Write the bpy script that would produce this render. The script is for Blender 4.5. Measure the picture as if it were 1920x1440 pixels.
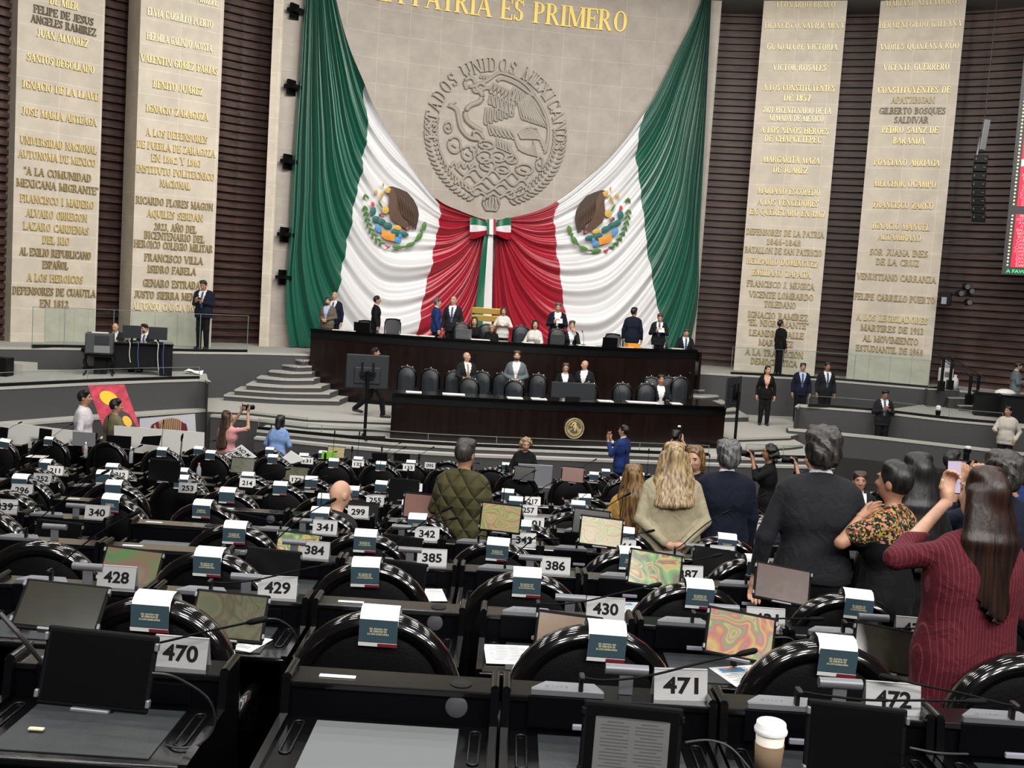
import bpy, bmesh, math, random
import numpy as np
from mathutils import Vector, Matrix
random.seed(7)
for _o in list(bpy.data.objects): bpy.data.objects.remove(_o)
SC = bpy.context.scene
COL = SC.collection
pi = math.pi
# ---------------------------------------------------------------- camera
FPX, PITCH, ROLL, CZ = 2000.0, math.radians(4.98), math.radians(3.7), 4.3
_F = Vector((0, math.cos(PITCH), -math.sin(PITCH))); _R0 = Vector((1, 0, 0)); _U0 = Vector((0, math.sin(PITCH), math.cos(PITCH)))
_R = _R0*math.cos(ROLL) + _U0*math.sin(ROLL); _U = _U0*math.cos(ROLL) - _R0*math.sin(ROLL)
cam = bpy.data.cameras.new('camera'); cam.sensor_width = 36; cam.lens = 36*FPX/1920; cam.clip_end = 300
camo = bpy.data.objects.new('camera', cam); COL.objects.link(camo)
camo.matrix_world = Matrix(((_R.x, _U.x, -_F.x, 0), (_R.y, _U.y, -_F.y, 0), (_R.z, _U.z, -_F.z, CZ), (0, 0, 0, 1)))
SC.camera = camo
# ---------------------------------------------------------------- world, exposure, lights
w = bpy.data.worlds.new('world'); SC.world = w; w.use_nodes = True
w.node_tree.nodes['Background'].inputs[0].default_value = (0.55, 0.6, 0.7, 1); w.node_tree.nodes['Background'].inputs[1].default_value = 0.05
SC.view_settings.view_transform = 'Standard'; SC.view_settings.look = 'None'; SC.view_settings.exposure = 0.0; SC.view_settings.gamma = 1; SC.view_settings.use_curve_mapping = False
def area(name, loc, target, sx, sy, watts, col=(1, .96, .9)):
    l = bpy.data.lights.new(name, 'AREA'); l.shape = 'RECTANGLE'; l.size = sx; l.size_y = sy; l.energy = watts; l.color = col
    o = bpy.data.objects.new(name, l); COL.objects.link(o); o.location = loc
    o.rotation_euler = (Vector(target)-Vector(loc)).to_track_quat('-Z', 'Y').to_euler(); return o
LAMPS = []
for iy, y in enumerate((2, 6.5, 11, 15.5, 20)):
    for x in (-9, -5.4, -1.8, 1.8, 5.4, 9):
        LAMPS.append((x, y)); area('ceiling_and_added_light', (x, y, 12.9), (x, y, 0), 1.5, .45, 110, (1, .97, .94))
for x, y, tx, ty in ((-1, 19, -9.5, 28), (-1, 22, -4, 32), (1.5, 22.5, 0, 33), (6, 22, 4, 33), (10, 21, 10, 32), (-3, 16, -12, 26), (14, 19, 13, 31)):
    area('added_wall_light', (x, y, 13.0), (tx, ty, 5.0), 1.6, .8, 300, (1, .95, .87))  # unseen lights added to brighten the stone wall and pillars evenly from the front
for x in (-3, 1, 5, 9, 13):  # front lights added behind the camera to brighten surfaces turned towards it
    LAMPS.append((x, -4)); area('ceiling_and_added_light', (x, -4, 12.6), (x*.8-2, 9, .5), 1.6, .7, 300, (1, .97, .94))
    LAMPS.append((x, -9)); area('ceiling_and_added_light', (x, -9, 12.6), (x*.8-3, 20, 1), 1.6, .7, 430, (1, .97, .94))
# ---------------------------------------------------------------- projection helpers (photo pixel -> place in the hall)
def ray(px, py): return (_F + _R*((px-960)/FPX) + _U*((720-py)/FPX))
def at_y(px, py, Y): d = ray(px, py); t = Y/d.y; return Vector((d.x*t, Y, CZ+d.z*t))
def at_z(px, py, z): d = ray(px, py); t = (z-CZ)/d.z; return Vector((d.x*t, d.y*t, z))
def at_plane(px, py, p, n): d = ray(px, py); c = Vector((0, 0, CZ)); t = (Vector(p)-c).dot(n)/d.dot(n); return c+d*t
def at_circ(px, py, c, r):
    d = ray(px, py); a = d.x*d.x+d.y*d.y; b = -2*(d.x*c[0]+d.y*c[1]); cc = c[0]**2+c[1]**2-r*r
    t = (-b+math.sqrt(max(0, b*b-4*a*cc)))/(2*a); return Vector((d.x*t, d.y*t, CZ+d.z*t))
# ---------------------------------------------------------------- materials
MATS = {}
def mat(name, col, rough=.6, metal=0, spec=.5, noise=0, nscale=8, bump=0, bscale=40, coat=0, emit=None, es=0, stretch=None, alpha=1, trans=0, sheen=0):
    if name in MATS: return MATS[name]
    m = bpy.data.materials.new(name); m.use_nodes = True; nt = m.node_tree; b = nt.nodes['Principled BSDF']
    c = (*col, 1)
    b.inputs['Base Color'].default_value = c; b.inputs['Roughness'].default_value = rough; b.inputs['Metallic'].default_value = metal
    b.inputs['Specular IOR Level'].default_value = spec; b.inputs['Coat Weight'].default_value = coat; b.inputs['Coat Roughness'].default_value = .06
    if sheen: b.inputs['Sheen Weight'].default_value = sheen
    if trans: b.inputs['Transmission Weight'].default_value = trans
    if alpha < 1: b.inputs['Alpha'].default_value = alpha
    if emit: b.inputs['Emission Color'].default_value = (*emit, 1); b.inputs['Emission Strength'].default_value = es
    if noise or bump:
        tc = nt.nodes.new('ShaderNodeTexCoord'); mp = nt.nodes.new('ShaderNodeMapping'); nt.links.new(tc.outputs['Object'], mp.inputs[0])
        if stretch: mp.inputs['Scale'].default_value = stretch
        if noise:
            n = nt.nodes.new('ShaderNodeTexNoise'); n.inputs['Scale'].default_value = nscale; n.inputs['Detail'].default_value = 6; nt.links.new(mp.outputs[0], n.inputs[0])
            r = nt.nodes.new('ShaderNodeValToRGB'); r.color_ramp.elements[0].position = .3; r.color_ramp.elements[1].position = .7
            r.color_ramp.elements[0].color = (*[x*(1-noise) for x in col], 1); r.color_ramp.elements[1].color = (*[min(1, x*(1+noise)) for x in col], 1)
            nt.links.new(n.outputs[0], r.inputs[0]); nt.links.new(r.outputs[0], b.inputs['Base Color'])
        if bump:
            n = nt.nodes.new('ShaderNodeTexNoise'); n.inputs['Scale'].default_value = bscale; n.inputs['Detail'].default_value = 4; nt.links.new(mp.outputs[0], n.inputs[0])
            bp = nt.nodes.new('ShaderNodeBump'); bp.inputs['Strength'].default_value = bump; bp.inputs['Distance'].default_value = .02
            nt.links.new(n.outputs[0], bp.inputs['Height']); nt.links.new(bp.outputs[0], b.inputs['Normal'])
    MATS[name] = m; return m
def stone(name, c1, c2, mortar, bw, bh):
    m = bpy.data.materials.new(name); m.use_nodes = True; nt = m.node_tree; b = nt.nodes['Principled BSDF']; b.inputs['Roughness'].default_value = .55
    tc = nt.nodes.new('ShaderNodeTexCoord'); br = nt.nodes.new('ShaderNodeTexBrick'); nt.links.new(tc.outputs['UV'], br.inputs[0])
    br.inputs['Color1'].default_value = (*c1, 1); br.inputs['Color2'].default_value = (*c2, 1); br.inputs['Mortar'].default_value = (*mortar, 1)
    br.inputs['Scale'].default_value = 1; br.inputs['Mortar Size'].default_value = .011; br.inputs['Mortar Smooth'].default_value = .3
    br.inputs['Brick Width'].default_value = bw; br.inputs['Row Height'].default_value = bh; br.offset = .0; br.offset_frequency = 2
    n = nt.nodes.new('ShaderNodeTexNoise'); n.inputs['Scale'].default_value = 1.7; n.inputs['Detail'].default_value = 9; n.inputs['Roughness'].default_value = .65; nt.links.new(tc.outputs['UV'], n.inputs[0])
    r = nt.nodes.new('ShaderNodeValToRGB'); r.color_ramp.elements[0].position = .3; r.color_ramp.elements[0].color = (.80, .78, .76, 1); r.color_ramp.elements[1].position = .72; r.color_ramp.elements[1].color = (1.06, 1.04, 1.02, 1); nt.links.new(n.outputs[0], r.inputs[0])
    mx = nt.nodes.new('ShaderNodeMix'); mx.data_type = 'RGBA'; mx.blend_type = 'MULTIPLY'; mx.inputs[0].default_value = 1
    nt.links.new(br.outputs[0], mx.inputs[6]); nt.links.new(r.outputs[0], mx.inputs[7]); nt.links.new(mx.outputs[2], b.inputs['Base Color'])
    bp = nt.nodes.new('ShaderNodeBump'); bp.inputs['Strength'].default_value = .15; bp.inputs['Distance'].default_value = .02; nt.links.new(n.outputs[0], bp.inputs['Height']); nt.links.new(bp.outputs[0], b.inputs['Normal'])
    MATS[name] = m; return m
def wood(name, c1, c2, rough, scale=(1, 1, 14), coat=0):
    m = bpy.data.materials.new(name); m.use_nodes = True; nt = m.node_tree; b = nt.nodes['Principled BSDF']; b.inputs['Roughness'].default_value = rough; b.inputs['Coat Weight'].default_value = coat
    tc = nt.nodes.new('ShaderNodeTexCoord'); mp = nt.nodes.new('ShaderNodeMapping'); mp.inputs['Scale'].default_value = scale; nt.links.new(tc.outputs['Object'], mp.inputs[0])
    n = nt.nodes.new('ShaderNodeTexNoise'); n.inputs['Scale'].default_value = 1.3; n.inputs['Detail'].default_value = 8; nt.links.new(mp.outputs[0], n.inputs[0])
    r = nt.nodes.new('ShaderNodeValToRGB'); r.color_ramp.elements[0].position = .32; r.color_ramp.elements[0].color = (*c1, 1); r.color_ramp.elements[1].position = .7; r.color_ramp.elements[1].color = (*c2, 1)
    nt.links.new(n.outputs[0], r.inputs[0]); nt.links.new(r.outputs[0], b.inputs['Base Color']); MATS[name] = m; return m
def glass(name, tint=(.85, .95, .93), k=.10):
    m = bpy.data.materials.new(name); m.use_nodes = True; nt = m.node_tree; nt.nodes.remove(nt.nodes['Principled BSDF'])
    t = nt.nodes.new('ShaderNodeBsdfTransparent'); t.inputs[0].default_value = (*tint, 1); g = nt.nodes.new('ShaderNodeBsdfGlossy'); g.inputs['Roughness'].default_value = .02
    mx = nt.nodes.new('ShaderNodeMixShader'); fr = nt.nodes.new('ShaderNodeFresnel'); fr.inputs[0].default_value = 1.45
    ad = nt.nodes.new('ShaderNodeMath'); ad.operation = 'MULTIPLY'; ad.inputs[1].default_value = k*10; nt.links.new(fr.outputs[0], ad.inputs[0]); nt.links.new(ad.outputs[0], mx.inputs[0])
    nt.links.new(t.outputs[0], mx.inputs[1]); nt.links.new(g.outputs[0], mx.inputs[2]); nt.links.new(mx.outputs[0], nt.nodes['Material Output'].inputs[0]); MATS[name] = m; return m
stone('pillar_stone', (.64, .585, .49), (.60, .55, .465), (.73, .68, .59), 1.05, .62)
stone('wall_stone', (.43, .39, .35), (.40, .365, .325), (.50, .465, .42), .95, .72)
stone('green_stone', (.50, .50, .42), (.47, .48, .41), (.35, .35, .3), .62, 1.4)
wood('slat_wood', (.032, .015, .012), (.095, .046, .036), .5, (1.2, 1.2, 9))
wood('dais_wood', (.006, .0028, .0025), (.013, .006, .005), .24, (6, 6, .7), .12)
mat('carpet', (.066, .066, .067), .95, noise=.12, nscale=60, bump=.3, bscale=300); mat('carpet_edge', (.42, .41, .37), .9, noise=.1, nscale=40)
mat('tread', (.40, .395, .37), .95, noise=.1, nscale=50); mat('hall_floor', (.008, .008, .009), .8, noise=.2, nscale=30)
mat('black', (.0025, .0025, .003), .5, spec=.2); mat('black_gloss', (.002, .002, .0025), .17, spec=.45, coat=.2); mat('black_matte', (.002, .002, .0025), .6, spec=.12)
mat('leather', (.0018, .0018, .0022), .45, spec=.12, bump=.12, bscale=160); mat('dark_metal', (.03, .03, .033), .35, .8); mat('steel', (.62, .62, .62), .32, 1.0); mat('chrome', (.75, .75, .75), .12, 1.0)
mat('silver', (.17, .175, .19), .4, .45); mat('white_paper', (.82, .82, .80), .7); mat('white', (.78, .78, .78), .5); mat('offwhite', (.70, .69, .66), .6); mat('grey', (.2, .2, .21), .5); mat('dark_grey', (.05, .052, .058), .5)
mat('gold', (.70, .57, .27), .38, .3); mat('gold_pale', (.88, .80, .52), .4, .15); mat('gold_dark', (.40, .31, .15), .45, .3); mat('bronze_dark', (.16, .13, .09), .5, .3); mat('gold_bright', (.86, .66, .17), .35, .1)
mat('teal_card', (.028, .058, .075), .6); mat('maroon', (.22, .015, .03), .6)
mat('ceiling_paint', (.25, .25, .25), .9)
glass('clear_glass', (.93, .97, .96), .10)
def sub_mat(base, name, **k): return mat(name, **k)
# ---------------------------------------------------------------- mesh builder
class MB:
    def __init__(s): s.v = []; s.f = []; s.m = []; s.sm = []
    def add(s, vs, fs, mi=0, smooth=False):
        o = len(s.v); s.v += [tuple(x) for x in vs]
        for f in fs: s.f.append([i+o for i in f]); s.m.append(mi); s.sm.append(smooth)
        return s
    def quad(s, a, b, c, d, mi=0): return s.add([a, b, c, d], [(0, 1, 2, 3)], mi)
    def box(s, c, d, mi=0, rot=None, bev=0):
        x, y, z = d[0]/2, d[1]/2, d[2]/2
        if bev:
            bm = bmesh.new(); bmesh.ops.create_cube(bm, size=1); bmesh.ops.scale(bm, vec=d, verts=bm.verts); bmesh.ops.bevel(bm, geom=bm.edges[:], offset=bev, segments=2, affect='EDGES', profile=.5)
            bm.verts.index_update(); vs = [v.co.copy() for v in bm.verts]; fs = [[v.index for v in f.verts] for f in bm.faces]; bm.free()
        else:
            vs = [Vector((sx*x, sy*y, sz*z)) for sx in (-1, 1) for sy in (-1, 1) for sz in (-1, 1)]
            fs = [(0, 1, 3, 2), (4, 6, 7, 5), (0, 4, 5, 1), (2, 3, 7, 6), (0, 2, 6, 4), (1, 5, 7, 3)]
        if rot is not None: vs = [rot @ v for v in vs]
        c = Vector(c); return s.add([v+c for v in vs], fs, mi)
    def prism(s, poly, z0, z1, mi=0, mtop=None):
        n = len(poly); a = sum(poly[i][0]*poly[(i+1) % n][1]-poly[(i+1) % n][0]*poly[i][1] for i in range(n))
        if a < 0: poly = poly[::-1]
        vs = [(p[0], p[1], z0) for p in poly]+[(p[0], p[1], z1) for p in poly]
        s.add(vs, [(i, (i+1) % n, (i+1) % n+n, i+n) for i in range(n)], mi)
        s.add(vs, [tuple(range(n-1, -1, -1))], mi); return s.add(vs, [tuple(range(n, 2*n))], mi if mtop is None else mtop)
    def tube(s, pts, r, mi=0, n=8, cap=True):
        pts = [Vector(p) for p in pts]; rs = r if isinstance(r, (list, tuple)) else [r]*len(pts); vs = []; up = Vector((0, 0, 1))
        for i, p in enumerate(pts):
            d = (pts[min(i+1, len(pts)-1)]-pts[max(i-1, 0)]).normalized()
            a = d.cross(up if abs(d.z) < .95 else Vector((1, 0, 0))).normalized(); b = d.cross(a)
            vs += [p+(a*math.cos(2*pi*k/n)+b*math.sin(2*pi*k/n))*rs[i] for k in range(n)]
        fs = [(i*n+k, i*n+(k+1) % n, (i+1)*n+(k+1) % n, (i+1)*n+k) for i in range(len(pts)-1) for k in range(n)]
        s.add(vs, fs, mi, True)
        if cap: s.add(vs[:n], [tuple(range(n))], mi); s.add(vs[-n:], [tuple(range(n-1, -1, -1))], mi)
        return s
    def lathe(s, prof, c=(0, 0, 0), mi=0, n=20, axis='z'):
        vs = []
        for r, z in prof:
            for k in range(n):
                a = 2*pi*k/n; p = (r*math.cos(a), r*math.sin(a), z)
                if axis == 'y': p = (p[0], p[2], p[1])
                if axis == 'x': p = (p[2], p[0], p[1])
                vs.append((p[0]+c[0], p[1]+c[1], p[2]+c[2]))
        return s.add(vs, [(i*n+k, i*n+(k+1) % n, (i+1)*n+(k+1) % n, (i+1)*n+k) for i in range(len(prof)-1) for k in range(n)], mi, True)
    def ell(s, c, r, mi=0, nu=12, nv=8, rot=None):
        vs = []
        for j in range(nv+1):
            t = pi*j/nv
            for i in range(nu):
                a = 2*pi*i/nu; v = Vector((r[0]*math.sin(t)*math.cos(a), r[1]*math.sin(t)*math.sin(a), r[2]*math.cos(t)))
                if rot is not None: v = rot @ v
                vs.append(v+Vector(c))
        return s.add(vs, [(j*nu+i, j*nu+(i+1) % nu, (j+1)*nu+(i+1) % nu, (j+1)*nu+i) for j in range(nv) for i in range(nu)], mi, True)
    def grid(s, P, mi=0, smooth=True, flip=False):
        h, w_ = len(P), len(P[0]); vs = [p for r in P for p in r]
        fs = [(j*w_+i, j*w_+i+1, (j+1)*w_+i+1, (j+1)*w_+i) for j in range(h-1) for i in range(w_-1)]
        if flip: fs = [f[::-1] for f in fs]
        return s.add(vs, fs, mi, smooth)
    def merge(s, o, M=None, mi=None):
        vs = [tuple(M @ Vector(v)) for v in o.v] if M is not None else o.v; k = len(s.v); s.v += vs
        for f, m_, sm in zip(o.f, o.m, o.sm): s.f.append([i+k for i in f]); s.m.append(m_ if mi is None else mi); s.sm.append(sm)
        return s
    def build(s, name, mats, parent=None, uv=None, local=False, attrs=None):
        me = bpy.data.meshes.new(name); me.from_pydata(s.v, [], s.f)
        if not isinstance(mats, (list, tuple)): mats = [mats]
        for m in mats: me.materials.append(MATS[m] if isinstance(m, str) else m)
        me.polygons.foreach_set('material_index', s.m); me.polygons.foreach_set('use_smooth', s.sm)
        if uv:
            L = me.uv_layers.new(name='UVMap')
            for lp in me.loops: L.data[lp.index].uv = uv[lp.vertex_index]
        for k, a in (attrs or {}).items():
            at = me.attributes.new(k, 'FLOAT', 'POINT'); at.data.foreach_set('value', a)
        me.update(); o = bpy.data.objects.new(name, me); COL.objects.link(o)
        if parent is not None:
            o.parent = parent
            if not local: o.matrix_parent_inverse = parent.matrix_basis.inverted()
        return o
def tag(o, label=None, cat=None, group=None, kind=None):
    if label: o['label'] = label
    if cat: o['category'] = cat
    if group: o['group'] = group
    if kind: o['kind'] = kind
    return o
def thing(name, label, cat, loc=(0, 0, 0), rz=0, group=None):
    o = bpy.data.objects.new(name, None); COL.objects.link(o); o.empty_display_size = .1; o.location = loc; o.rotation_euler = (0, 0, rz)
    return tag(o, label, cat, group)
def one(name, mb, mats, label, cat, group=None, kind=None, uv=None): return tag(mb.build(name, mats, uv=uv), label, cat, group, kind)
def struct(name, mb, mats, label, cat, uv=None): return one(name, mb, mats, label, cat, None, 'structure', uv)
def dup(root, loc=None, rz=None, label=None, group=None):
    r = root.copy(); COL.objects.link(r)
    if loc is not None: r.location = loc
    if rz is not None: r.rotation_euler = (0, 0, rz)
    if label: r['label'] = label
    if group: r['group'] = group
    for ch in root.children:
        c = ch.copy(); COL.objects.link(c); c.parent = r
        for g in ch.children: d = g.copy(); COL.objects.link(d); d.parent = c
    return r
def Rz(a): return Matrix.Rotation(a, 3, 'Z')
def Rx(a): return Matrix.Rotation(a, 3, 'X')
def Ry(a): return Matrix.Rotation(a, 3, 'Y')
def lerp(a, b, t): return a+(b-a)*t
def smooth_path(pts, n=6):
    pts = [Vector(p) for p in pts]; out = []
    for i in range(len(pts)-1):
        p0, p1, p2, p3 = pts[max(i-1, 0)], pts[i], pts[i+1], pts[min(i+2, len(pts)-1)]
        for k in range(n):
            t = k/n; out.append(.5*((2*p1)+(p2-p0)*t+(2*p0-5*p1+4*p2-p3)*t*t+(3*p1-p0-3*p2+p3)*t**3))
    return out+[pts[-1]]
def xy(v): return (v[0], v[1])
# ---------------------------------------------------------------- the setting
LEDGE, PLAT, MAIN, FRONT, WELL = 2.27, 1.78, 1.1, .9, 0.0
TOPZ = 13.6
ledge_e = [at_z(*p, LEDGE) for p in ((-230, 650), (0, 651), (163, 653), (320, 659), (465, 661), (581, 664))]
ledge_r = [at_z(*p, LEDGE) for p in ((1305, 698), (1370, 702), (1527, 710), (1742, 728), (1790, 731))]
def off_path(pts, d):     # offset a plan path sideways (positive: away from the camera)
    pts = [Vector((p[0], p[1], 0)) for p in pts]; out = []
    for i, p in enumerate(pts):
        t = (pts[min(i+1, len(pts)-1)]-pts[max(i-1, 0)]).normalized(); out.append(p+Vector((-t.y, t.x, 0))*d)
    return out
WP = smooth_path([(-16.5, 17, 0), (-14.2, 22.3, 0), (-11.5, 26.9, 0), (-9.0, 29.4, 0), (-6.9, 31.2, 0), (-.5, 34.0, 0), (4.2, 34.7, 0), (6.7, 34.6, 0), (9.3, 34.0, 0), (11.8, 33.1, 0), (14.3, 31.8, 0), (19, 27.5, 0), (22, 20, 0)], 6)
SW = off_path(WP, .55)
def ribbon(path, z0, z1, mb, mi=0, top=None):
    for a, b in zip(path, path[1:]): mb.quad((a[0], a[1], z0), (b[0], b[1], z0), (b[0], b[1], z1), (a[0], a[1], z1), mi)
    return mb
# slatted timber wall
mb = MB(); P = []; z = LEDGE-.02
prof = []
while z < TOPZ+1:
    prof += [(.0, z), (.0, z+.118), (.13, z+.122), (.13, z+.213)]; z += .217
inn = [off_path(SW, -0.0), off_path(SW, .13)]
for d, zz in prof: src = inn[1] if d else inn[0]; P.append([(p.x, p.y, zz) for p in src])
mb.grid(P, 0, False, True); struct('wall_back', mb, ['slat_wood'], 'dark brown horizontal timber slat wall behind the stone pillars', 'wall')
# central curved stone wall
def circ3(a, b, c):
    ax, ay, bx, by, cx, cy = *a, *b, *c; d = 2*(ax*(by-cy)+bx*(cy-ay)+cx*(ay-by))
    ux = ((ax*ax+ay*ay)*(by-cy)+(bx*bx+by*by)*(cy-ay)+(cx*cx+cy*cy)*(ay-by))/d; uy = ((ax*ax+ay*ay)*(cx-bx)+(bx*bx+by*by)*(ax-cx)+(cx*cx+cy*cy)*(bx-ax))/d
    return (ux, uy), math.hypot(ax-ux, ay-uy)
WA, WB, WCn = (-6.95, 30.6), (-.47, 33.2), (6.75, 33.75)
WC, WR = circ3(WA, WB, WCn)
def wall_pt(px, py, off=0): return at_circ(px, py, WC, WR-off)
def wang(p): return math.atan2(p[0]-WC[0], p[1]-WC[1])
aL, aR = wang(wall_pt(521, 200)), wang(wall_pt(1338, 200))
def wall_at(a, z, off=0): return Vector((WC[0]+(WR-off)*math.sin(a), WC[1]+(WR-off)*math.cos(a), z))
def wall_uv(px, py): p = wall_pt(px, py); return wang(p), p.z
N = 60; P = []; uv = []
for zz in (LEDGE-.3, TOPZ+1):
    row = []; 
    q = wall_at(aL, 0); q = q+Vector((q.x, q.y, 0)).normalized()*.9; row.append((q.x, q.y, zz)); uv.append((-.9, zz))
    for i in range(N+1): a = lerp(aL, aR, i/N); row.append(tuple(wall_at(a, zz))); uv.append(((a-aL)*WR, zz))
    q = wall_at(aR, 0, -.9); row.append((q.x, q.y, zz)); uv.append(((aR-aL)*WR+.9, zz)); P.append(row)
mb = MB(); mb.grid(P, 0, False, True); struct('wall_center', mb, ['wall_stone'], 'curved beige stone block wall behind the draped flag', 'wall', uv)
# left end block of the stone wall (paler quoins)
mb = MB(); q0, q1 = wall_pt(505, 200, .1), wall_pt(524, 200, .1); vd = Vector((q0.x, q0.y, 0)).normalized(); q2, q3 = q1+vd*.9, q0+vd*.9+Vector((.02, 0, 0))
pts = [xy(q0), xy(q1), xy(q2), xy(q3)]; mb.prism(pts, LEDGE-.3, TOPZ+1)
uv = [(v[0]*.8+v[1]*.6, v[2]) for v in mb.v]
struct('pillar', mb, ['pillar_stone'], 'narrow pale stone pier beside the flag, next to the wide slatted gap', 'pillar', uv)
# four inscribed pillars
PILLARS = []
for name, lx, rx, by, D, rot, dep, lab in (
        ('pillar', 19, 178, 642, 26.8, 47, .9, 'tall pale stone pillar with gold names ending in the year 1812'),
        ('pillar', 243, 395, 650, 28.1, 38, .95, 'tall pale stone pillar with gold names behind the man on the ledge'),
        ('pillar', 1375, 1527, 698, 33.2, -14, .8, 'tall pale stone pillar with gold names behind the man looking up'),
        ('pillar', 1586, 1742, 714, 32.3, -21, .8, 'tall pale stone pillar with gold names nearest the vote board')):
    c = at_y((lx+rx)/2, by, D); c.z = LEDGE; r = math.radians(rot); n = Vector((math.sin(r), -math.cos(r), 0)); tdir = Vector((math.cos(r), math.sin(r), 0))
    a, b = at_plane(lx, by, c, n), at_plane(rx, by, c, n); ua, ub = (a-c).dot(tdir), (b-c).dot(tdir)
    A, B = c+tdir*ua, c+tdir*ub; pw = ub-ua; vs = []; uv = []
    path = [A-n*dep, A, B, B-n*dep]; us = [-dep, 0, pw, pw+dep]
    mb = MB(); P = []
    for zz in (LEDGE, TOPZ+1):
        P.append([(p.x, p.y, zz) for p in path]); uv += [(u, zz) for u in us]
    mb.grid(P, 0, False, True); o = struct(name, mb, ['pillar_stone'], lab, 'pillar', uv)
    PILLARS.append((o, A, tdir, n, pw))
    # lower veneer of greenish slabs, a different look
    k0 = .0 if rx != 178 else .38
    mb = MB(); z0, z1 = LEDGE+.01, LEDGE+(.86 if rx < 400 else .94 if rx > 1600 else .12)
    q = [A+tdir*(pw*k0+.02)+n*.012, A+tdir*(pw-.03)+n*.012]
    if z1-z0 > .5:
        mb.grid([[(p.x, p.y, zz) for p in q] for zz in (z0, z1)], 0, False, True); uvv = [(0, 2.85), (pw, 2.85), (0, 4.15), (pw, 4.15)]
        g = mb.build('base_slab', ['green_stone'], o, uvv); g['label'] = 'greenish polished slabs at the foot'
# tiers: ledge, left and right platforms, stage floors
back = [Vector((p.x, p.y, 0)) for p in off_path(WP, .9)]
mb = MB()
def tier(front, rear, ztop, zbot, lip=.05):
    poly = [xy(p) for p in front]+[xy(p) for p in rear[::-1]]; mb.prism(poly, zbot, ztop, 0, 1)
    for a, b in zip(front, front[1:]):
        d = (Vector(b)-Vector(a)); d.z = 0; nn = Vector((d.y, -d.x, 0)).normalized()*.015
        mb.quad((a[0]+nn.x, a[1]+nn.y, ztop-lip), (b[0]+nn.x, b[1]+nn.y, ztop-lip), (b[0]+nn.x, b[1]+nn.y, ztop+.004), (a[0]+nn.x, a[1]+nn.y, ztop+.004), 2)
        mb.quad((a[0]+nn.x, a[1]+nn.y, ztop+.004), (b[0]+nn.x, b[1]+nn.y, ztop+.004), (b[0]-nn.x*4, b[1]-nn.y*4, ztop+.004), (a[0]-nn.x*4, a[1]-nn.y*4, ztop+.004), 2)
udais = [at_y(px, 630, D) for px, D in ((583, 28.3), (700, 27.95), (833, 27.75), (960, 27.8), (1100, 28.3), (1220, 29.3), (1308, 30.5))]
front = [Vector(xy(p)+(0,)) for p in smooth_path(ledge_e, 3)]
lf = front; rf = [Vector(xy(p)+(0,)) for p in ledge_r]
mid = [Vector((p.x, p.y+.25, 0)) for p in udais]
full = lf+mid+rf+[Vector((16.5, 28.8, 0))]
rear = [Vector((-17.5, 19.5, 0)), Vector((-15, 24.5, 0)), Vector((-9.5, 31.5, 0)), Vector((-1, 36, 0)), Vector((5, 36.5, 0)), Vector((12, 35, 0)), Vector((18, 31.5, 0))]
tier(full, rear, LEDGE, WELL)
struct('floor_ledge', mb, ['carpet', 'tread', 'carpet_edge'], 'grey carpeted upper ledge running along the foot of the pillars', 'floor')
mb = MB()
pl = [at_z(*p, PLAT) for p in ((-260, 737), (0, 726), (167, 718), (300, 713), (372, 711), (386, 712), (391, 716))]
cor = pl[-1]; rear = [Vector((-16.8, 17.5, 0)), ledge_e[0]+Vector((0, .3, 0)), ledge_e[3]+Vector((0, .3, 0)), cor+Vector((-.60, 1.9, 0))]
tier([Vector(xy(p)+(0,)) for p in pl], rear, PLAT, WELL)
pr = [at_z(*p, PLAT) for p in ((1494, 764), (1500, 760), (1640, 771), (1778, 787), (1890, 797), (2060, 812))]
rear = [ledge_r[3]+Vector((0, .2, 0)), Vector((16.6, 29.0, 0)), Vector((18.5, 26.5, 0))]
tier([Vector(xy(p)+(0,)) for p in pr[2:]], rear, PLAT, WELL)
tier([Vector(xy(p)+(0,)) for p in pr[:3]], [Vector((p.x+.06, p.y+.4, 0)) for p in pr[:3]], PLAT, WELL)
struct('floor_platforms', mb, ['carpet', 'tread', 'carpet_edge'], 'grey carpeted side platforms below the ledge', 'floor')
# main stage floor
mb = MB()
mf = [at_z(*p, MAIN) for p in ((-260, 822), (0, 799), (80, 790), (260, 777), (390, 768), (470, 771), (577, 783), (733, 789))]
mr = [at_z(*p, MAIN) for p in ((1362, 822), (1482, 818))]
mid = [at_y(px, 780, D) for px, D in ((740, 24.6), (1000, 24.9), (1350, 26.2))]
fr = [Vector(xy(p)+(0,)) for p in mf+mid+mr]
tier(fr, [Vector((-16, 20, 0)), Vector((-9, 27.5, 0)), Vector((-4, 29.5, 0)), Vector((6, 31.5, 0)), Vector((9.9, 32.2, 0)), Vector((pr[1].x+.5, pr[1].y+.2, 0))], MAIN, WELL)
sp = [at_z(*p, MAIN-.1) for p in ((395, 778), (463, 784), (577, 797), (733, 803))]
tier([Vector(xy(p)+(0,)) for p in sp], [p+Vector((0, .8, 0)) for p in sp], MAIN-.1, WELL)
sp = [at_z(*p, MAIN-.1) for p in ((1362, 843), (1480, 836), (1506, 833))]
tier([Vector(xy(p)+(0,)) for p in sp], [p+Vector((0, 1.2, 0)) for p in sp], MAIN-.1, WELL)
ff = [at_z(*p, FRONT) for p in ((482, 806), (600, 818), (733, 830), (870, 838), (1000, 843), (1200, 851), (1380, 858), (1560, 862))]
tier([Vector(xy(p)+(0,)) for p in ff], [p+Vector((0, 3, 0)) for p in ff], FRONT, WELL)
fl = [Vector((p.x, p.y-.22, 0)) for p in ff]; tier(fl, [Vector((p.x, p.y, 0)) for p in ff], FRONT-.13, WELL)
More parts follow.
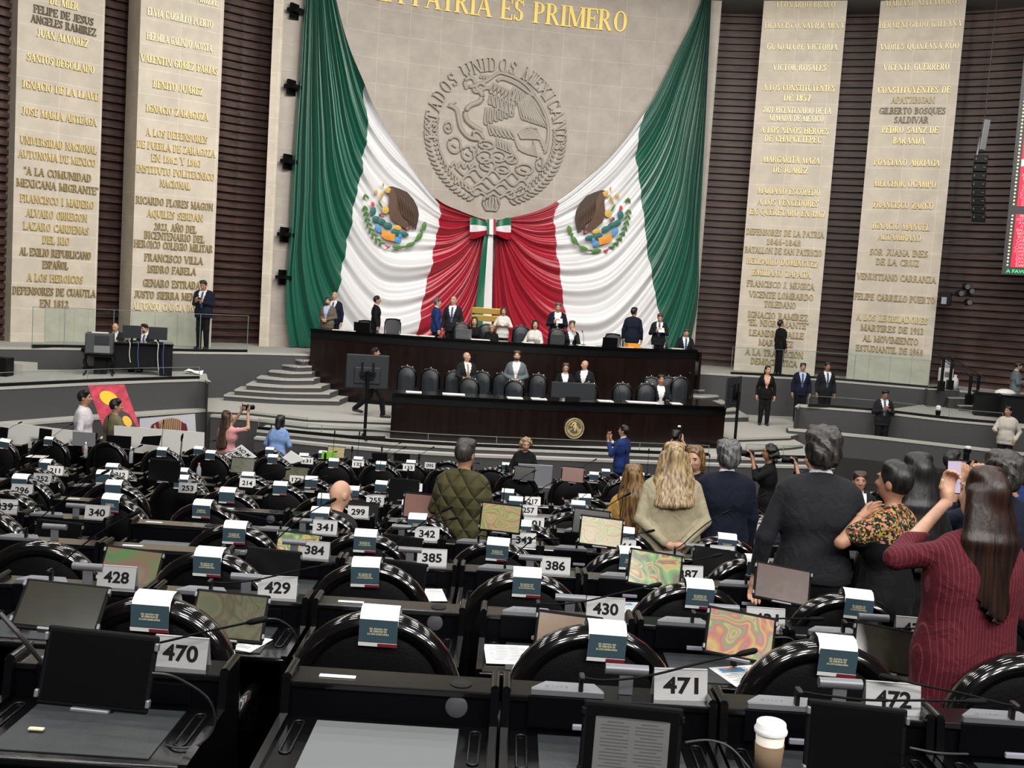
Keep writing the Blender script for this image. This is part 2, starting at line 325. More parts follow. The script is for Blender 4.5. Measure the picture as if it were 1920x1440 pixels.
# right parapet in front of the trench where the man leans
rp = [at_z(*p, MAIN+.12) for p in ((1478, 804), (1640, 819), (1880, 846), (2060, 866))]
tier([Vector(xy(p)+(0,)) for p in rp], [p+Vector((.03, .3, 0)) for p in rp], MAIN+.12, WELL)
mb.prism([xy(p) for p in (rp[0], rp[1], rp[2], rp[2]+Vector((2.5, -1.2, 0)), rp[2]+Vector((2.5, 3, 0)), pr[3]+Vector((0, .1, 0)), pr[0]+Vector((0, .2, 0)))], WELL, .62, 0, 1)
struct('floor_stage', mb, ['carpet', 'tread', 'carpet_edge'], 'grey carpeted stage floor and low front steps around the podium', 'floor')
# stairs at both ends of the podium
mb = MB(); LX = [(552, 673, 584, 674), (528, 683, 584, 686), (505, 695, 584, 698), (482, 707, 588, 711), (462, 720, 602, 725), (440, 730, 618, 737), (420, 740, 636, 750)]
for i, (x0, y0, x1, y1) in enumerate(LX):
    zt = LEDGE-(i+1)*(LEDGE-MAIN)/8; a, b = at_z(x0, y0, zt), at_z(x1, y1, zt); m = (a+b)/2; m = at_z((x0+x1)/2, (y0+y1)/2+2.0, zt)
    fr = smooth_path([Vector(xy(a)+(0,)), Vector(xy(m)+(0,)), Vector(xy(b)+(0,))], 5)
    tier(fr, [Vector((a.x-.2, 29.6, 0)), Vector((b.x+.2, 29.6, 0))], zt, MAIN-.05, .04)
struct('stairs', mb, ['carpet', 'tread', 'carpet_edge'], 'grey curved carpet stairs beside the wide slatted gap and podium', 'stairs')
mb = MB(); RX = [(1300, 729, 1328, 730), (1300, 742, 1347, 742), (1300, 755, 1363, 755), (1300, 768, 1384, 768), (1300, 778, 1404, 780)]
for i, (x0, y0, x1, y1) in enumerate(RX):
    zt = lerp(LEDGE-.5, MAIN+.16, i/4); a, b = at_z(x0, y0, zt), at_z(x1, y1, zt); m = at_z((x0+x1)/2, (y0+y1)/2+1.5, zt)
    fr = smooth_path([Vector(xy(a)+(0,)), Vector(xy(m)+(0,)), Vector(xy(b)+(0,))], 5)
    tier(fr, [Vector((a.x-.1, 32.2, 0)), Vector((b.x+.05, 32.2, 0))], zt, MAIN-.05, .04)
struct('stairs', mb, ['carpet', 'tread', 'carpet_edge'], 'grey curved carpet stairs beside the tall screen seen edge-on', 'stairs')
# hall floor with seat tiers (dark)
ROWS = dict(A=(2.55, 2.05), B=(4.15, 1.85), C=(5.65, 1.65), D=(7.15, 1.45), E=(8.65, 1.26), F=(10.15, 1.07), G=(11.65, .87), H=(13.15, .67), I=(16.2, .40), J=(17.7, .20), K=(19.2, .02))
mb = MB(); ks = list(ROWS); W0 = 22
prev = -3
for k, nx in zip(ks, ks[1:]+[None]):
    D, zf = ROWS[k]; y0 = prev; y1 = (ROWS[nx][0]-.42) if nx else 36
    mb.prism([(-W0, y0), (W0, y0), (W0, y1), (-W0, y1)], -.4, zf, 0); prev = y1
struct('floor', mb, ['hall_floor'], 'dark raked hall floor in steps under the seat rows', 'floor')
mb = MB(); mb.box((0, 15, TOPZ+.1), (46, 46, .2)); struct('ceiling', mb, ['ceiling_paint'], 'plain ceiling high above the hall carrying the lamps', 'ceiling')
mb = MB(); mb.box((-20, 10, 6.5), (.2, 30, 14)); struct('wall_left', mb, ['slat_wood'], 'dark timber side wall of the hall beyond the posters', 'wall')
mb = MB(); mb.box((22.5, 10, 6.5), (.2, 30, 14)); struct('wall_right', mb, ['slat_wood'], 'dark timber side wall of the hall beyond the vote board', 'wall')
# ceiling lamp housings (the lamps hang just below; the added front lights get housings too)
for i, (x, y) in enumerate(LAMPS):
    m_ = MB(); m_.box((x, y, 13.25), (1.7, .6, .5)); one('ceiling_lamp_housing', m_, ['grey'], 'grey ceiling lamp housing above the seat rows', 'lamp', 'ceiling lamp housings')
# ---------------------------------------------------------------- lettering: a serif alphabet drawn as strokes
TH, TN, SF = .165, .062, .05
def _arc(cx, cy, rx, ry, a0, a1, thick=TH, n=14): return ('a', cx, cy, rx, ry, a0, a1, thick, n)
def S(x0, y0, x1, y1, w_, f=''): return ('s', x0, y0, x1, y1, w_, f)     # f: b serif at first end, t serif at second
GL = {
'A': (.78, [S(.08, 0, .37, 1, TN, 'b'), S(.66, 0, .37, 1, TH, 'b'), S(.2, .34, .58, .34, 0)]),
'B': (.66, [S(.15, 0, .15, 1, TH, 'bt'), _arc(.3, .75, .25, .24, -90, 90), _arc(.3, .26, .29, .26, -90, 90), S(.15, .99, .32, .99, 0), S(.15, .52, .32, .52, 0), S(.15, .02, .32, .02, 0)]),
'C': (.72, [_arc(.40, .5, .33, .5, 45, 315), S(.66, .66, .66, .98, TN), S(.66, .05, .66, .3, TN)]),
'D': (.74, [S(.15, 0, .15, 1, TH, 'bt'), _arc(.30, .5, .37, .485, -90, 90), S(.15, .985, .32, .985, 0), S(.15, .015, .32, .015, 0)]),
'E': (.64, [S(.15, 0, .15, 1, TH, 'bt'), S(.15, .97, .57, .97, 0), S(.15, .52, .44, .52, 0), S(.15, .03, .59, .03, 0), S(.57, .76, .57, 1, TN), S(.59, 0, .59, .26, TN), S(.44, .42, .44, .62, TN)]),
'F': (.60, [S(.15, 0, .15, 1, TH, 'bt'), S(.15, .97, .55, .97, 0), S(.15, .52, .42, .52, 0), S(.55, .76, .55, 1, TN), S(.42, .42, .42, .62, TN)]),
'G': (.76, [_arc(.40, .5, .33, .5, 45, 315), S(.66, .68, .66, .98, TN), S(.64, .04, .64, .42, TH, 't')]),
'H': (.80, [S(.15, 0, .15, 1, TH, 'bt'), S(.65, 0, .65, 1, TH, 'bt'), S(.15, .52, .65, .52, 0)]),
'I': (.36, [S(.18, 0, .18, 1, TH, 'bt')]),
'J': (.50, [S(.33, .22, .33, 1, TH, 't'), _arc(.20, .2, .17, .2, 180, 360)]),
'K': (.76, [S(.15, 0, .15, 1, TH, 'bt'), S(.2, .42, .62, 1, TN, 't'), S(.32, .58, .66, 0, TH, '')]),
'L': (.60, [S(.15, 0, .15, 1, TH, 'bt'), S(.15, .03, .55, .03, 0), S(.55, 0, .55, .28, TN)]),
'M': (.94, [S(.12, 0, .12, 1, TN, 'bt'), S(.80, 0, .80, 1, TH, 'bt'), S(.14, 1, .46, .05, TH), S(.46, .05, .78, 1, TN)]),
'N': (.80, [S(.12, 0, .12, 1, TN, 'bt'), S(.68, 0, .68, 1, TN, 'bt'), S(.14, 1, .66, 0, TH)]),
'O': (.78, [_arc(.39, .5, .33, .5, 0, 360, TH, 24)]),
'P': (.64, [S(.15, 0, .15, 1, TH, 'bt'), _arc(.3, .73, .27, .26, -90, 90), S(.15, .98, .32, .98, 0), S(.15, .48, .32, .48, 0)]),
'Q': (.78, [_arc(.39, .5, .33, .5, 0, 360, TH, 24), S(.42, .2, .68, -.16, TH)]),
'R': (.74, [S(.15, 0, .15, 1, TH, 'bt'), _arc(.3, .74, .26, .25, -90, 90), S(.15, .98, .32, .98, 0), S(.15, .5, .32, .5, 0), S(.34, .5, .63, 0, TH)]),
'S': (.60, [_arc(.30, .74, .22, .25, 30, 250), _arc(.30, .26, .23, .26, -150, 75), S(.5, .72, .5, .98, TN), S(.08, .02, .08, .28, TN), S(.2, .58, .4, .44, TH)]),
'T': (.68, [S(.34, 0, .34, 1, TH, 'b'), S(.06, .97, .62, .97, 0), S(.06, .74, .06, 1, TN), S(.62, .74, .62, 1, TN)]),
'U': (.78, [S(.15, .28, .15, 1, TH, 't'), S(.64, .28, .64, 1, TN, 't'), _arc(.40, .28, .245, .28, 180, 360)]),
'V': (.76, [S(.38, 0, .08, 1, TH, 't'), S(.38, 0, .68, 1, TN, 't')]),
'X': (.76, [S(.66, 0, .12, 1, TH, 'bt'), S(.10, 0, .64, 1, TN, 'bt')]),
'Y': (.74, [S(.37, 0, .37, .46, TH, 'b'), S(.37, .44, .09, 1, TH, 't'), S(.37, .44, .65, 1, TN, 't')]),
'Z': (.66, [S(.10, .02, .56, .98, TH), S(.08, .97, .58, .97, 0), S(.08, .03, .6, .03, 0), S(.08, .74, .08, 1, TN), S(.6, 0, .6, .26, TN)]),
'0': (.62, [_arc(.31, .5, .25, .5, 0, 360, TH, 22)]), '1': (.44, [S(.22, 0, .22, 1, TH, 'b'), S(.06, .8, .22, .97, TN)]),
'2': (.60, [_arc(.29, .72, .21, .27, -20, 170), S(.1, .04, .46, .6, TH), S(.08, .05, .54, .05, 0), S(.54, 0, .54, .22, TN)]),
'3': (.58, [_arc(.27, .75, .2, .24, -90, 160), _arc(.27, .26, .23, .26, -165, 90)]),
'4': (.64, [S(.44, 0, .44, 1, TH, 'b'), S(.05, .3, .42, 1, TN), S(.05, .29, .6, .29, 0)]),
'5': (.58, [_arc(.27, .32, .23, .31, -160, 110), S(.14, .5, .14, 1, TN), S(.14, .96, .48, .96, 0)]),
'6': (.60, [_arc(.30, .3, .22, .3, 0, 360), _arc(.36, .5, .28, .5, 80, 180)]), '7': (.58, [S(.22, 0, .5, .96, TH), S(.06, .96, .54, .96, 0), S(.06, .76, .06, 1, TN)]),
'8': (.60, [_arc(.30, .75, .19, .24, 0, 360), _arc(.30, .26, .23, .26, 0, 360)]), '9': (.60, [_arc(.30, .7, .22, .3, 0, 360), _arc(.24, .5, .28, .5, -100, 0)]),
'.': (.26, [S(.12, 0, .12, .13, .14)]), ',': (.26, [S(.10, -.16, .14, .13, .12)]), '-': (.44, [S(.06, .42, .38, .42, 0)]), '"': (.34, [S(.09, .72, .07, 1, .09), S(.25, .72, .27, 1, .09)]), ' ': (.42, []),
}
ACC = {'Ñ': ('N', [S(.26, 1.16, .54, 1.16, 0)]), 'Á': ('A', [S(.36, 1.08, .48, 1.26, TN)]), 'Í': ('I', [S(.15, 1.08, .26, 1.26, TN)]), 'Ó': ('O', [S(.36, 1.08, .48, 1.26, TN)])}
def glyph_polys(ch, bold=1.0):
    if ch in ACC: b, ex = ACC[ch]; wd, ops = GL[b]; ops = ops+ex
    else: wd, ops = GL.get(ch, GL[' '])
    out = []
    for o in ops:
        if o[0] == 's':
            _, x0, y0, x1, y1, w_, f = o; w_ *= bold
            if y0 == y1: out.append([(x0, y0-.035*bold), (x1, y0-.035*bold), (x1, y0+.035*bold), (x0, y0+.035*bold)])
            else: out.append([(x0-w_/2, y0), (x0+w_/2, y0), (x1+w_/2, y1), (x1-w_/2, y1)] if y1 > y0 else [(x1-w_/2, y1), (x1+w_/2, y1), (x0+w_/2, y0), (x0-w_/2, y0)])
            for c, (x, y) in (('b', (x0, y0)), ('t', (x1, y1))):
                if c in f:
                    e = w_/2+.085; up = SF if y < .5 else -SF
                    out.append([(x-e, min(y, y+up)), (x+e, min(y, y+up)), (x+e, max(y, y+up)), (x-e, max(y, y+up))])
        else:
            _, cx, cy, rx, ry, a0, a1, tk, n = o; tk *= bold
            for i in range(n):
                p = []
                for a in (a0+(a1-a0)*i/n, a0+(a1-a0)*(i+1)/n):
                    r = math.radians(a); h = (TN*bold+(tk-TN*bold)*abs(math.cos(r))); p.append((cx+rx*math.cos(r), cy+ry*math.sin(r), cx+(rx-h)*math.cos(r), cy+(ry-max(TN*bold, h*.55))*math.sin(r)))
                q = [(p[0][2], p[0][3]), (p[0][0], p[0][1]), (p[1][0], p[1][1]), (p[1][2], p[1][3])]; out.append(q)
    return wd, out
def text_mesh(mb, txt, fn, h, width=None, depth=.04, mi=0, bold=1.0, track=0):
    """fn(u, v, off) -> point; the line is centred on u = 0, baseline v = 0."""
    tot = sum(glyph_polys(c)[0]+track for c in txt); sx = (width/tot) if width else h; x = -tot*sx/2
    for c in txt:
        wd, ps = glyph_polys(c, bold)
        for p in ps:
            n = len(p); f = [fn(x+a*sx, b*h, depth) for a, b in p]; g = [fn(x+a*sx, b*h, -.01) for a, b in p]
            ar = sum(p[i][0]*p[(i+1) % n][1]-p[(i+1) % n][0]*p[i][1] for i in range(n))
            if ar < 0: f = f[::-1]; g = g[::-1]
            mb.add(f+g, [tuple(range(n))]+[(i, i+n, (i+1) % n+n, (i+1) % n) for i in range(n)], mi)
        x += (wd+track)*sx
LINES = [
 [('DE MIER', 92, 146, 14, 0), ('FELIPE DE JESUS', 62, 175, 36, 3), ('ANGELES RAMIREZ', 57, 180, 55, 3), ('JUAN ALVAREZ', 68, 165, 79, 0), ('SANTOS DEGOLLADO', 49, 176, 126, 0), ('IGNACIO DE LA LLAVE', 41, 184, 177, 0), ('JOSE MARIA ARTEAGA', 40, 181, 226, 0), ('UNIVERSIDAD NACIONAL', 37, 181, 279, 0), ('AUTONOMA DE MEXICO', 34, 179, 304, 0), ('"A LA COMUNIDAD', 44, 171, 334, 2), ('MEXICANA MIGRANTE"', 30, 184, 357, 2), ('FRANCISCO I MADERO', 37, 176, 385, 0), ('ALVARO OBREGON', 48, 163, 411, 0), ('LAZARO CARDENAS', 43, 166, 435, 0), ('DEL RIO', 79, 130, 458, 0), ('AL EXILIO REPUBLICANO', 36, 170, 482, 2), ('ESPAÑOL', 79, 127, 504, 2), ('A LOS HEROICOS', 50, 155, 529, 0), ('DEFENSORES DE CUAUTLA', 22, 179, 554, 2), ('EN 1812', 74, 128, 576, 2)],
 [('ARIZPE', 368, 408, 8, 1), ('ELVIA CARRILLO PUERTO', 275, 399, 41, 1), ('HERMILA GALINDO ACOSTA', 274, 397, 86, 1), ('VALENTIN GOMEZ FARIAS', 262, 408, 128, 0), ('BENITO JUAREZ', 286, 380, 172, 0), ('IGNACIO ZARAGOZA', 273, 390, 218, 0), ('A LOS DEFENSORES', 273, 389, 262, 0), ('DE PUEBLA DE ZARAGOZA', 256, 403, 286, 0), ('EN 1862 Y 1863', 283, 377, 308, 0), ('INSTITUTO POLITECNICO', 255, 402, 331, 0), ('NACIONAL', 299, 357, 353, 0), ('RICARDO FLORES MAGON', 254, 399, 388, 2), ('AQUILES SERDAN', 275, 380, 411, 0), ('2023, AÑO DEL', 288, 368, 434, 2), ('BICENTENARIO DEL', 270, 383, 451, 2), ('HEROICO COLEGIO MILITAR', 250, 398, 468, 2), ('FRANCISCO VILLA', 270, 380, 492, 2), ('ISIDRO FABELA', 276, 367, 513, 2), ('GENARO ESTRADA', 267, 375, 539, 2), ('JUSTO SIERRA MENDEZ', 251, 387, 561, 2), ('ALFONSO GARCIA ROBLES', 246, 390, 583, 1)],
 [('LEONARDO BRAVO', 1456, 1566, 15, 1), ('FRANCISCO XAVIER MINA', 1433, 1582, 54, 1), ('GUADALUPE VICTORIA', 1437, 1570, 94, 1), ('VICTOR ROSALES', 1449, 1549, 133, 1), ('A LOS CONSTITUYENTES', 1430, 1565, 171, 0), ('DE 1857', 1469, 1520, 190, 0), ('2021 BICENTENARIO DE LA', 1430, 1558, 213, 1), ('ARMADA DE MEXICO', 1440, 1544, 228, 1), ('A LOS NIÑOS HEROES', 1425, 1554, 251, 0), ('DE CHAPULTEPEC', 1433, 1540, 267, 0), ('MARGARITA MAZA', 1430, 1537, 306, 0), ('DE JUAREZ', 1449, 1515, 325, 0), ('MARIANO ESCOBEDO', 1420, 1538, 365, 0), ('A LOS VENCEDORES', 1420, 1535, 386, 0), ('EN QUERETARO EN 1867', 1405, 1547, 405, 0), ('DEFENSORES DE LA PATRIA', 1399, 1545, 443, 2), ('1846-1848', 1437, 1502, 460, 2), ('BATALLON DE SAN PATRICIO', 1396, 1541, 477, 2), ('BELISARIO DOMINGUEZ', 1400, 1534, 498, 0), ('EMILIANO ZAPATA', 1410, 1520, 519, 0), ('FRANCISCO J. MUGICA', 1400, 1527, 540, 2), ('VICENTE LOMBARDO', 1404, 1525, 560, 2), ('TOLEDANO', 1432, 1492, 577, 2), ('IGNACIO RAMÍREZ', 1402, 1515, 598, 2), ('"EL NIGROMANTE"', 1401, 1516, 613, 2), ('LEANDRO VALLE', 1404, 1507, 632, 2), ('MARTINEZ', 1422, 1487, 649, 2), ('A LA TRANSICIÓN', 1397, 1506, 668, 2), ('DEMOCRATICA', 1407, 1495, 685, 2)],
 [('MARIANO MATAMOROS', 1660, 1800, 11, 1), ('HERMENEGILDO GALEANA', 1648, 1802, 52, 1), ('ANDRES QUINTANA ROO', 1647, 1798, 93, 1), ('VICENTE GUERRERO', 1656, 1780, 132, 1), ('CONSTITUYENTES DE', 1645, 1782, 175, 0), ('APATZINGAN', 1671, 1752, 194, 2), ('GILBERTO BOSQUES', 1648, 1773, 214, 3), ('SALDIVAR', 1676, 1741, 231, 3), ('PEDRO SAINZ DE', 1653, 1759, 250, 0), ('BARANDA', 1674, 1734, 270, 0), ('PONCIANO ARRIAGA', 1638, 1762, 311, 0), ('MELCHOR OCAMPO', 1638, 1755, 351, 0), ('FRANCISCO ZARCO', 1637, 1750, 391, 0), ('IGNACIO MANUEL', 1635, 1743, 431, 0), ('ALTAMIRANO', 1646, 1727, 451, 0), ('SOR JUANA INES', 1630, 1740, 480, 2), ('DE LA CRUZ', 1642, 1723, 498, 2), ('VENUSTIANO CARRANZA', 1606, 1755, 527, 2), ('FELIPE CARRILLO PUERTO', 1601, 1753, 565, 2), ('A LOS LEGISLADORES', 1605, 1740, 604, 0), ('MARTIRES DE 1913', 1613, 1732, 623, 2), ('AL MOVIMIENTO', 1617, 1722, 643, 2), ('ESTUDIANTIL DE 1968', 1604, 1731, 662, 2)]]
LCOL = ['gold', 'gold_pale', 'gold_dark', 'bronze_dark']; LNAME = ['gold raised letters', 'pale gold raised letters', 'dull brass letters', 'dark bronze letters']
for (po, A, td, n, pw), lines in zip(PILLARS, LINES):
    for txt, x0, x1, y, ci in lines:
        pa, pb = at_plane(x0, y, A, n), at_plane(x1, y, A, n); ua, ub = (pa-A).dot(td), (pb-A).dot(td); uc = (ua+ub)/2; z = at_plane((x0+x1)/2, y, A, n).z; W_ = min(ub-ua, pw-.05); uc = min(max(uc, W_/2+.02), pw-W_/2-.02)
        mb = MB(); text_mesh(mb, txt, lambda u, v, d: A+td*(uc+u)+n*d+Vector((0, 0, z+v-A.z)), .185, W_, .045)
        g = mb.build('inscription', [LCOL[ci]], po); g['label'] = LNAME[ci]
# motto over the crest and the carved crest on the curved wall
WALLO = bpy.data.objects['wall_center']
u0, zc = wall_uv(940, 30); lefta, _ = wall_uv(703, 0); righta, _ = wall_uv(1176, 55)
zm = (wall_uv(760, 13)[1]+wall_uv(1150, 56)[1])/2; ac = (lefta+righta)/2
mb = MB(); text_mesh(mb, 'LA PATRIA ES PRIMERO', lambda u, v, d: wall_at(ac+u/WR, zm+v, d), .62, (righta-lefta)*WR, .07)
mb.build('motto_lettering', ['gold_bright'], WALLO)['label'] = 'bright gold serif letters'
ca, cz_ = wall_uv(929, 250); RM = abs(wall_uv(929, 120)[1]-cz_)/130   # metres per photo pixel at the crest
def cpt(x, y, off=0): return wall_at(ca+(x*RM)/WR, cz_-y*RM, off)      # x, y in crest units (right, down) from the crest centre
mb = MB(); txt = 'ESTADOS UNIDOS MEXICANOS'
SB = {}
tot = sum(glyph_polys(c)[0]+.06 for c in txt); a0, a1 = math.radians(191), math.radians(-11); R0 = 122; pos = 0
for c in txt:
    wd, ps = glyph_polys(c, 1.0); th = a0+(a1-a0)*(pos+wd/2)/tot; pos += wd+.06
    sc = 25; wsc = (abs(a1-a0)*R0)/tot
    for p in ps:
        q = []
        for x, y in p:
            lx = (x-wd/2)*wsc; ly = R0-6+y*sc; q.append((lx*math.sin(th)+ly*math.cos(th), -(-lx*math.cos(th)+ly*math.sin(th))))
        n = len(q); f = [cpt(x, y, .1) for x, y in q]; g = [cpt(x, y, -.01) for x, y in q]
        ar = sum(q[i][0]*q[(i+1) % n][1]-q[(i+1) % n][0]*q[i][1] for i in range(n))
        if ar > 0: f = f[::-1]; g = g[::-1]
        mb.add(f+g, [tuple(range(n))]+[(i, i+n, (i+1) % n+n, (i+1) % n) for i in range(n)])
mat('carved', (.36, .325, .285), .6, bump=.2, bscale=20)
mb.build('ring_lettering', ['carved'], WALLO)
mb = MB()
def Z(x, y): return ((x/3+500)-929, y/3-250)     # traced points of the crest
def stroke(pts, r=.04, n=3, raw=False):
    pts = [Vector((*(p if raw else Z(*p)), 0)) for p in pts]; pts = smooth_path(pts, n) if len(pts) > 2 else pts
    mb.tube([cpt(p.x, p.y, .045) for p in pts], r*1.2, 0, 6)
def feather(p, q, w_=.055):
    p, q = Z(*p), Z(*q); d = Vector((q[0]-p[0], q[1]-p[1])); L = d.length; s = Vector((-d.y, d.x)).normalized()*w_/RM
    pts = [(p[0]+s.x*.4, p[1]+s.y*.4), (p[0]+d.x*.85+s.x, p[1]+d.y*.85+s.y), (q[0], q[1]), (p[0]+d.x*.85-s.x, p[1]+d.y*.85-s.y), (p[0]-s.x*.4, p[1]-s.y*.4)]
    stroke(pts, .026, 3, True)
stroke([(1000, 622), (1045, 640), (1062, 690), (1080, 745), (1130, 790), (1185, 795)], .06)
for k in range(3): stroke([(995+12*k, 632-9*k), (1018+12*k, 612-6*k)], .03)
stroke([(1205, 745), (1150, 722), (1108, 690), (1100, 650), (1125, 610), (1175, 585), (1195, 550), (1170, 520), (1150, 510)], .07)
stroke([(1100, 520), (1085, 490), (1095, 465), (1125, 455), (1145, 475), (1140, 500), (1112, 505)], .05)
stroke([(1240, 500), (1205, 505), (1175, 525), (1150, 530), (1140, 512), (1165, 485), (1200, 470), (1230, 450)], .05)
stroke([(1185, 478), (1205, 486)], .05); 
for x in (1175, 1192, 1210, 1222): stroke([(x, 452), (x+8, 432)], .03)
stroke([(1230, 450), (1265, 420), (1300, 408), (1380, 425), (1450, 460), (1490, 500), (1500, 515), (1470, 505), (1390, 462), (1310, 440), (1275, 455)], .045)
for i in range(7): feather((1262+i*22, 470+i*7), (1240+i*24, 525+i*9))
for i in range(6): feather((1245+i*26, 535+i*6), (1245+i*26, 590+i*10))
for i in range(6): feather((1225+i*28, 610-i*2), (1225+i*30, 705-i*12), .05)
for i in range(9): feather((1410+i*7, 560-i*6), (1445+i*18, 655+i*4), .045)
for i in range(5): feather((1380+i*18, 480+i*8), (1360+i*26, 545+i*8), .04)
stroke([(1500, 515), (1545, 570), (1590, 660), (1600, 740), (1590, 830)], .045)
for i in range(6): feather((1240+i*24, 705+i*3), (1265+i*26, 760+i*2), .045)
for i in range(8): stroke([(1420+i*2, 745+i*3), (1470+i*14, 700+i*9), (1530+i*8, 700+i*20)], .03)
for i in range(9): stroke([(1400+i*3, 765+i*8), (1440+i*9, 835-i*2), (1545-i*4, 858-i*11)], .025)
for i in range(5): feather((1300+i*18, 775+i*6), (1310+i*18, 830+i*6), .04)
stroke([(1180, 795), (1150, 770), (1165, 750), (1195, 760), (1215, 790), (1195, 810)], .045); stroke([(1370, 830), (1400, 870), (1380, 900), (1340, 890)], .045)
for cx, cy, rx, ry in ((1005, 745, 22, 30), (1048, 840, 38, 45), (1130, 880, 35, 40), (1235, 820, 45, 22), (1160, 850, 18, 14), (1230, 890, 45, 35), (1310, 880, 45, 30), (1390, 890, 35, 22), (1250, 935, 45, 30), (1470, 940, 50, 30), (1340, 950, 40, 22), (1560, 900, 20, 40)):
    stroke([(cx+rx*math.cos(a), cy+ry*math.sin(a)) for a in [2*pi*k/10 for k in range(11)]], .035, 2); stroke([(cx-rx*.4, cy), (cx+rx*.3, cy+ry*.3)], .03)
for y, x0, x1, am in ((950, 1030, 1180, 16), (985, 1060, 1490, 22), (1020, 1100, 1500, 20), (1052, 1060, 1520, 18), (1080, 1120, 1480, 14), (1105, 1160, 1430, 10)):
    stroke([(lerp(x0, x1, k/14), y+am*math.sin(k*1.7+y)) for k in range(15)], .038, 3)
for k in range(22):        # wreath leaves on both lower sides
    for sd in (-1, 1):
        th = math.radians(176+k*4.1) if sd < 0 else math.radians(4-k*4.1); r = 127; c = Vector((r*math.cos(th), -r*math.sin(th)))
        tg = Vector((-math.sin(th), -math.cos(th)))*(1 if sd < 0 else -1)
        if k < 20:
            for side in (-1, 1):
                p = c+Vector((math.cos(th), -math.sin(th)))*side*3; q = p-tg*11+Vector((math.cos(th), -math.sin(th)))*side*9
                stroke([tuple(p), tuple((p+q)/2+Vector((math.cos(th), -math.sin(th)))*side*3), tuple(q)], .034, 3, True)
for k in range(6): stroke([(1250+k*14, 1115), (1235+k*20, 1150), (1262+k*10, 1195)], .035)
mb.build('carved_crest', ['carved'], WALLO)
# ---------------------------------------------------------------- the draped flag
FLAG = thing('flag_drape', 'huge green white and red flag draped on the curved stone wall, gathered in a bow', 'flag', tuple(wall_pt(920, 640, .3)))
def flag_mat():
    m = bpy.data.materials.new('flag_satin'); m.use_nodes = True; nt = m.node_tree; b = nt.nodes['Principled BSDF']; b.inputs['Roughness'].default_value = .33; b.inputs['Specular IOR Level'].default_value = .75; b.inputs['Sheen Weight'].default_value = .1
    a1 = nt.nodes.new('ShaderNodeAttribute'); a1.attribute_name = 'gw'; a2 = nt.nodes.new('ShaderNodeAttribute'); a2.attribute_name = 'wr'
    def step(a): g = nt.nodes.new('ShaderNodeMath'); g.operation = 'GREATER_THAN'; g.inputs[1].default_value = 0; nt.links.new(a.outputs['Fac'], g.inputs[0]); return g
    m1 = nt.nodes.new('ShaderNodeMix'); m1.data_type = 'RGBA'; m1.inputs[6].default_value = (.003, .105, .064, 1); m1.inputs[7].default_value = (.74, .74, .76, 1); nt.links.new(step(a1).outputs[0], m1.inputs[0])
    m2 = nt.nodes.new('ShaderNodeMix'); m2.data_type = 'RGBA'; m2.inputs[7].default_value = (.36, .003, .022, 1); nt.links.new(step(a2).outputs[0], m2.inputs[0]); nt.links.new(m1.outputs[2], m2.inputs[6]); nt.links.new(m2.outputs[2], b.inputs['Base Color'])
    MATS['flag_satin'] = m
flag_mat()
EMB = [(736, 408), (1127, 415)]
def polyx(pts):
    q = sorted([(wall_uv(x, y)[1], wall_uv(x, y)[0]*WR) for x, y in pts])
    zs, us = [a for a, _ in q], [b for _, b in q]; return lambda z: float(np.interp(z, zs, us))
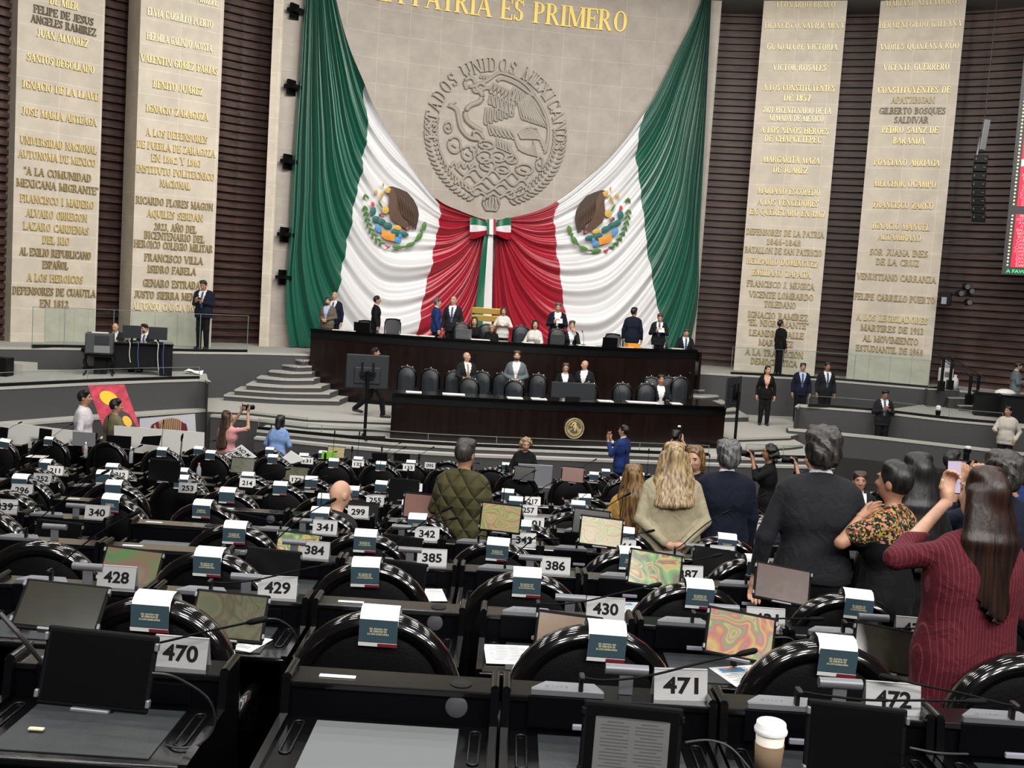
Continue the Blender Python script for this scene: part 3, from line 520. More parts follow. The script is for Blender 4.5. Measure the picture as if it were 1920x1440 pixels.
def drape(top, edge, side, gw, wr, seed, ub, bot):
    rnd = random.Random(seed)
    T0 = [Vector((wall_uv(x, y)[0]*WR, wall_uv(x, y)[1], 0)) for x, y in top]
    E = [Vector((wall_uv(x, y)[0]*WR, wall_uv(x, y)[1], 0)) for x, y in edge]
    B = T0[-1]; ul = wall_uv(*bot)[0]*WR; uc = wall_uv(ub, 560)[0]*WR
    E += [Vector((lerp(ul, uc, .12), .6, 0)), Vector((lerp(ul, uc, .42), -1.6, 0)), Vector((lerp(ul, uc, .78), -.6, 0)), Vector((lerp(ul, uc, .96), 2.0, 0)), Vector((uc, 4.0, 0)), Vector((lerp(uc, B.x, .6), lerp(4.0, B.y, .55), 0)), B]
    def resample(P, wts):
        P = smooth_path(P, 10); d = [0]
        for a, b in zip(P, P[1:]): d.append(d[-1]+(b-a).length)
        return lambda t: Vector((np.interp(t*d[-1], d, [p.x for p in P]), np.interp(t*d[-1], d, [p.y for p in P]), 0))
    f0, f1 = resample(T0, 0), resample(E, 0); fg, fw = polyx(gw), polyx(wr)
    NS, NT = 190, 110; ph = [rnd.uniform(0, 6.28) for _ in range(6)]
    P, a1, a2 = [], [], []; em = [Vector((wall_uv(*e)[0]*WR, wall_uv(*e)[1], 0)) for e in EMB]
    for i in range(NS+1):
        s = i/NS; row = []; g = s**1.25
        for j in range(NT+1):
            t = j/NT; p = f0(t).lerp(f1(t), g)
            amp = .19*min(1, (math.sin(pi*t)+.02)**.6*1.25)
            sj = s+.012*math.sin(7*t+ph[0])+.008*math.sin(15*t+ph[1])
            w1 = math.sin(2*pi*11*sj+ph[2]+.8*math.sin(3*t)); w2 = math.sin(2*pi*29*sj+ph[3]+2*t); w3 = math.sin(2*pi*6*sj+ph[4])
            k = 1.0
            for e in em: k = min(k, .22+.78*min(1, max(0, ((p-e).length-.75)/.8)))
            o = .26+amp*k*(.55*w1+.2*w2+.35*w3)
            if s < .03: o += .05*(1-s/.03)
            a = p.x/WR; zz = p.y; row.append(tuple(wall_at(a, zz, o)))
            a1.append(side*(p.x-fg(zz))); a2.append(side*(p.x-fw(zz)))
        P.append(row)
    mb = MB(); h, w_ = NS+1, NT+1; vs = [q for r in P for q in r]
    fs = [(j*w_+i, j*w_+i+1, (j+1)*w_+i+1, (j+1)*w_+i) for j in range(h-1) for i in range(w_-1) if max(vs[j*w_+i][2], vs[(j+1)*w_+i+1][2], vs[(j+1)*w_+i][2]) > 2.32]
    vs = [(x, y, max(z, 2.3)) for x, y, z in vs]
    if side < 0: fs = [f[::-1] for f in fs]
    mb.add(vs, fs, 0, True); return mb.build('flag_cloth', ['flag_satin'], FLAG, attrs={'gw': a1, 'wr': a2})
drape([(597, -130), (625, 0), (650, 90), (675, 160), (700, 215), (760, 302), (812, 371), (860, 397), (908, 414)], [(592, -130), (567, 0), (556, 150), (545, 300), (537, 450), (530, 600)], 1,
      [(760, -160), (720, -50), (676, 158), (685, 247), (673, 323), (658, 393), (642, 480), (628, 545), (600, 640)], [(860, 300), (812, 368), (823, 400), (815, 440), (806, 490), (790, 560), (775, 635)], 3, 912, (528, 630))
drape([(1330, -130), (1313, 0), (1262, 110), (1215, 200), (1160, 275), (1110, 326), (1050, 373), (1000, 398), (928, 414)], [(1336, -130), (1331, 0), (1324, 150), (1318, 300), (1310, 450), (1302, 600)], -1,
      [(1110, -160), (1150, -50), (1207, 210), (1195, 250), (1190, 300), (1200, 370), (1207, 430), (1213, 480), (1228, 560), (1245, 640)], [(1000, 300), (1045, 384), (1035, 402), (1041, 470), (1052, 550), (1064, 635)], 5, 920, (1300, 630))
# bow and ribbon tails
mat('ribbon_green', (.006, .13, .07), .4); mat('ribbon_white', (.75, .75, .76), .4); mat('ribbon_red', (.33, .004, .02), .4)
def wp(x, y, o): return wall_pt(x, y, o)
mb = MB()
for sd, x0, x1 in ((-1, 919, 881), (1, 924, 958)):
    for mi, f0, f1 in ((0, 0, .34), (1, .34, .67), (2, .67, 1)):
        G = []
        for i in range(9):
            t = i/8; x = lerp(x0, x1, t); hh = lerp(7, 20, min(1, t*1.35)**.8); yc = 424+ (1 if sd > 0 else 0); o = .52+.16*math.sin(pi*min(1, t*1.1))
            G.append([wp(x, yc-hh+2*hh*f+4, o+.05*math.sin(f*pi)) for f in (f0, (f0+f1)/2, f1)])
        mb.grid(G, mi, True, sd > 0)
        G2 = [[wp(lerp(x0, x1, i/8), 424-lerp(7, 20, min(1, i/8*1.35)**.8)*(1-2*f)+4, .42) for f in (f0, f1)] for i in range(9)]; mb.grid(G2, mi, True, sd < 0)
bow = mb.build('bow', ['ribbon_green', 'ribbon_white', 'ribbon_red'], FLAG)
mb = MB()
for mi, x0, x1 in ((0, 913, 917.5), (1, 917.5, 925), (2, 925, 930)):
    mb.grid([[wp(lerp(x0, x1, f), y, .72) for f in (0, 1)] for y in (411, 420, 430, 440)], mi, True, True)
    mb.grid([[wp(lerp(x0, x1, f), y, .5) for f in (0, 1)] for y in (411, 440)], mi, True)
mb.build('bow_knot', ['ribbon_green', 'ribbon_white', 'ribbon_red'], FLAG)
mb = MB()
for mi, xa, xb, ya, yb in ((0, 909, 916, 885, 903), (1, 916, 925, 903, 921)):
    G = []
    for i in range(13):
        t = i/12; y = lerp(438, 650, t); G.append([wp(lerp(lerp(xa, xb, f), lerp(ya, yb, f), t**.8), y, .55+.03*math.sin(6*t+f*3)) for f in (0, .5, 1)])
    mb.grid(G, mi, True, True)
mb.build('ribbon_tail', ['ribbon_green', 'ribbon_white'], FLAG)
# coats of arms on the white bands
for nm, c in (('eagle_brown', (.045, .022, .012)), ('eagle_light', (.10, .05, .028)), ('beak_gold', (.65, .42, .08)), ('cactus_teal', (.02, .14, .13)), ('leaf_green', (.08, .22, .04)), ('stone_orange', (.75, .30, .03)), ('water_blue', (.08, .30, .60)), ('tuna_red', (.6, .08, .12))): mat(nm, c, .6)
CM = ['eagle_brown', 'eagle_light', 'beak_gold', 'cactus_teal', 'leaf_green', 'stone_orange', 'water_blue', 'tuna_red']
def coat(mirror):
    def m(x, y): x, y = x/3+500, y/3; return (x, y) if not mirror else (1863-x, y+7)
    def poly(mbb, pts, mi, o=.0):
        q = [wp(*m(*p), .40+o) for p in pts]; c = sum(q, Vector())/len(q)
        for a, b in zip(q, q[1:]+q[:1]): mbb.add([c+Vector((0, -.025, 0)), a, b], [(0, 1, 2)], mi, True)
        for a, b in zip(q, q[1:]+q[:1]): mbb.quad(a, b, b+Vector((0, .05, 0)), a+Vector((0, .05, 0)), mi)
    def blob(mbb, x, y, rx, ry, mi, ang=0, o=.0, n=10): poly(mbb, [(x+rx*math.cos(a)*math.cos(ang)-ry*math.sin(a)*math.sin(ang), y+rx*math.cos(a)*math.sin(ang)+ry*math.sin(a)*math.cos(ang)) for a in [2*pi*k/n for k in range(n)]], mi, o)
    root = MB()
    poly(root, [(682, 1052), (705, 1048), (745, 1060), (790, 1080), (825, 1120), (848, 1165), (856, 1205), (850, 1245), (838, 1295), (830, 1260), (822, 1290), (812, 1255), (800, 1280), (790, 1240), (772, 1225), (750, 1215), (735, 1190), (720, 1150)], 0)
    e = root.build('coat_of_arms', CM, FLAG)
    b = MB(); poly(b, [(680, 1060), (715, 1060), (735, 1110), (742, 1170), (760, 1220), (812, 1285), (800, 1294), (745, 1268), (700, 1230), (684, 1170), (690, 1110)], 1, .03)
    for k in range(6): poly(b, [(735+k*16, 1085+k*16), (741+k*16, 1085+k*16), (766+k*14, 1210+k*10), (758+k*14, 1212+k*10)], 1, .03)
    b.build('eagle_body', CM, FLAG)
    b = MB(); poly(b, [(665, 1060), (682, 1050), (700, 1062), (690, 1085), (672, 1084)], 2, .04); blob(b, 668, 1180, 20, 22, 2, 0, .04); blob(b, 735, 1280, 24, 14, 2, .3, .05); blob(b, 648, 1100, 6, 30, 2, .4, .03); blob(b, 640, 1150, 5, 26, 4, -.5, .03); blob(b, 655, 1040, 5, 12, 2, 0, .03); blob(b, 615, 1080, 8, 14, 2, 0, .03)
    b.build('snake_and_claws', CM, FLAG)
    b = MB()
    for x, y, rx, ry, an in ((598, 1188, 17, 26, .1), (614, 1232, 20, 18, .4), (648, 1246, 24, 17, .4), (682, 1268, 26, 18, .3), (726, 1305, 28, 17, .2), (770, 1315, 30, 13, .2), (640, 1210, 10, 10, 0)): blob(b, x, y, rx, ry, 3, an, .02)
    blob(b, 596, 1148, 10, 14, 7, 0, .03); blob(b, 650, 1215, 9, 9, 7, 0, .04); blob(b, 792, 1285, 9, 9, 7, 0, .03); b.build('cactus', CM, FLAG)
    b = MB(); poly(b, [(648, 1290), (700, 1312), (724, 1318), (716, 1358), (668, 1346), (646, 1330)], 5, .03); blob(b, 628, 1285, 16, 26, 6, -.5, .02); blob(b, 736, 1350, 22, 16, 6, .2, .02); blob(b, 750, 1330, 10, 14, 6, 0, .03); b.build('stone_and_water', CM, FLAG)
    b = MB()
    for (x, y), an in zip(((556, 1105), (552, 1170), (558, 1200), (564, 1232), (574, 1262), (586, 1292), (602, 1322), (622, 1348), (644, 1368)), (1.4, 1.5, 1.5, 1.4, 1.3, 1.1, 1., .9, .7)):
        blob(b, x-7, y, 16, 6, 4, an+.5, .01); blob(b, x+8, y, 16, 6, 4, an-.5, .01)
    for x, y, rx, ry, an in ((885, 1272, 26, 13, 1.8), (858, 1330, 26, 14, 2.2), (806, 1376, 30, 12, -.4), (735, 1390, 30, 12, .1), (870, 1300, 14, 5, 1.2), (838, 1352, 14, 5, -.8), (770, 1388, 14, 5, 0)): blob(b, x, y, rx, ry, 4, an, .01)
    blob(b, 678, 1386, 16, 5, 7, .5, .02); blob(b, 684, 1392, 14, 4, 7, -.6, .03); b.build('wreath', CM, FLAG)
coat(False); coat(True)
# brackets holding the flag's outer edge
for x, y in ((556, 20), (550, 163), (543, 303), (537, 440), (534, 520)):
    p = wall_pt(x, y, .22); m_ = MB(); m_.box(p, (.34, .42, .10), 0, Rz(-.5)); m_.box(p+Vector((-.08, .1, 0)), (.08, .3, .42), 0, Rz(-.5)); m_.build('edge_bracket', ['black'], FLAG)
# ---------------------------------------------------------------- seats, desks and what lies on them
ORD = ['', 'first', 'second', 'third', 'fourth', 'fifth', 'sixth', 'seventh', 'eighth', 'ninth', 'tenth', 'eleventh', 'twelfth', 'thirteenth', 'fourteenth', 'fifteenth', 'sixteenth', 'seventeenth']
ROWN = dict(A='nearest desk row, with plate 471', B='desk row with plate 430', C='desk row with plate 386', D='desk row with plate 343', E='desk row with plate 299', F='desk row with plate 255', G='desk row with plate 214', H='desk row with plate 173', I='desk row with plate 131', J='desk row with plate 095', K='front row below the podium')
CHAIRROW = dict(B='behind the plate 471 desks', C='behind the plate 430 desks', D='behind the plate 386 desks', E='behind the plate 343 desks', F='behind the plate 299 desks', G='behind the plate 255 desks', H='behind the plate 214 desks', I='across the cross aisle', J='behind the plate 131 desks', K='of the front row')
DESKY = dict(A=3.57, B=5.1, C=6.65, D=8.15, E=9.65, F=11.15, G=12.65, H=14.1, I=17.2, J=18.7, K=20.2)
SHELF, SURF = .87, .745
mat('writing_mat', (.018, .022, .025), .5, bump=.1, bscale=30); mat('mat_grey', (.13, .14, .145), .6); mat('panel_blue_black', (.0014, .0016, .0024), .5, spec=.06); mat('button_lilac', (.30, .30, .36), .3)
mat('rim_gloss', (.004, .0035, .0035), .12, spec=.4, coat=.6); mat('screen_black', (.002, .002, .0022), .25, spec=.3); mat('screen_doc', (.10, .10, .10), .5); mat('digit_black', (.004, .004, .005), .7, spec=.2); mat('plate_steel', (.50, .50, .50), .5, .6, noise=.06, nscale=60, stretch=(1, 1, 8)); mat('plate_white', (.72, .72, .70), .5)
def arch(hw, z0, zs, ht, n=20): # outline of a chair back: up the left side, over the top, down the right
    return [(-hw, z0), (-hw, lerp(z0, zs, .5))]+[(-hw*math.cos(pi*k/n), zs+ht*math.sin(pi*k/n)**.92) for k in range(n+1)]+[(hw, lerp(z0, zs, .5)), (hw, z0)]
def make_chair():
    t = thing('chair', '', 'chair'); o = arch(.315, .36, .78, .325)
    mb = MB(); sec = [(.0, -.045), (.028, -.035), (.042, 0), (.034, .05), (.0, .085), (-.04, .075), (-.05, .02), (-.036, -.03)]   # radial, depth
    P = []
    for i, (x, z) in enumerate(o):
        a, b = o[max(i-1, 0)], o[min(i+1, len(o)-1)]; d = Vector((b[0]-a[0], b[1]-a[1])).normalized(); nn = (-d.y, d.x)
        P.append([(x+nn[0]*r, yy, z+nn[1]*r) for r, yy in sec+sec[:1]])
    mb.grid(P, 0, True); mb.build('rim', ['rim_gloss'], t, local=True)
    mb = MB(); c = [(x*.93, z if i in (0, len(o)-1) else .36+(z-.36)*.965) for i, (x, z) in enumerate(o)]; n = len(c)
    for sgn, y0 in ((-1, -.012), (1, .06)):
        rings = []
        for f, yy in ((1, 0), (.86, .022), (.5, .032)): rings.append([(x*f, y0+sgn*yy, .66+(z-.66)*f) for x, z in c])
        mb.grid([r+r[:1] for r in rings], 0, True, sgn < 0); mb.add(rings[-1], [tuple(range(n)) if sgn < 0 else tuple(range(n-1, -1, -1))], 0, True)
    mb.build('backrest', ['leather'], t, local=True)
    mb = MB(); mb.box((0, .28, .46), (.54, .42, .13), 0, None, .05); mb.build('seat', ['leather'], t, local=True)
    for sx in (-1, 1):
        mb = MB(); mb.tube([(sx*.31, .02, .62), (sx*.33, .12, .66), (sx*.33, .34, .655), (sx*.32, .39, .60), (sx*.31, .36, .47)], .032, 0, 8); mb.build('armrest', ['black_gloss'], t, local=True)
    mb = MB(); mb.tube([(0, .28, .4), (0, .28, .1)], .035, 0, 8)
    for k in range(5): a = 2*pi*k/5+.3; mb.tube([(0, .28, .12), (.28*math.cos(a), .28+.28*math.sin(a), .05)], .022, 0, 6)
    mb.build('pedestal', ['dark_metal'], t, local=True); return t
def make_booklet(tiny):
    mb = MB(); hw = .076; prof = [(.10, -.055), (.085, -.01), (.06, .018), (.02, .03), (-.022, .026), (-.052, .004), (-.060, -.03)]
    mb.grid([[(x, y, z) for x in (-hw, 0, hw)] for y, z in prof], 0, True, True); root = mb.build('folded_booklet', ['white_paper'])
    def face(mbb, x0, x1, z0, z1, y, mi=0): mbb.grid([[(x, y-(.005 if zz == z1 else 0), zz) for x in (x0, x1)] for zz in (z1, z0)], mi, False, True)
    m = MB(); face(m, -hw, hw, -.098, -.006, -.0625); m.build('cover', ['teal_card'], root, local=True)
    m = MB(); face(m, -hw, hw, -.115, -.098, -.0635); m.build('bottom_band', ['white_paper'], root, local=True)
    m = MB(); face(m, 0, hw, -.115, -.100, -.065); m.build('maroon_band', ['maroon'], root, local=True)
    if not tiny:
        m = MB()
        for s, zz, w_ in (('PRIMER PERIODO EXTRAORDINARIO', -.036, .132), ('DEL SEGUNDO AÑO', -.047, .07), ('DE EJERCICIO DE', -.057, .066), ('LA LXVI LEGISLATURA', -.068, .084)): text_mesh(m, s, lambda u, v, d: Vector((u, -.0652-d*.02, zz+v)), .0068, w_, .03)
        m.build('title_lettering', ['gold_pale'], root, local=True)
    return root
def make_desk(kind):
    """kind: 'unit' (conference panel in the riser) or 'plain' (cup hole and smooth riser)."""
    t = thing('desk', '', 'desk'); W2 = .365
    m = MB(); m.box((0, .065, SHELF-.012), (2*W2, .15, .024), 0, None, .006)
    m.build('shelf_top', ['black_gloss'], t, local=True)
    m = MB(); m.box((0, .065, SHELF/2-.01), (2*W2-.02, .125, SHELF-.03)); m.build('riser', ['panel_blue_black'], t, local=True)
    m = MB(); m.box((0, -.225, SURF-.015), (2*W2, .45, .03), 0, None, .008); m.tube([(-W2, -.45, SURF-.01), (W2, -.45, SURF-.01)], .014, 0, 8); m.build('work_surface', ['black_gloss'], t, local=True)
    m = MB(); m.box((0, -.225, SURF+.002), (.50, .37, .006), 0, None, .002); m.build('writing_mat', ['mat_grey' if kind == 'plain' else 'writing_mat'], t, local=True)
    for sx in (-1, 1):
        m = MB(); x = sx*.308; ring = []
        for k in range(16):
            a = 2*pi*k/16; ring.append((x+.018*math.cos(a), -.18+(.11 if math.sin(a) >= 0 else -.11)+.018*math.sin(a), SURF+.003))
        m.tube(ring+ring[:1], .0045, 0, 5, False); m.build('pencil_groove', ['dark_metal'], t, local=True)
    for sx in (-1, 1):
        m = MB(); x = sx*(W2+.004)
        pts = [(-.46, .1), (.14, .1), (.14, SHELF+.015), (-.02, SHELF+.015), (-.04, SURF+.02), (-.46, SURF+.015)]
        m.add([(x-.014, a, b) for a, b in pts]+[(x+.014, a, b) for a, b in pts], [tuple(range(5, -1, -1)), tuple(range(6, 12))]+[(i, (i+1) % 6, (i+1) % 6+6, i+6) for i in range(6)])
        m.tube([(x, -.01, SHELF+.012), (x, .14, SHELF+.012)], .017, 0, 8); m.build('end_panel', ['black_gloss'], t, local=True)
    if kind == 'plain':
        m = MB(); m.lathe([(.0, 0), (.033, 0), (.037, .003), (.040, .0)], (.245, .06, SHELF+.002), 0, 20); m.build('cup_hole', ['black'], t, local=True)
        m = MB(); m.box((-.20, .05, SHELF+.003), (.13, .022, .003)); m.build('name_strip', ['white_paper'], t, local=True)
        m = MB(); m.lathe([(0, -.004), (.036, -.003), (.04, 0)], (.235, 0, SHELF-.06), 0, 18, 'y'); m.build('port_cap', ['dark_grey'], t, local=True)
    else:
        m = MB(); m.box((.17, -.004, SHELF-.075), (.17, .008, .075), 0, None, .003); m.build('socket_cover', ['panel_blue_black'], t, local=True)
    return t
def make_unit():
    t = thing('conference_unit', '', 'conference microphone')
    m = MB(); z = SHELF; q = [(-.27, .015), (-.22, .062), (-.05, .062), (-.02, .015), (-.02, -.006), (-.27, -.006)]
    m.add([(x, y, z+.004) for x, y in q]+[(x, y, z+(.022 if y < .03 else .03)) for x, y in q], [(0, 1, 2, 3, 4, 5), (11, 10, 9, 8, 7, 6)]+[(i, i+6, (i+1) % 6+6, (i+1) % 6) for i in range(6)])
    m.build('top_wedge', ['silver'], t, local=True)
    m = MB(); m.box((-.15, -.006, z-.055), (.26, .012, .115), 0, None, .004); m.build('front_panel', ['panel_blue_black'], t, local=True)
    m = MB(); m.box((-.075, -.016, z-.098), (.095, .014, .02), 0, None, .004); m.build('button_bar', ['button_lilac'], t, local=True)
    m = MB(); m.box((-.10, .012, z+.045), (.016, .03, .07), 0, None, .005); m.box((-.10, -.004, z+.078), (.02, .05, .014), 0, None, .005); m.build('microphone_post', ['dark_metal'], t, local=True)
    m = MB()
    if True:
        for i, ch in enumerate('BOSCH'):       # printed to be read from the far side
            wd, ps = glyph_polys(ch, .9)
            for p in ps: m.add([(-.145-(i*.016+x*.015), .018+.010*(1-y), z+.0265+.0022*(1-y)) for x, y in p], [(0, 1, 2, 3)])
    m.build('maker_lettering', ['dark_grey'], t, local=True)
    return t
GOOSE = {}
def gooseneck(var):
    L = [((-.10, -.02, .08), (-.02, -.03, .08), (.12, -.02, .10), (.30, .0, .15), (.44, .02, .185)), ((-.10, -.02, .08), (.0, -.03, .075), (.14, -.03, .07), (.32, -.04, .085), (.46, -.05, .095)), ((-.10, -.02, .08), (-.05, -.02, .11), (.04, .0, .20), (.16, .03, .30), (.26, .05, .36)), ((-.10, 0, .08), (-.10, .0, .2), (-.095, .01, .33), (-.09, .02, .45), (-.09, .03, .52)), ((-.10, -.02, .08), (-.16, -.02, .085), (-.26, -.0, .10), (-.40, .0, .12), (-.5, .02, .13))][var]
    m = MB(); pts = smooth_path([(x, y, z+SHELF) for x, y, z in L], 5); n = len(pts); rs = [.0042]*n
    m.tube(pts, rs, 0, 6); d = (pts[-1]-pts[-2]).normalized(); m.tube([pts[-1]-d*.015, pts[-1], pts[-1]+d*.012, pts[-1]+d*.05, pts[-1]+d*.062], [.004, .010, .0115, .0115, .007], 0, 8)
    return m.build('gooseneck_microphone', ['black_matte'])
def swirl(name, cols, scale, dist, bright, seed, kind='wave'):
    m = bpy.data.materials.new(name); m.use_nodes = True; nt = m.node_tree; b = nt.nodes['Principled BSDF']; b.inputs['Roughness'].default_value = .18
    tc = nt.nodes.new('ShaderNodeTexCoord'); mp = nt.nodes.new('ShaderNodeMapping'); mp.inputs['Location'].default_value = (seed*1.3, seed*.7, seed); nt.links.new(tc.outputs['Object'], mp.inputs[0])
    n0 = nt.nodes.new('ShaderNodeTexNoise'); n0.inputs['Scale'].default_value = scale; n0.inputs['Detail'].default_value = 1.5; n0.inputs['Distortion'].default_value = dist; nt.links.new(mp.outputs[0], n0.inputs[0])
    mu = nt.nodes.new('ShaderNodeMath'); mu.operation = 'MULTIPLY'; mu.inputs[1].default_value = 8.0 if kind == 'wave' else 1.0; nt.links.new(n0.outputs[0], mu.inputs[0])
    fr = nt.nodes.new('ShaderNodeMath'); fr.operation = 'PINGPONG' if kind == 'wave' else 'MULTIPLY'; fr.inputs[1].default_value = 1; nt.links.new(mu.outputs[0], fr.inputs[0])
    r = nt.nodes.new('ShaderNodeValToRGB'); nt.links.new(fr.outputs[0], r.inputs[0])
    while len(r.color_ramp.elements) < len(cols): r.color_ramp.elements.new(.5)
    for i, c in enumerate(cols): r.color_ramp.elements[i].position = (i/(len(cols)-1)) if kind == 'wave' else lerp(.3, .7, i/(len(cols)-1)); r.color_ramp.elements[i].color = (*[q*(.5 if name not in ('screen_olive', 'screen_dark', 'screen_lilac') else .36) for q in c], 1)
    nt.links.new(r.outputs[0], b.inputs['Base Color']); nt.links.new(r.outputs[0], b.inputs['Emission Color']); b.inputs['Emission Strength'].default_value = bright; MATS[name] = m
BR = (.20, .12, .06); YE = (.45, .38, .12); GR = (.13, .25, .06); RD = (.42, .10, .09); OR = (.5, .22, .06); PK = (.36, .17, .15)
swirl('screen_brown', [(.16, .10, .05), (.22, .13, .07), (.19, .13, .06)], 5, .6, .5, 1, 'flat'); swirl('screen_rainbow', [YE, OR, RD, (.3, .2, .16), GR, YE, PK], 4.2, 1.2, .55, 5); swirl('screen_green', [(.10, .08, .04), GR, (.1, .35, .08), YE, OR, (.10, .08, .04)], 4, 1.6, .6, 9)
swirl('screen_olive', [(.10, .09, .05), (.17, .16, .08), (.10, .13, .07), (.20, .15, .09)], 5, 1, .4, 3); swirl('screen_dark', [(.03, .035, .02), (.05, .045, .03), (.035, .04, .03)], 6, 1, .2, 6, 'flat'); swirl('screen_pink', [(.26, .14, .11), (.3, .16, .13), (.22, .12, .1)], 5, .5, .5, 8, 'flat')
swirl('screen_yellow', [(.4, .34, .16), (.5, .38, .2), (.34, .22, .12), (.45, .42, .18), (.28, .3, .1)], 3.5, 1.5, .6, 12); swirl('screen_blur', [(.09, .14, .06), (.16, .2, .09), (.22, .1, .08), (.08, .2, .06), (.13, .11, .09)], 6, .5, .45, 15, 'flat'); swirl('screen_lilac', [(.2, .15, .13), (.26, .19, .16), (.21, .17, .15), (.25, .16, .15)], 4, .8, .5, 17)
def tablet(px, py, wpx, scr, label, tilt=28, yaw=0, roll=0, hh=.225, doc=False, wr=.32):
    D = wr*FPX/wpx; c = at_y(px, py, D); t = thing('tablet_stand', label, 'tablet', (c.x, c.y, c.z), math.radians(yaw), 'tablets on desk arms')
    Mx = (Ry(math.radians(roll)) @ Rx(math.radians(-tilt))).to_4x4()
    def pc(nm, mb, mats): b = MB(); b.merge(mb, Mx); return b.build(nm, mats, t, local=True)
    m = MB(); m.box((0, .008, 0), (wr, .016, hh), 0, None, .007); pc('case', m, ['black_matte'])
    m = MB(); m.box((0, -.0015, 0), (wr-.028, .003, hh-.03)); pc('screen', m, [scr])
    if doc:
        m = MB(); m.box((0, -.004, -.02), (wr*.74, .002, hh*.78)); q = pc('document_page', m, ['screen_doc'])
        m = MB()
        for k in range(15):
            for s in (-1, 1): m.box((s*wr*.17, -.0055, hh*.26-k*hh*.042), (wr*.28*(1 if k % 4 else .6), .001, .0022))
        m.box((0, -.0055, hh*.31), (wr*.7, .001, .004)); pc('document_text', m, ['dark_grey'])
    for sx in (-1, 1):
        for sz in (-1, 1): m = MB(); m.box((sx*(wr/2-.002), .0, sz*hh*.36), (.012, .026, .024), 0, None, .004); pc('clip', m, ['silver' if not doc else 'black_matte'])
    m = MB(); m.box((0, -.004, -hh/2-.002), (.11, .03, .012), 0, None, .004); pc('bottom_grip', m, ['silver'])
    b = Mx @ Vector((0, .03, 0)); m = MB(); m.box((b.x, b.y+.015, b.z), (.10, .03, .08), 0, None, .006); m.tube([(b.x, b.y+.03, b.z), (b.x, b.y+.07, b.z+.0), (b.x, b.y+.09, b.z-.06), (b.x, b.y+.1, b.z-.17)], .018, 0, 8); m.build('mount_arm', ['dark_metal'], t, local=True)
    return t
def arm_post(x, y, zs, row, k):
    t = thing('swivel_bracket', f'chrome swivel bracket on the {ORD[k]} desk, {ROWN[row]}', 'bracket', (x, y+.06, zs), 0, 'chrome tablet arms')
    m = MB(); m.box((0, 0, .04), (.05, .012, .08), 0, None, .003); m.build('upright', ['silver'], t, local=True)
    m = MB(); m.tube([(-.075, .0, .09), (.075, .0, .09)], .019, 0, 12); m.build('swivel_cylinder', ['silver'], t, local=True)
FONTC = {}
def digits_mesh(txt, h, bold=.018):
    key = txt
    if key in FONTC: return FONTC[key]
    cu = bpy.data.curves.new('digits', 'FONT'); cu.body = txt; cu.size = 1; cu.align_x = 'CENTER'; cu.offset = bold; cu.extrude = 0; cu.resolution_u = 4
    o = bpy.data.objects.new('digits', cu); COL.objects.link(o); bpy.context.view_layer.update(); me = o.to_mesh(); v = [tuple(x.co) for x in me.vertices]; f = [tuple(p.vertices) for p in me.polygons]
    o.to_mesh_clear(); bpy.data.objects.remove(o); FONTC[key] = (v, f); return FONTC[key]
def flat_text(mb, txt, fn, h, width=None, mi=0, bold=.018):
    v, f = digits_mesh(txt, h, bold); xs = [p[0] for p in v] or [0]; wd = max(xs)-min(xs); sx = width/wd if width else h/.72; cx = (max(xs)+min(xs))/2; sy = h/.72
    mb.add([fn((x-cx)*sx, y*sy) for x, y, _ in v], f, mi)
def plate(num, px, row, note='', white=False, yaw=0, fine=True, wd=.19):
    D = DESKY[row]+.065; zs = ROWS[row][1]+SHELF; c = at_y(px, 1000, D); hy = 546+.0647*(px-960); c.z = zs; x = (px-960)/FPX*D*1.0
    p = at_y(px, hy+(CZ-zs)/D*FPX, D); dn = num.replace('0', '0')
    t = thing('number_plate', f'steel tent plate reading {num} {note}'.strip() if not white else f'white tent plate reading {num} {note}'.strip(), 'number plate', (p.x, p.y, zs), math.radians(yaw), 'seat number plates')
    h = .102*wd/.19; a = .055; fm = 'plate_white' if white else 'plate_steel'
    m = MB(); 
    for s in (-1, 1):
        q = [(-wd/2, s*a/2*1.0, 0), (wd/2, s*a/2, 0), (wd/2, s*.004, h), (-wd/2, s*.004, h)]; q2 = [(x_, y_-s*.003, z_) for x_, y_, z_ in q]
        m.add(q+q2, [(0, 1, 2, 3), (7, 6, 5, 4), (0, 4, 5, 1), (1, 5, 6, 2), (2, 6, 7, 3), (3, 7, 4, 0)])
    m.box((0, 0, h), (wd, .010, .004)); m.build('folded_sheet', [fm], t, local=True)
    m = MB(); flat_text(m, num, lambda u, v: Vector((u, -.0012-(a/2-(a/2-.004)*((v+h*.24)/h)), v+h*.24)), h*.52, wd*.66, 0, .03); m.build('digits', ['digit_black'], t, local=True)
    return t
PLC = {}
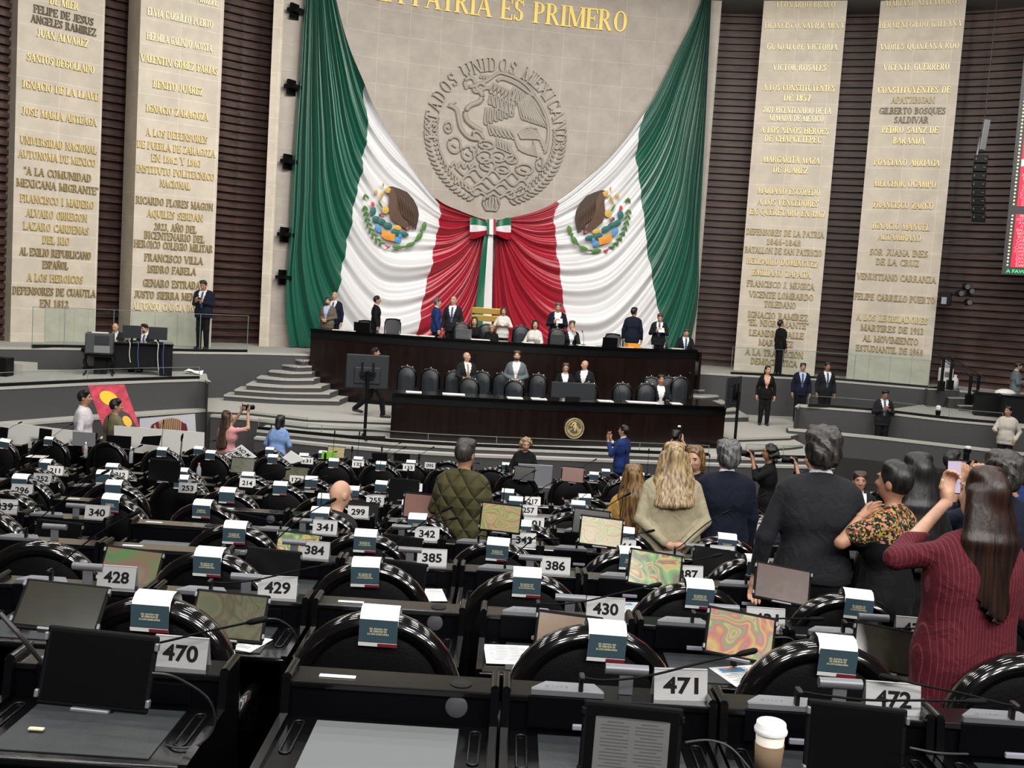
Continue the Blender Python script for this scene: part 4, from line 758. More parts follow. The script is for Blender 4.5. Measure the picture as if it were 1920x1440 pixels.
chairs = dict(
 B=[(285, 290), (706, 712), (1115, 1135), (1550, 1566), (1945, 0)], C=[(75, 0), (395, 394), (695, 686), (985, 987), (1298, 1310), (1597, 1609), (1850, 0)],
 D=[(-35, 0), (437, 441), (683, 685), (932, 934), (1178, 1180), (1412, 1418), (1880, 0)], E=[(5, 0), (208, 211), (385, 381), (600, 600), (790, 783), (985, 979), (1163, 1172), (1358, 1364), (1740, 0)],
 F=[(40, 40), (214, 214), (427, 427), (610, 610), (780, 768), (1072, 0), (1680, 0)], G=[(65, 0), (194, 194), (340, 340), (525, 525), (660, 660), (967, 967), (1084, 1084), (1430, 0), (1590, 0), (1750, 0)],
 H=[(86, 86), (210, 210), (341, 341), (464, 464), (583, 583), (715, 715), (950, 952), (1100, 1096), (1400, 0)], I=[(-8, 12), (304, 304), (395, 395), (511, 511), (625, 625), (714, 714), (838, 0), (970, 971), (1073, 0), (1172, 1172), (1560, 0)],
 J=[(92, 92), (200, 0), (372, 372), (569, 569), (671, 671), (770, 770), (922, 0), (1114, 1114), (1240, 0), (1330, 0), (1640, 0), (1800, 0)], K=[(115, 115), (196, 196), (276, 276), (346, 346), (505, 505), (605, 605), (711, 711), (840, 0), (949, 949), (1136, 1136), (1165, 0), (1215, 1180)])
chairs['K'] = [c for c in chairs['K'] if c[0] != 1165]
CH0, BK0, BK1 = make_chair(), make_booklet(False), make_booklet(True)
DK = {'unit': make_desk('unit'), 'plain': make_desk('plain')}; UN0 = make_unit(); GN = [gooseneck(i) for i in range(5)]
used = set()
def place(proto, key, loc, rz, label, group, **kw):
    if key in used: o = dup(proto, loc, rz, label, group)
    else: used.add(key); o = proto; o.location = loc; o.rotation_euler = (0, 0, rz); o['label'] = label; o['group'] = group
    for k, v in kw.items(): o[k] = v
    return o
rc = random.Random(11); CHX = {}
for row, lst in chairs.items():
    D, zf = ROWS[row]; CHX[row] = []
    for k, (px, bk) in enumerate(lst, 1):
        x = at_y(px, 546+(CZ-zf-1.1)/D*FPX, D).x; CHX[row].append(x)
        rz = math.radians(rc.uniform(-5, 5)); dz = 0
        place(CH0, 'chair', (x, D, zf), rz, f'black leather chair {CHAIRROW[row]}, {ORD[k]} from the poster side', 'seat row chairs')
        if bk:
            bx = at_y(bk, 546+(CZ-zf-1.1)/D*FPX, D).x; dx = max(-.14, min(.14, bx-x)); zt = zf+.78+.325*math.sqrt(max(0, 1-(dx/.315)**2))+.035
            far = row in 'FGHIJK'
            o = place(BK1 if far else BK0, 'bk%d' % far, (x+dx*math.cos(rz), D-.0+dx*math.sin(rz), zt), rz, f'folded teal and white booklet over the {ORD[k]} chair {CHAIRROW[row]}', 'booklets on chair backs', category='booklet'); o.rotation_euler.y = dx*.9
desks = dict(A=[(220, 'unit'), (732, 'plain'), (1142, 'unit'), (1550, 'unit'), (1957, 'unit')], B=[(130, 'unit'), (430, 'unit'), (728, 'plain'), (1045, 'unit'), (1337, 'unit'), (1622, 'unit')],
 C=[(75, 'unit'), (300, 'plain'), (528, 'unit'), (747, 'unit'), (975, 'unit'), (1205, 'unit'), (1430, 'unit')], D=[(-40, 'unit'), (120, 'unit'), (330, 'plain'), (548, 'unit'), (735, 'unit'), (920, 'unit'), (1105, 'unit'), (1290, 'unit'), (1480, 'unit')],
 E=[(-20, 'unit'), (170, 'plain'), (460, 'plain'), (620, 'unit'), (800, 'unit'), (960, 'unit'), (1115, 'unit'), (1450, 'unit')], F=[(30, 'unit'), (190, 'unit'), (430, 'plain'), (655, 'unit'), (795, 'unit'), (985, 'unit'), (1130, 'unit'), (1380, 'unit'), (1560, 'unit')])
for r in 'GHIJK': desks[r] = [(px+8, 'unit' if (i+ord(r)) % 4 else 'plain') for i, (px, b) in enumerate(chairs[r])]
gpick = dict(A=[0, 0, 1, 4], B=[2, 0, 0, 1, 1, 4], C=[2, 2, 2, 2, 0, 0, 1, 0], D=[1, 2, 4, 0, 1, 0, 2, 0])
for row, lst in desks.items():
    D = DESKY[row]; zf = ROWS[row][1]; g = 0
    xs = [at_y(px, 546+(CZ-zf-SHELF)/D*FPX, D).x for px, kd in lst]
    for k, ((px, kd), x) in enumerate(zip(lst, xs), 1):
        gap = min([abs(x-q) for q in xs if q != x]); 
        o = place(DK[kd], kd, (x, D, zf), 0, f'black desk, {ORD[k]} from the poster side in the {ROWN[row]}', 'delegates desks')
        if gap < .775: o.scale.x = gap/.775
        if kd == 'unit':
            place(UN0, 'unit_', (x, D, zf), 0, f'silver wedge unit on the {ORD[k]} desk, {ROWN[row]}', 'conference units')
            v = gpick.get(row, [2, 3, 0, 3, 2, 1])[g % len(gpick.get(row, [0]*6))]; g += 1
            c = place(GN[v], 'g%d' % v, (x, D, zf), 0, f'thin gooseneck microphone on the {ORD[k]} desk, {ROWN[row]}', 'gooseneck microphones'); c['category'] = 'microphone'
            if row in 'ABCD' and not (row == 'A' and k == 1): arm_post(x+.06, D, zf+SHELF, row, k)
for nm, px, row, nt in (('470', 340, 'A', 'partly behind the big black tablet'), ('471', 1271, 'A', 'on the nearest desk row'), ('472', 1668, 'A', 'in front of the burgundy suit'), ('428', 220, 'B', 'beside a dark tilted tablet'), ('429', 520, 'B', 'beside an iridescent tablet'), ('430', 1133, 'B', 'above a brown tablet'), ('431', 1432, 'B', 'half behind a striped rainbow tablet'), ('432', 1712, 'B', 'mostly behind the burgundy suit'),
        ('384', 590, 'C', 'behind a thin microphone'), ('385', 809, 'C', 'on its desk corner'), ('386', 1040, 'C', 'on its desk corner'), ('387', 1288, 'C', 'mostly behind a green swirl tablet'), ('388', 1510, 'C', 'mostly behind a brown tablet'), ('340', 183, 'D', 'standing on a desk box'), ('339', 10, 'D', 'cut by the picture edge'), ('341', 609, 'D', 'below a booklet'), ('342', 800, 'D', 'beside a black screen'), ('343', 981, 'D', 'below the yellow tablet'), ('344', 1168, 'D', 'half covered by a booklet'), ('345', 1352, 'D', 'in front of a chair'),
        ('296', 42, 'E', 'on the far poster side'), ('299', 671, 'E', 'beside the bald head'), ('300', 832, 'E', 'behind a microphone'), ('301', 1000, 'E', 'behind the yellow tablet'), ('252', 80, 'F', 'behind a chair with booklet'), ('255', 703, 'F', 'on its desk'), ('256', 842, 'F', 'below the quilted jacket'), ('257', 990, 'F', 'mostly covered'), ('259', 1430, 'F', 'beside the dark trousers'), ('253', 352, 'F', 'in front of a full chair back'), ('211', 104, 'G', 'behind dark chairs'), ('212', 226, 'G', 'behind a booklet'), ('214', 464, 'G', 'standing clear of the chairs'), ('217', 998, 'G', 'beside a chair back'), ('173', 556, 'H', 'in front of a full chair back'), ('174', 778, 'H', 'beside a dark screen'),
        ('131', 576, 'I', 'on a chair row edge'), ('132', 671, 'I', 'between two chairs'), ('133', 766, 'I', 'beside a chair'), ('139', 1436, 'I', 'below the black-haired photographer'), ('095', 806, 'J', 'near the quilted jacket'), ('090', 140, 'J', 'tilted on a far desk'), ('058', 160, 'K', 'on the front row'), ('059', 228, 'K', 'beside a booklet'), ('028', 240, 'K', 'behind another plate'), ('089', 66, 'J', 'below a black screen')):
    plate(nm, px, row, nt, white=row in 'GHI', yaw=rc.uniform(-4, 6))
tablet(183, 1256, 212, 'screen_black', 'large black tablet covering plate 470', 14, 4, 4)
tablet(1183, 1396, 196, 'screen_black', 'tablet showing a grey document page below plate 471', 12, 0, 2, .25, True)
tablet(1604, 1396, 196, 'screen_black', 'blank black tablet below plate 472', 12, 0, 3, .25)
tablet(115, 1136, 160, 'screen_dark', 'dark tilted tablet beside plate 428', 52, 8, 5, .225); tablet(430, 1155, 142, 'screen_olive', 'olive iridescent tablet beside plate 429', 38, 6, 4); tablet(1065, 1194, 130, 'screen_brown', 'plain brown tablet below plate 430', 24, 0, 4); tablet(1388, 1191, 134, 'screen_rainbow', 'striped rainbow tablet half over plate 431', 30, -6, 6); tablet(1662, 1218, 128, 'screen_dark', 'dark green tablet partly behind the burgundy suit', 28, -8, 6)
tablet(245, 1063, 112, 'screen_blur', 'blurry green and red tablet above plate 428', 36, 5, 5); tablet(510, 1066, 106, 'screen_black', 'black tablet in front of plate 384', 12, 6, 4); tablet(748, 1087, 104, 'screen_black', 'black tablet beside plate 385', 10, 4, 5); tablet(1228, 1068, 104, 'screen_green', 'green swirl tablet in front of plate 387', 30, -4, 5); tablet(1467, 1095, 108, 'screen_lilac', 'brownish tablet in front of plate 388', 34, -6, 6)
tablet(108, 1007, 88, 'screen_black', 'black tablet beside plate 340', 10, 6, 4); tablet(558, 1024, 84, 'screen_green', 'bright green and pink tablet above plate 384', 40, 5, 4); tablet(752, 1032, 80, 'screen_black', 'black tablet beside plate 342', 10, 4, 5); tablet(939, 971, 80, 'screen_yellow', 'yellow marbled tablet raised above plate 343', 16, 0, 3); tablet(1127, 997, 84, 'screen_yellow', 'orange and green tablet above plate 344', 24, -3, 3); tablet(1338, 1056, 82, 'screen_black', 'black tablet below plate 345', 16, -3, 4); tablet(1108, 979, 72, 'screen_dark', 'dim tablet behind the orange and green tablet', 18, -3, 3)
tablet(790, 949, 70, 'screen_pink', 'pinkish tablet below a long microphone', 12, 3, 2); tablet(132, 968, 60, 'screen_olive', 'small olive tablet beside plate 340 and a chair', 40, 8, 4); tablet(680, 962, 62, 'screen_black', 'black tablet in front of plate 299', 14, 3, 3)
tablet(428, 932, 56, 'screen_pink', 'pinkish tablet below plate 214', 40, 5, 4); tablet(308, 882, 60, 'screen_black', 'black screen in front of a full chair back', 8, 2, 2); tablet(757, 918, 58, 'screen_black', 'grey screen beside the yellow plates', 8, 2, 2)
tablet(455, 873, 46, 'screen_olive', 'brown tablet below the protest sheet', 20, 4, 2); tablet(1074, 890, 44, 'screen_pink', 'pink tablet beside the silver laptop', 14, 0, 2); tablet(983, 888, 40, 'screen_dark', 'olive tablet in front of the silver laptop', 14, 0, 2); tablet(630, 848, 34, 'screen_yellow', 'pale green tablet on the front row', 30, 4, 2); tablet(556, 889, 44, 'screen_olive', 'brown tablet beside plate 131', 30, 4, 2)
# ---------------------------------------------------------------- people: bodies grown from smooth-blended limbs
def net(D, o, h):
    """surface of D = 0 (naive surface nets); D sampled on a grid from origin o with step h."""
    s = D < 0; nx, ny, nz = D.shape
    c = np.zeros((nx-1, ny-1, nz-1), np.int8)
    for i in (0, 1):
        for j in (0, 1):
            for k in (0, 1): c += s[i:nx-1+i, j:ny-1+j, k:nz-1+k]
    act = (c > 0) & (c < 8); idx = np.argwhere(act)
    if not len(idx): return np.zeros((0, 3)), np.zeros((0, 4), int)
    num = -np.ones(act.shape, int); num[act] = np.arange(len(idx)); acc = np.zeros((len(idx), 3)); cnt = np.zeros(len(idx))
    cor = [(i, j, k) for i in (0, 1) for j in (0, 1) for k in (0, 1)]
    for a in range(8):
        for b in range(a+1, 8):
            d = [cor[b][q]-cor[a][q] for q in range(3)]
            if sum(abs(x) for x in d) != 1: continue
            ia = idx+np.array(cor[a]); ib = idx+np.array(cor[b]); va = D[ia[:, 0], ia[:, 1], ia[:, 2]]; vb = D[ib[:, 0], ib[:, 1], ib[:, 2]]
            m = (va < 0) != (vb < 0); t = va[m]/(va[m]-vb[m]); acc[m] += np.array(cor[a])+np.outer(t, d); cnt[m] += 1
    V = (idx+acc/cnt[:, None])*h+o; F = []
    for ax in range(3):
        sl0 = [slice(None)]*3; sl1 = [slice(None)]*3; sl0[ax] = slice(0, -1); sl1[ax] = slice(1, None)
        x = np.argwhere(s[tuple(sl0)] != s[tuple(sl1)]); u, v = (ax+1) % 3, (ax+2) % 3
        x = x[(x[:, u] > 0) & (x[:, v] > 0) & (x[:, u] < D.shape[u]-1) & (x[:, v] < D.shape[v]-1)]
        eu = np.zeros(3, int); ev = np.zeros(3, int); eu[u] = 1; ev[v] = 1
        q = np.stack([num[tuple((x-eu-ev).T)], num[tuple((x-ev).T)], num[tuple(x.T)], num[tuple((x-eu).T)]], 1)
        fl = s[tuple(x.T)]; q[~fl] = q[~fl][:, ::-1]; F.append(q[(q >= 0).all(1)])
    return V, np.concatenate(F)
class Sdf:
    def __init__(s): s.p = []; s.cuts = []
    def cap(s, a, b, ra, rb=None, k=.03, fy=1.0): s.p.append(('c', np.array(a, float), np.array(b, float), ra, ra if rb is None else rb, k, fy)); return s
    def ell(s, c, r, k=.03, R=None): s.p.append(('e', np.array(c, float), np.array(r, float), R, 0, k, 1)); return s
    def cut(s, n, c): s.cuts.append((np.array(n, float), c)); return s      # keeps n.p < c
    def mesh(s, h):
        lo, hi = np.full(3, 9e9), np.full(3, -9e9)
        for q in s.p:
            if q[0] == 'c': r = max(q[3], q[4]); lo = np.minimum(lo, np.minimum(q[1], q[2])-r); hi = np.maximum(hi, np.maximum(q[1], q[2])+r)
            else: r = q[2].max(); lo = np.minimum(lo, q[1]-r); hi = np.maximum(hi, q[1]+r)
        o = lo-3*h; n = np.ceil((hi-lo)/h).astype(int)+7; D = np.full(n, .5, np.float32)
        for q in s.p:
            if q[0] == 'c': r = max(q[3], q[4]); l, u = np.minimum(q[1], q[2])-r, np.maximum(q[1], q[2])+r
            else: r = q[2].max(); l, u = q[1]-r, q[1]+r
            m = q[5]+2.5*h; i0 = np.maximum(0, ((l-m-o)/h).astype(int)); i1 = np.minimum(n, ((u+m-o)/h).astype(int)+2)
            g = np.meshgrid(*[o[a]+h*np.arange(i0[a], i1[a]) for a in range(3)], indexing='ij'); P = np.stack(g, -1)
            if q[0] == 'c':
                a, b = q[1], q[2]; fy = q[6]; sc = np.array([1, 1/fy, 1]); P2, a2, b2 = P*sc, a*sc, b*sc; ba = b2-a2; L = max(ba @ ba, 1e-9)
                t = np.clip(((P2-a2) @ ba)/L, 0, 1); d = np.linalg.norm(P2-a2-t[..., None]*ba, axis=-1)-(q[3]+(q[4]-q[3])*t)
                if fy < 1: d = d*(fy*.5+.5)
            else:
                v = P-q[1]
                if q[3] is not None: v = v @ q[3]
                kk = np.linalg.norm(v/q[2], axis=-1); d = (kk-1)*q[2].min()*1.25
            S_ = D[i0[0]:i1[0], i0[1]:i1[1], i0[2]:i1[2]]; k = q[5]; hh = np.clip(.5+.5*(S_-d)/k, 0, 1); S_[...] = S_+(d-S_)*hh-k*hh*(1-hh)
        for nn, c in s.cuts:
            g = [o[a]+h*np.arange(n[a]) for a in range(3)]; pl = nn[0]*g[0][:, None, None]+nn[1]*g[1][None, :, None]+nn[2]*g[2][None, None, :]-c; D = np.maximum(D, pl)
        return net(D, o, h)
def rot_x(a): c, s = math.cos(a), math.sin(a); return np.array([[1, 0, 0], [0, c, -s], [0, s, c]])
def rot_z(a): c, s = math.cos(a), math.sin(a); return np.array([[c, -s, 0], [s, c, 0], [0, 0, 1]])
def rot_y(a): c, s = math.cos(a), math.sin(a); return np.array([[c, 0, s], [0, 1, 0], [-s, 0, c]])
def np_obj(name, V, F, mats, mi, parent, smooth=True, wob=None):
    me = bpy.data.meshes.new(name); me.from_pydata(V.tolist(), [], F.tolist() if hasattr(F, 'tolist') else F)
    for m in mats: me.materials.append(MATS[m])
    if mi is not None: me.polygons.foreach_set('material_index', mi)
    me.polygons.foreach_set('use_smooth', [True]*len(me.polygons)); me.update(); o = bpy.data.objects.new(name, me); COL.objects.link(o)
    if parent is not None: o.parent = parent
    return o
ARMS = {   # elbow, wrist, hand direction for the side at +x (75-inch-free metric figure, 1.75 m tall)
 'down': ((.245, -.02, 1.13), (.262, .05, .885), (0, .12, -1)), 'clasp': ((.265, -.03, 1.15), (.07, .24, 1.07), (-.8, .2, -.3)), 'phone': ((.25, .02, 1.14), (.085, .28, 1.20), (-.35, .5, .4)), 'back': ((.268, -.10, 1.14), (.07, -.22, .97), (-.9, 0, -.3)),
 'pocket': ((.30, -.07, 1.14), (.225, .06, .93), (-.1, .25, -1)), 'cam': ((.25, .18, 1.30), (.10, .24, 1.53), (-.35, .3, .8)), 'up': ((.27, .27, 1.40), (.15, .38, 1.66), (-.1, .2, 1)), 'desk': ((.26, .08, 1.13), (.13, .34, 1.09), (-.4, .9, 0)), 'chin': ((.20, .24, 1.16), (.07, .16, 1.47), (-.5, .0, .6)),
 'cross': ((.27, .07, 1.17), (-.06, .22, 1.20), (-1, .1, .1)), 'elbow': ((.33, .12, 1.28), (.17, .10, 1.43), (-.8, -.1, .3)), 'chest': ((.26, .02, 1.15), (.12, .25, 1.28), (-.7, .3, .5)), 'rest': ((.27, .1, 1.16), (.20, .33, 1.12), (-.1, 1, -.1)), 'raise': ((.30, .20, 1.36), (.20, .34, 1.60), (-.25, .3, 1))}
def hand_sdf(sd, W, d, n, side, sc, curl, fat=1.0):
    d = d/np.linalg.norm(d); n = n-d*(n @ d); n = n/np.linalg.norm(n); b = np.cross(d, n)*side
    P = lambda x, y, z: W+(d*x+b*y+n*z)*sc
    sd.cap(P(-.02, 0, 0), P(.03, 0, 0), .026*sc, .028*sc, .02)
    for y in (-.024, -.008, .008, .024): sd.cap(P(.02, y*.7, 0), P(.082, y, .002), .0145*sc*fat, .012*sc*fat, .012)
    for y, L, c in ((-.029, .058, 1.15), (-.010, .074, 1.05), (.010, .080, 1.0), (.029, .072, .92)):
        a = curl*c; p0 = P(.082, y, .002); p1 = P(.082+L*.46*math.cos(a*.5), y*1.05, .002+L*.46*math.sin(a*.5)); p2 = P(.082+L*.46*math.cos(a*.5)+L*.32*math.cos(a*1.3), y*1.05, L*.46*math.sin(a*.5)+L*.32*math.sin(a*1.3)); q = a*1.9
        p3 = P(.082+L*.46*math.cos(a*.5)+L*.32*math.cos(a*1.3)+L*.25*math.cos(q), y, L*.46*math.sin(a*.5)+L*.32*math.sin(a*1.3)+L*.25*math.sin(q))
        sd.cap(p0, p1, .0098*sc*fat, .0090*sc*fat, .006).cap(p1, p2, .0090*sc*fat, .0083*sc*fat, .004).cap(p2, p3, .0083*sc*fat, .0068*sc*fat, .004)
    sd.cap(P(.012, .018, .004), P(.045, .046, .018), .0145*sc*fat, .0115*sc*fat, .012).cap(P(.045, .046, .018), P(.075, .052, .030), .0112*sc*fat, .0085*sc*fat, .005)
SKIN = {}
for i, c in enumerate(((.52, .30, .20), (.40, .21, .13), (.30, .15, .09), (.60, .37, .27))): mat('skin%d' % i, c, .5, noise=.06, nscale=25)
mat('eye_dark', (.02, .015, .012), .3); mat('lip', (.32, .12, .10), .5); mat('shirt_white', (.72, .73, .76), .7, bump=.1, bscale=30)
def hairmat(nm, c, c2=None, rough=.46):
    m = bpy.data.materials.new(nm); m.use_nodes = True; nt = m.node_tree; b = nt.nodes['Principled BSDF']; b.inputs['Roughness'].default_value = rough; b.inputs['Anisotropic'].default_value = .5
    tc = nt.nodes.new('ShaderNodeTexCoord'); mp = nt.nodes.new('ShaderNodeMapping'); mp.inputs['Scale'].default_value = (60, 60, 2.2); nt.links.new(tc.outputs['Object'], mp.inputs[0]); n = nt.nodes.new('ShaderNodeTexNoise'); n.inputs['Scale'].default_value = 1.0; n.inputs['Detail'].default_value = 3; n.inputs['Distortion'].default_value = .4; nt.links.new(mp.outputs[0], n.inputs[0])
    r = nt.nodes.new('ShaderNodeValToRGB'); r.color_ramp.elements[0].position = .36; r.color_ramp.elements[1].position = .66; r.color_ramp.elements[0].color = (*[x*.45 for x in c], 1); r.color_ramp.elements[1].color = (*(c2 or [x*1.5 for x in c]), 1); nt.links.new(n.outputs[0], r.inputs[0]); nt.links.new(r.outputs[0], b.inputs['Base Color'])
    bp = nt.nodes.new('ShaderNodeBump'); bp.inputs['Strength'].default_value = .5; bp.inputs['Distance'].default_value = .006; nt.links.new(n.outputs[0], bp.inputs['Height']); nt.links.new(bp.outputs[0], b.inputs['Normal']); MATS[nm] = m
hairmat('hair_black', (.010, .009, .009)); hairmat('hair_brown', (.05, .026, .014)); hairmat('hair_auburn', (.010, .0035, .002), (.030, .010, .005)); hairmat('hair_blonde', (.22, .14, .06), (.5, .36, .19)); hairmat('hair_grey', (.04, .04, .04), (.15, .15, .15)); hairmat('hair_highlight', (.06, .03, .012), (.30, .17, .06)); hairmat('hair_darkgrey', (.014, .012, .011), (.05, .045, .04))
def cloth(nm, c, rough=.8, kind=None):
    m = mat(nm, c, rough, spec=.2, noise=.1, nscale=14, sheen=.02); nt = m.node_tree; b = nt.nodes['Principled BSDF']; tc = nt.nodes.new('ShaderNodeTexCoord')
    n = nt.nodes.new('ShaderNodeTexNoise'); n.inputs['Scale'].default_value = 9; n.inputs['Detail'].default_value = 3; n.inputs['Distortion'].default_value = 1.2; nt.links.new(tc.outputs['Object'], n.inputs[0]); hgt = n.outputs[0]; st, ds = .55, .03
    if kind == 'quilt':
        w1 = nt.nodes.new('ShaderNodeTexWave'); w1.bands_direction = 'DIAGONAL'; w2 = nt.nodes.new('ShaderNodeTexWave'); w2.bands_direction = 'DIAGONAL'
        for w_, sx in ((w1, 1), (w2, -1)):
            mp = nt.nodes.new('ShaderNodeMapping'); mp.inputs['Scale'].default_value = (sx*1.25, .0, 1); nt.links.new(tc.outputs['Object'], mp.inputs[0]); nt.links.new(mp.outputs[0], w_.inputs[0]); w_.inputs['Scale'].default_value = 3.4
        mn = nt.nodes.new('ShaderNodeMath'); mn.operation = 'MINIMUM'; nt.links.new(w1.outputs[1], mn.inputs[0]); nt.links.new(w2.outputs[1], mn.inputs[1]); pw = nt.nodes.new('ShaderNodeMath'); pw.operation = 'POWER'; pw.inputs[1].default_value = .35; nt.links.new(mn.outputs[0], pw.inputs[0]); hgt = pw.outputs[0]; st, ds = 1.0, .03
    if kind == 'stripe':
        w1 = nt.nodes.new('ShaderNodeTexWave'); w1.bands_direction = 'X'; w1.inputs['Scale'].default_value = 19; w1.inputs['Distortion'].default_value = .35; w1.inputs['Detail Scale'].default_value = .5; nt.links.new(tc.outputs['Object'], w1.inputs[0])
        r = nt.nodes.new('ShaderNodeValToRGB'); r.color_ramp.elements[0].position = .93; r.color_ramp.elements[1].position = .99; r.color_ramp.elements[0].color = (*c, 1); r.color_ramp.elements[1].color = (*[min(1, x*1.7+.02) for x in c], 1); nt.links.new(w1.outputs[1], r.inputs[0]); nt.links.new(r.outputs[0], b.inputs['Base Color'])
    if kind == 'flower':
        v = nt.nodes.new('ShaderNodeTexVoronoi'); v.inputs['Scale'].default_value = 85; nt.links.new(tc.outputs['Object'], v.inputs[0]); r = nt.nodes.new('ShaderNodeValToRGB'); r.color_ramp.interpolation = 'CONSTANT'; nt.links.new(v.outputs['Color'], r.inputs[0])
        for p_, cc in ((0, (.28, .05, .02)), (.2, (.4, .25, .06)), (.34, (.03, .09, .03)), (.46, (.42, .2, .15)), (.58, (.012, .01, .01))):
            e = r.color_ramp.elements[0] if p_ == 0 else r.color_ramp.elements.new(p_); e.color = (*cc, 1)
        nt.links.new(r.outputs[0], b.inputs['Base Color'])
    bp = nt.nodes.new('ShaderNodeBump'); bp.inputs['Strength'].default_value = st; bp.inputs['Distance'].default_value = ds; nt.links.new(hgt, bp.inputs['Height']); nt.links.new(bp.outputs[0], b.inputs['Normal']); return m
for nm, c, k in (('suit_black', (.005, .005, .006), None), ('suit_navy', (.006, .009, .022), None), ('suit_blue', (.012, .03, .13), None), ('suit_grey', (.014, .015, .018), None), ('suit_charcoal', (.011, .012, .015), None), ('blazer_grey', (.12, .145, .155), None), ('jacket_brown', (.13, .11, .085), None), ('jacket_white', (.62, .61, .58), None), ('jacket_beige', (.34, .30, .20), None), ('sweater_navy', (.004, .006, .016), None), ('jacket_olive', (.06, .055, .022), 'quilt'), ('suit_burgundy', (.085, .009, .016), 'stripe'), ('shirt_pink', (.55, .26, .26), None), ('shirt_blue', (.17, .27, .50), None), ('jacket_khaki', (.13, .115, .062), None), ('knit_cream', (.50, .47, .42), None), ('dress_black', (.004, .004, .0045), None), ('embroidered', (.02, .01, .01), 'flower'), ('trousers_dark', (.005, .005, .006), None), ('trousers_brown', (.07, .05, .035), None), ('top_mustard', (.45, .27, .07), None), ('shirt_checked', (.58, .55, .58), None), ('tie_blue', (.06, .09, .16), None), ('tie_gold', (.33, .25, .12), None), ('tie_red', (.3, .02, .04), None), ('shirt_sky', (.42, .52, .72), None)): cloth(nm, c, .8, k)
mat('shoe_black', (.01, .01, .01), .3); mat('beard', (.03, .022, .018), .8); mat('mask_white', (.7, .7, .7), .7)
PEOPLE = {}
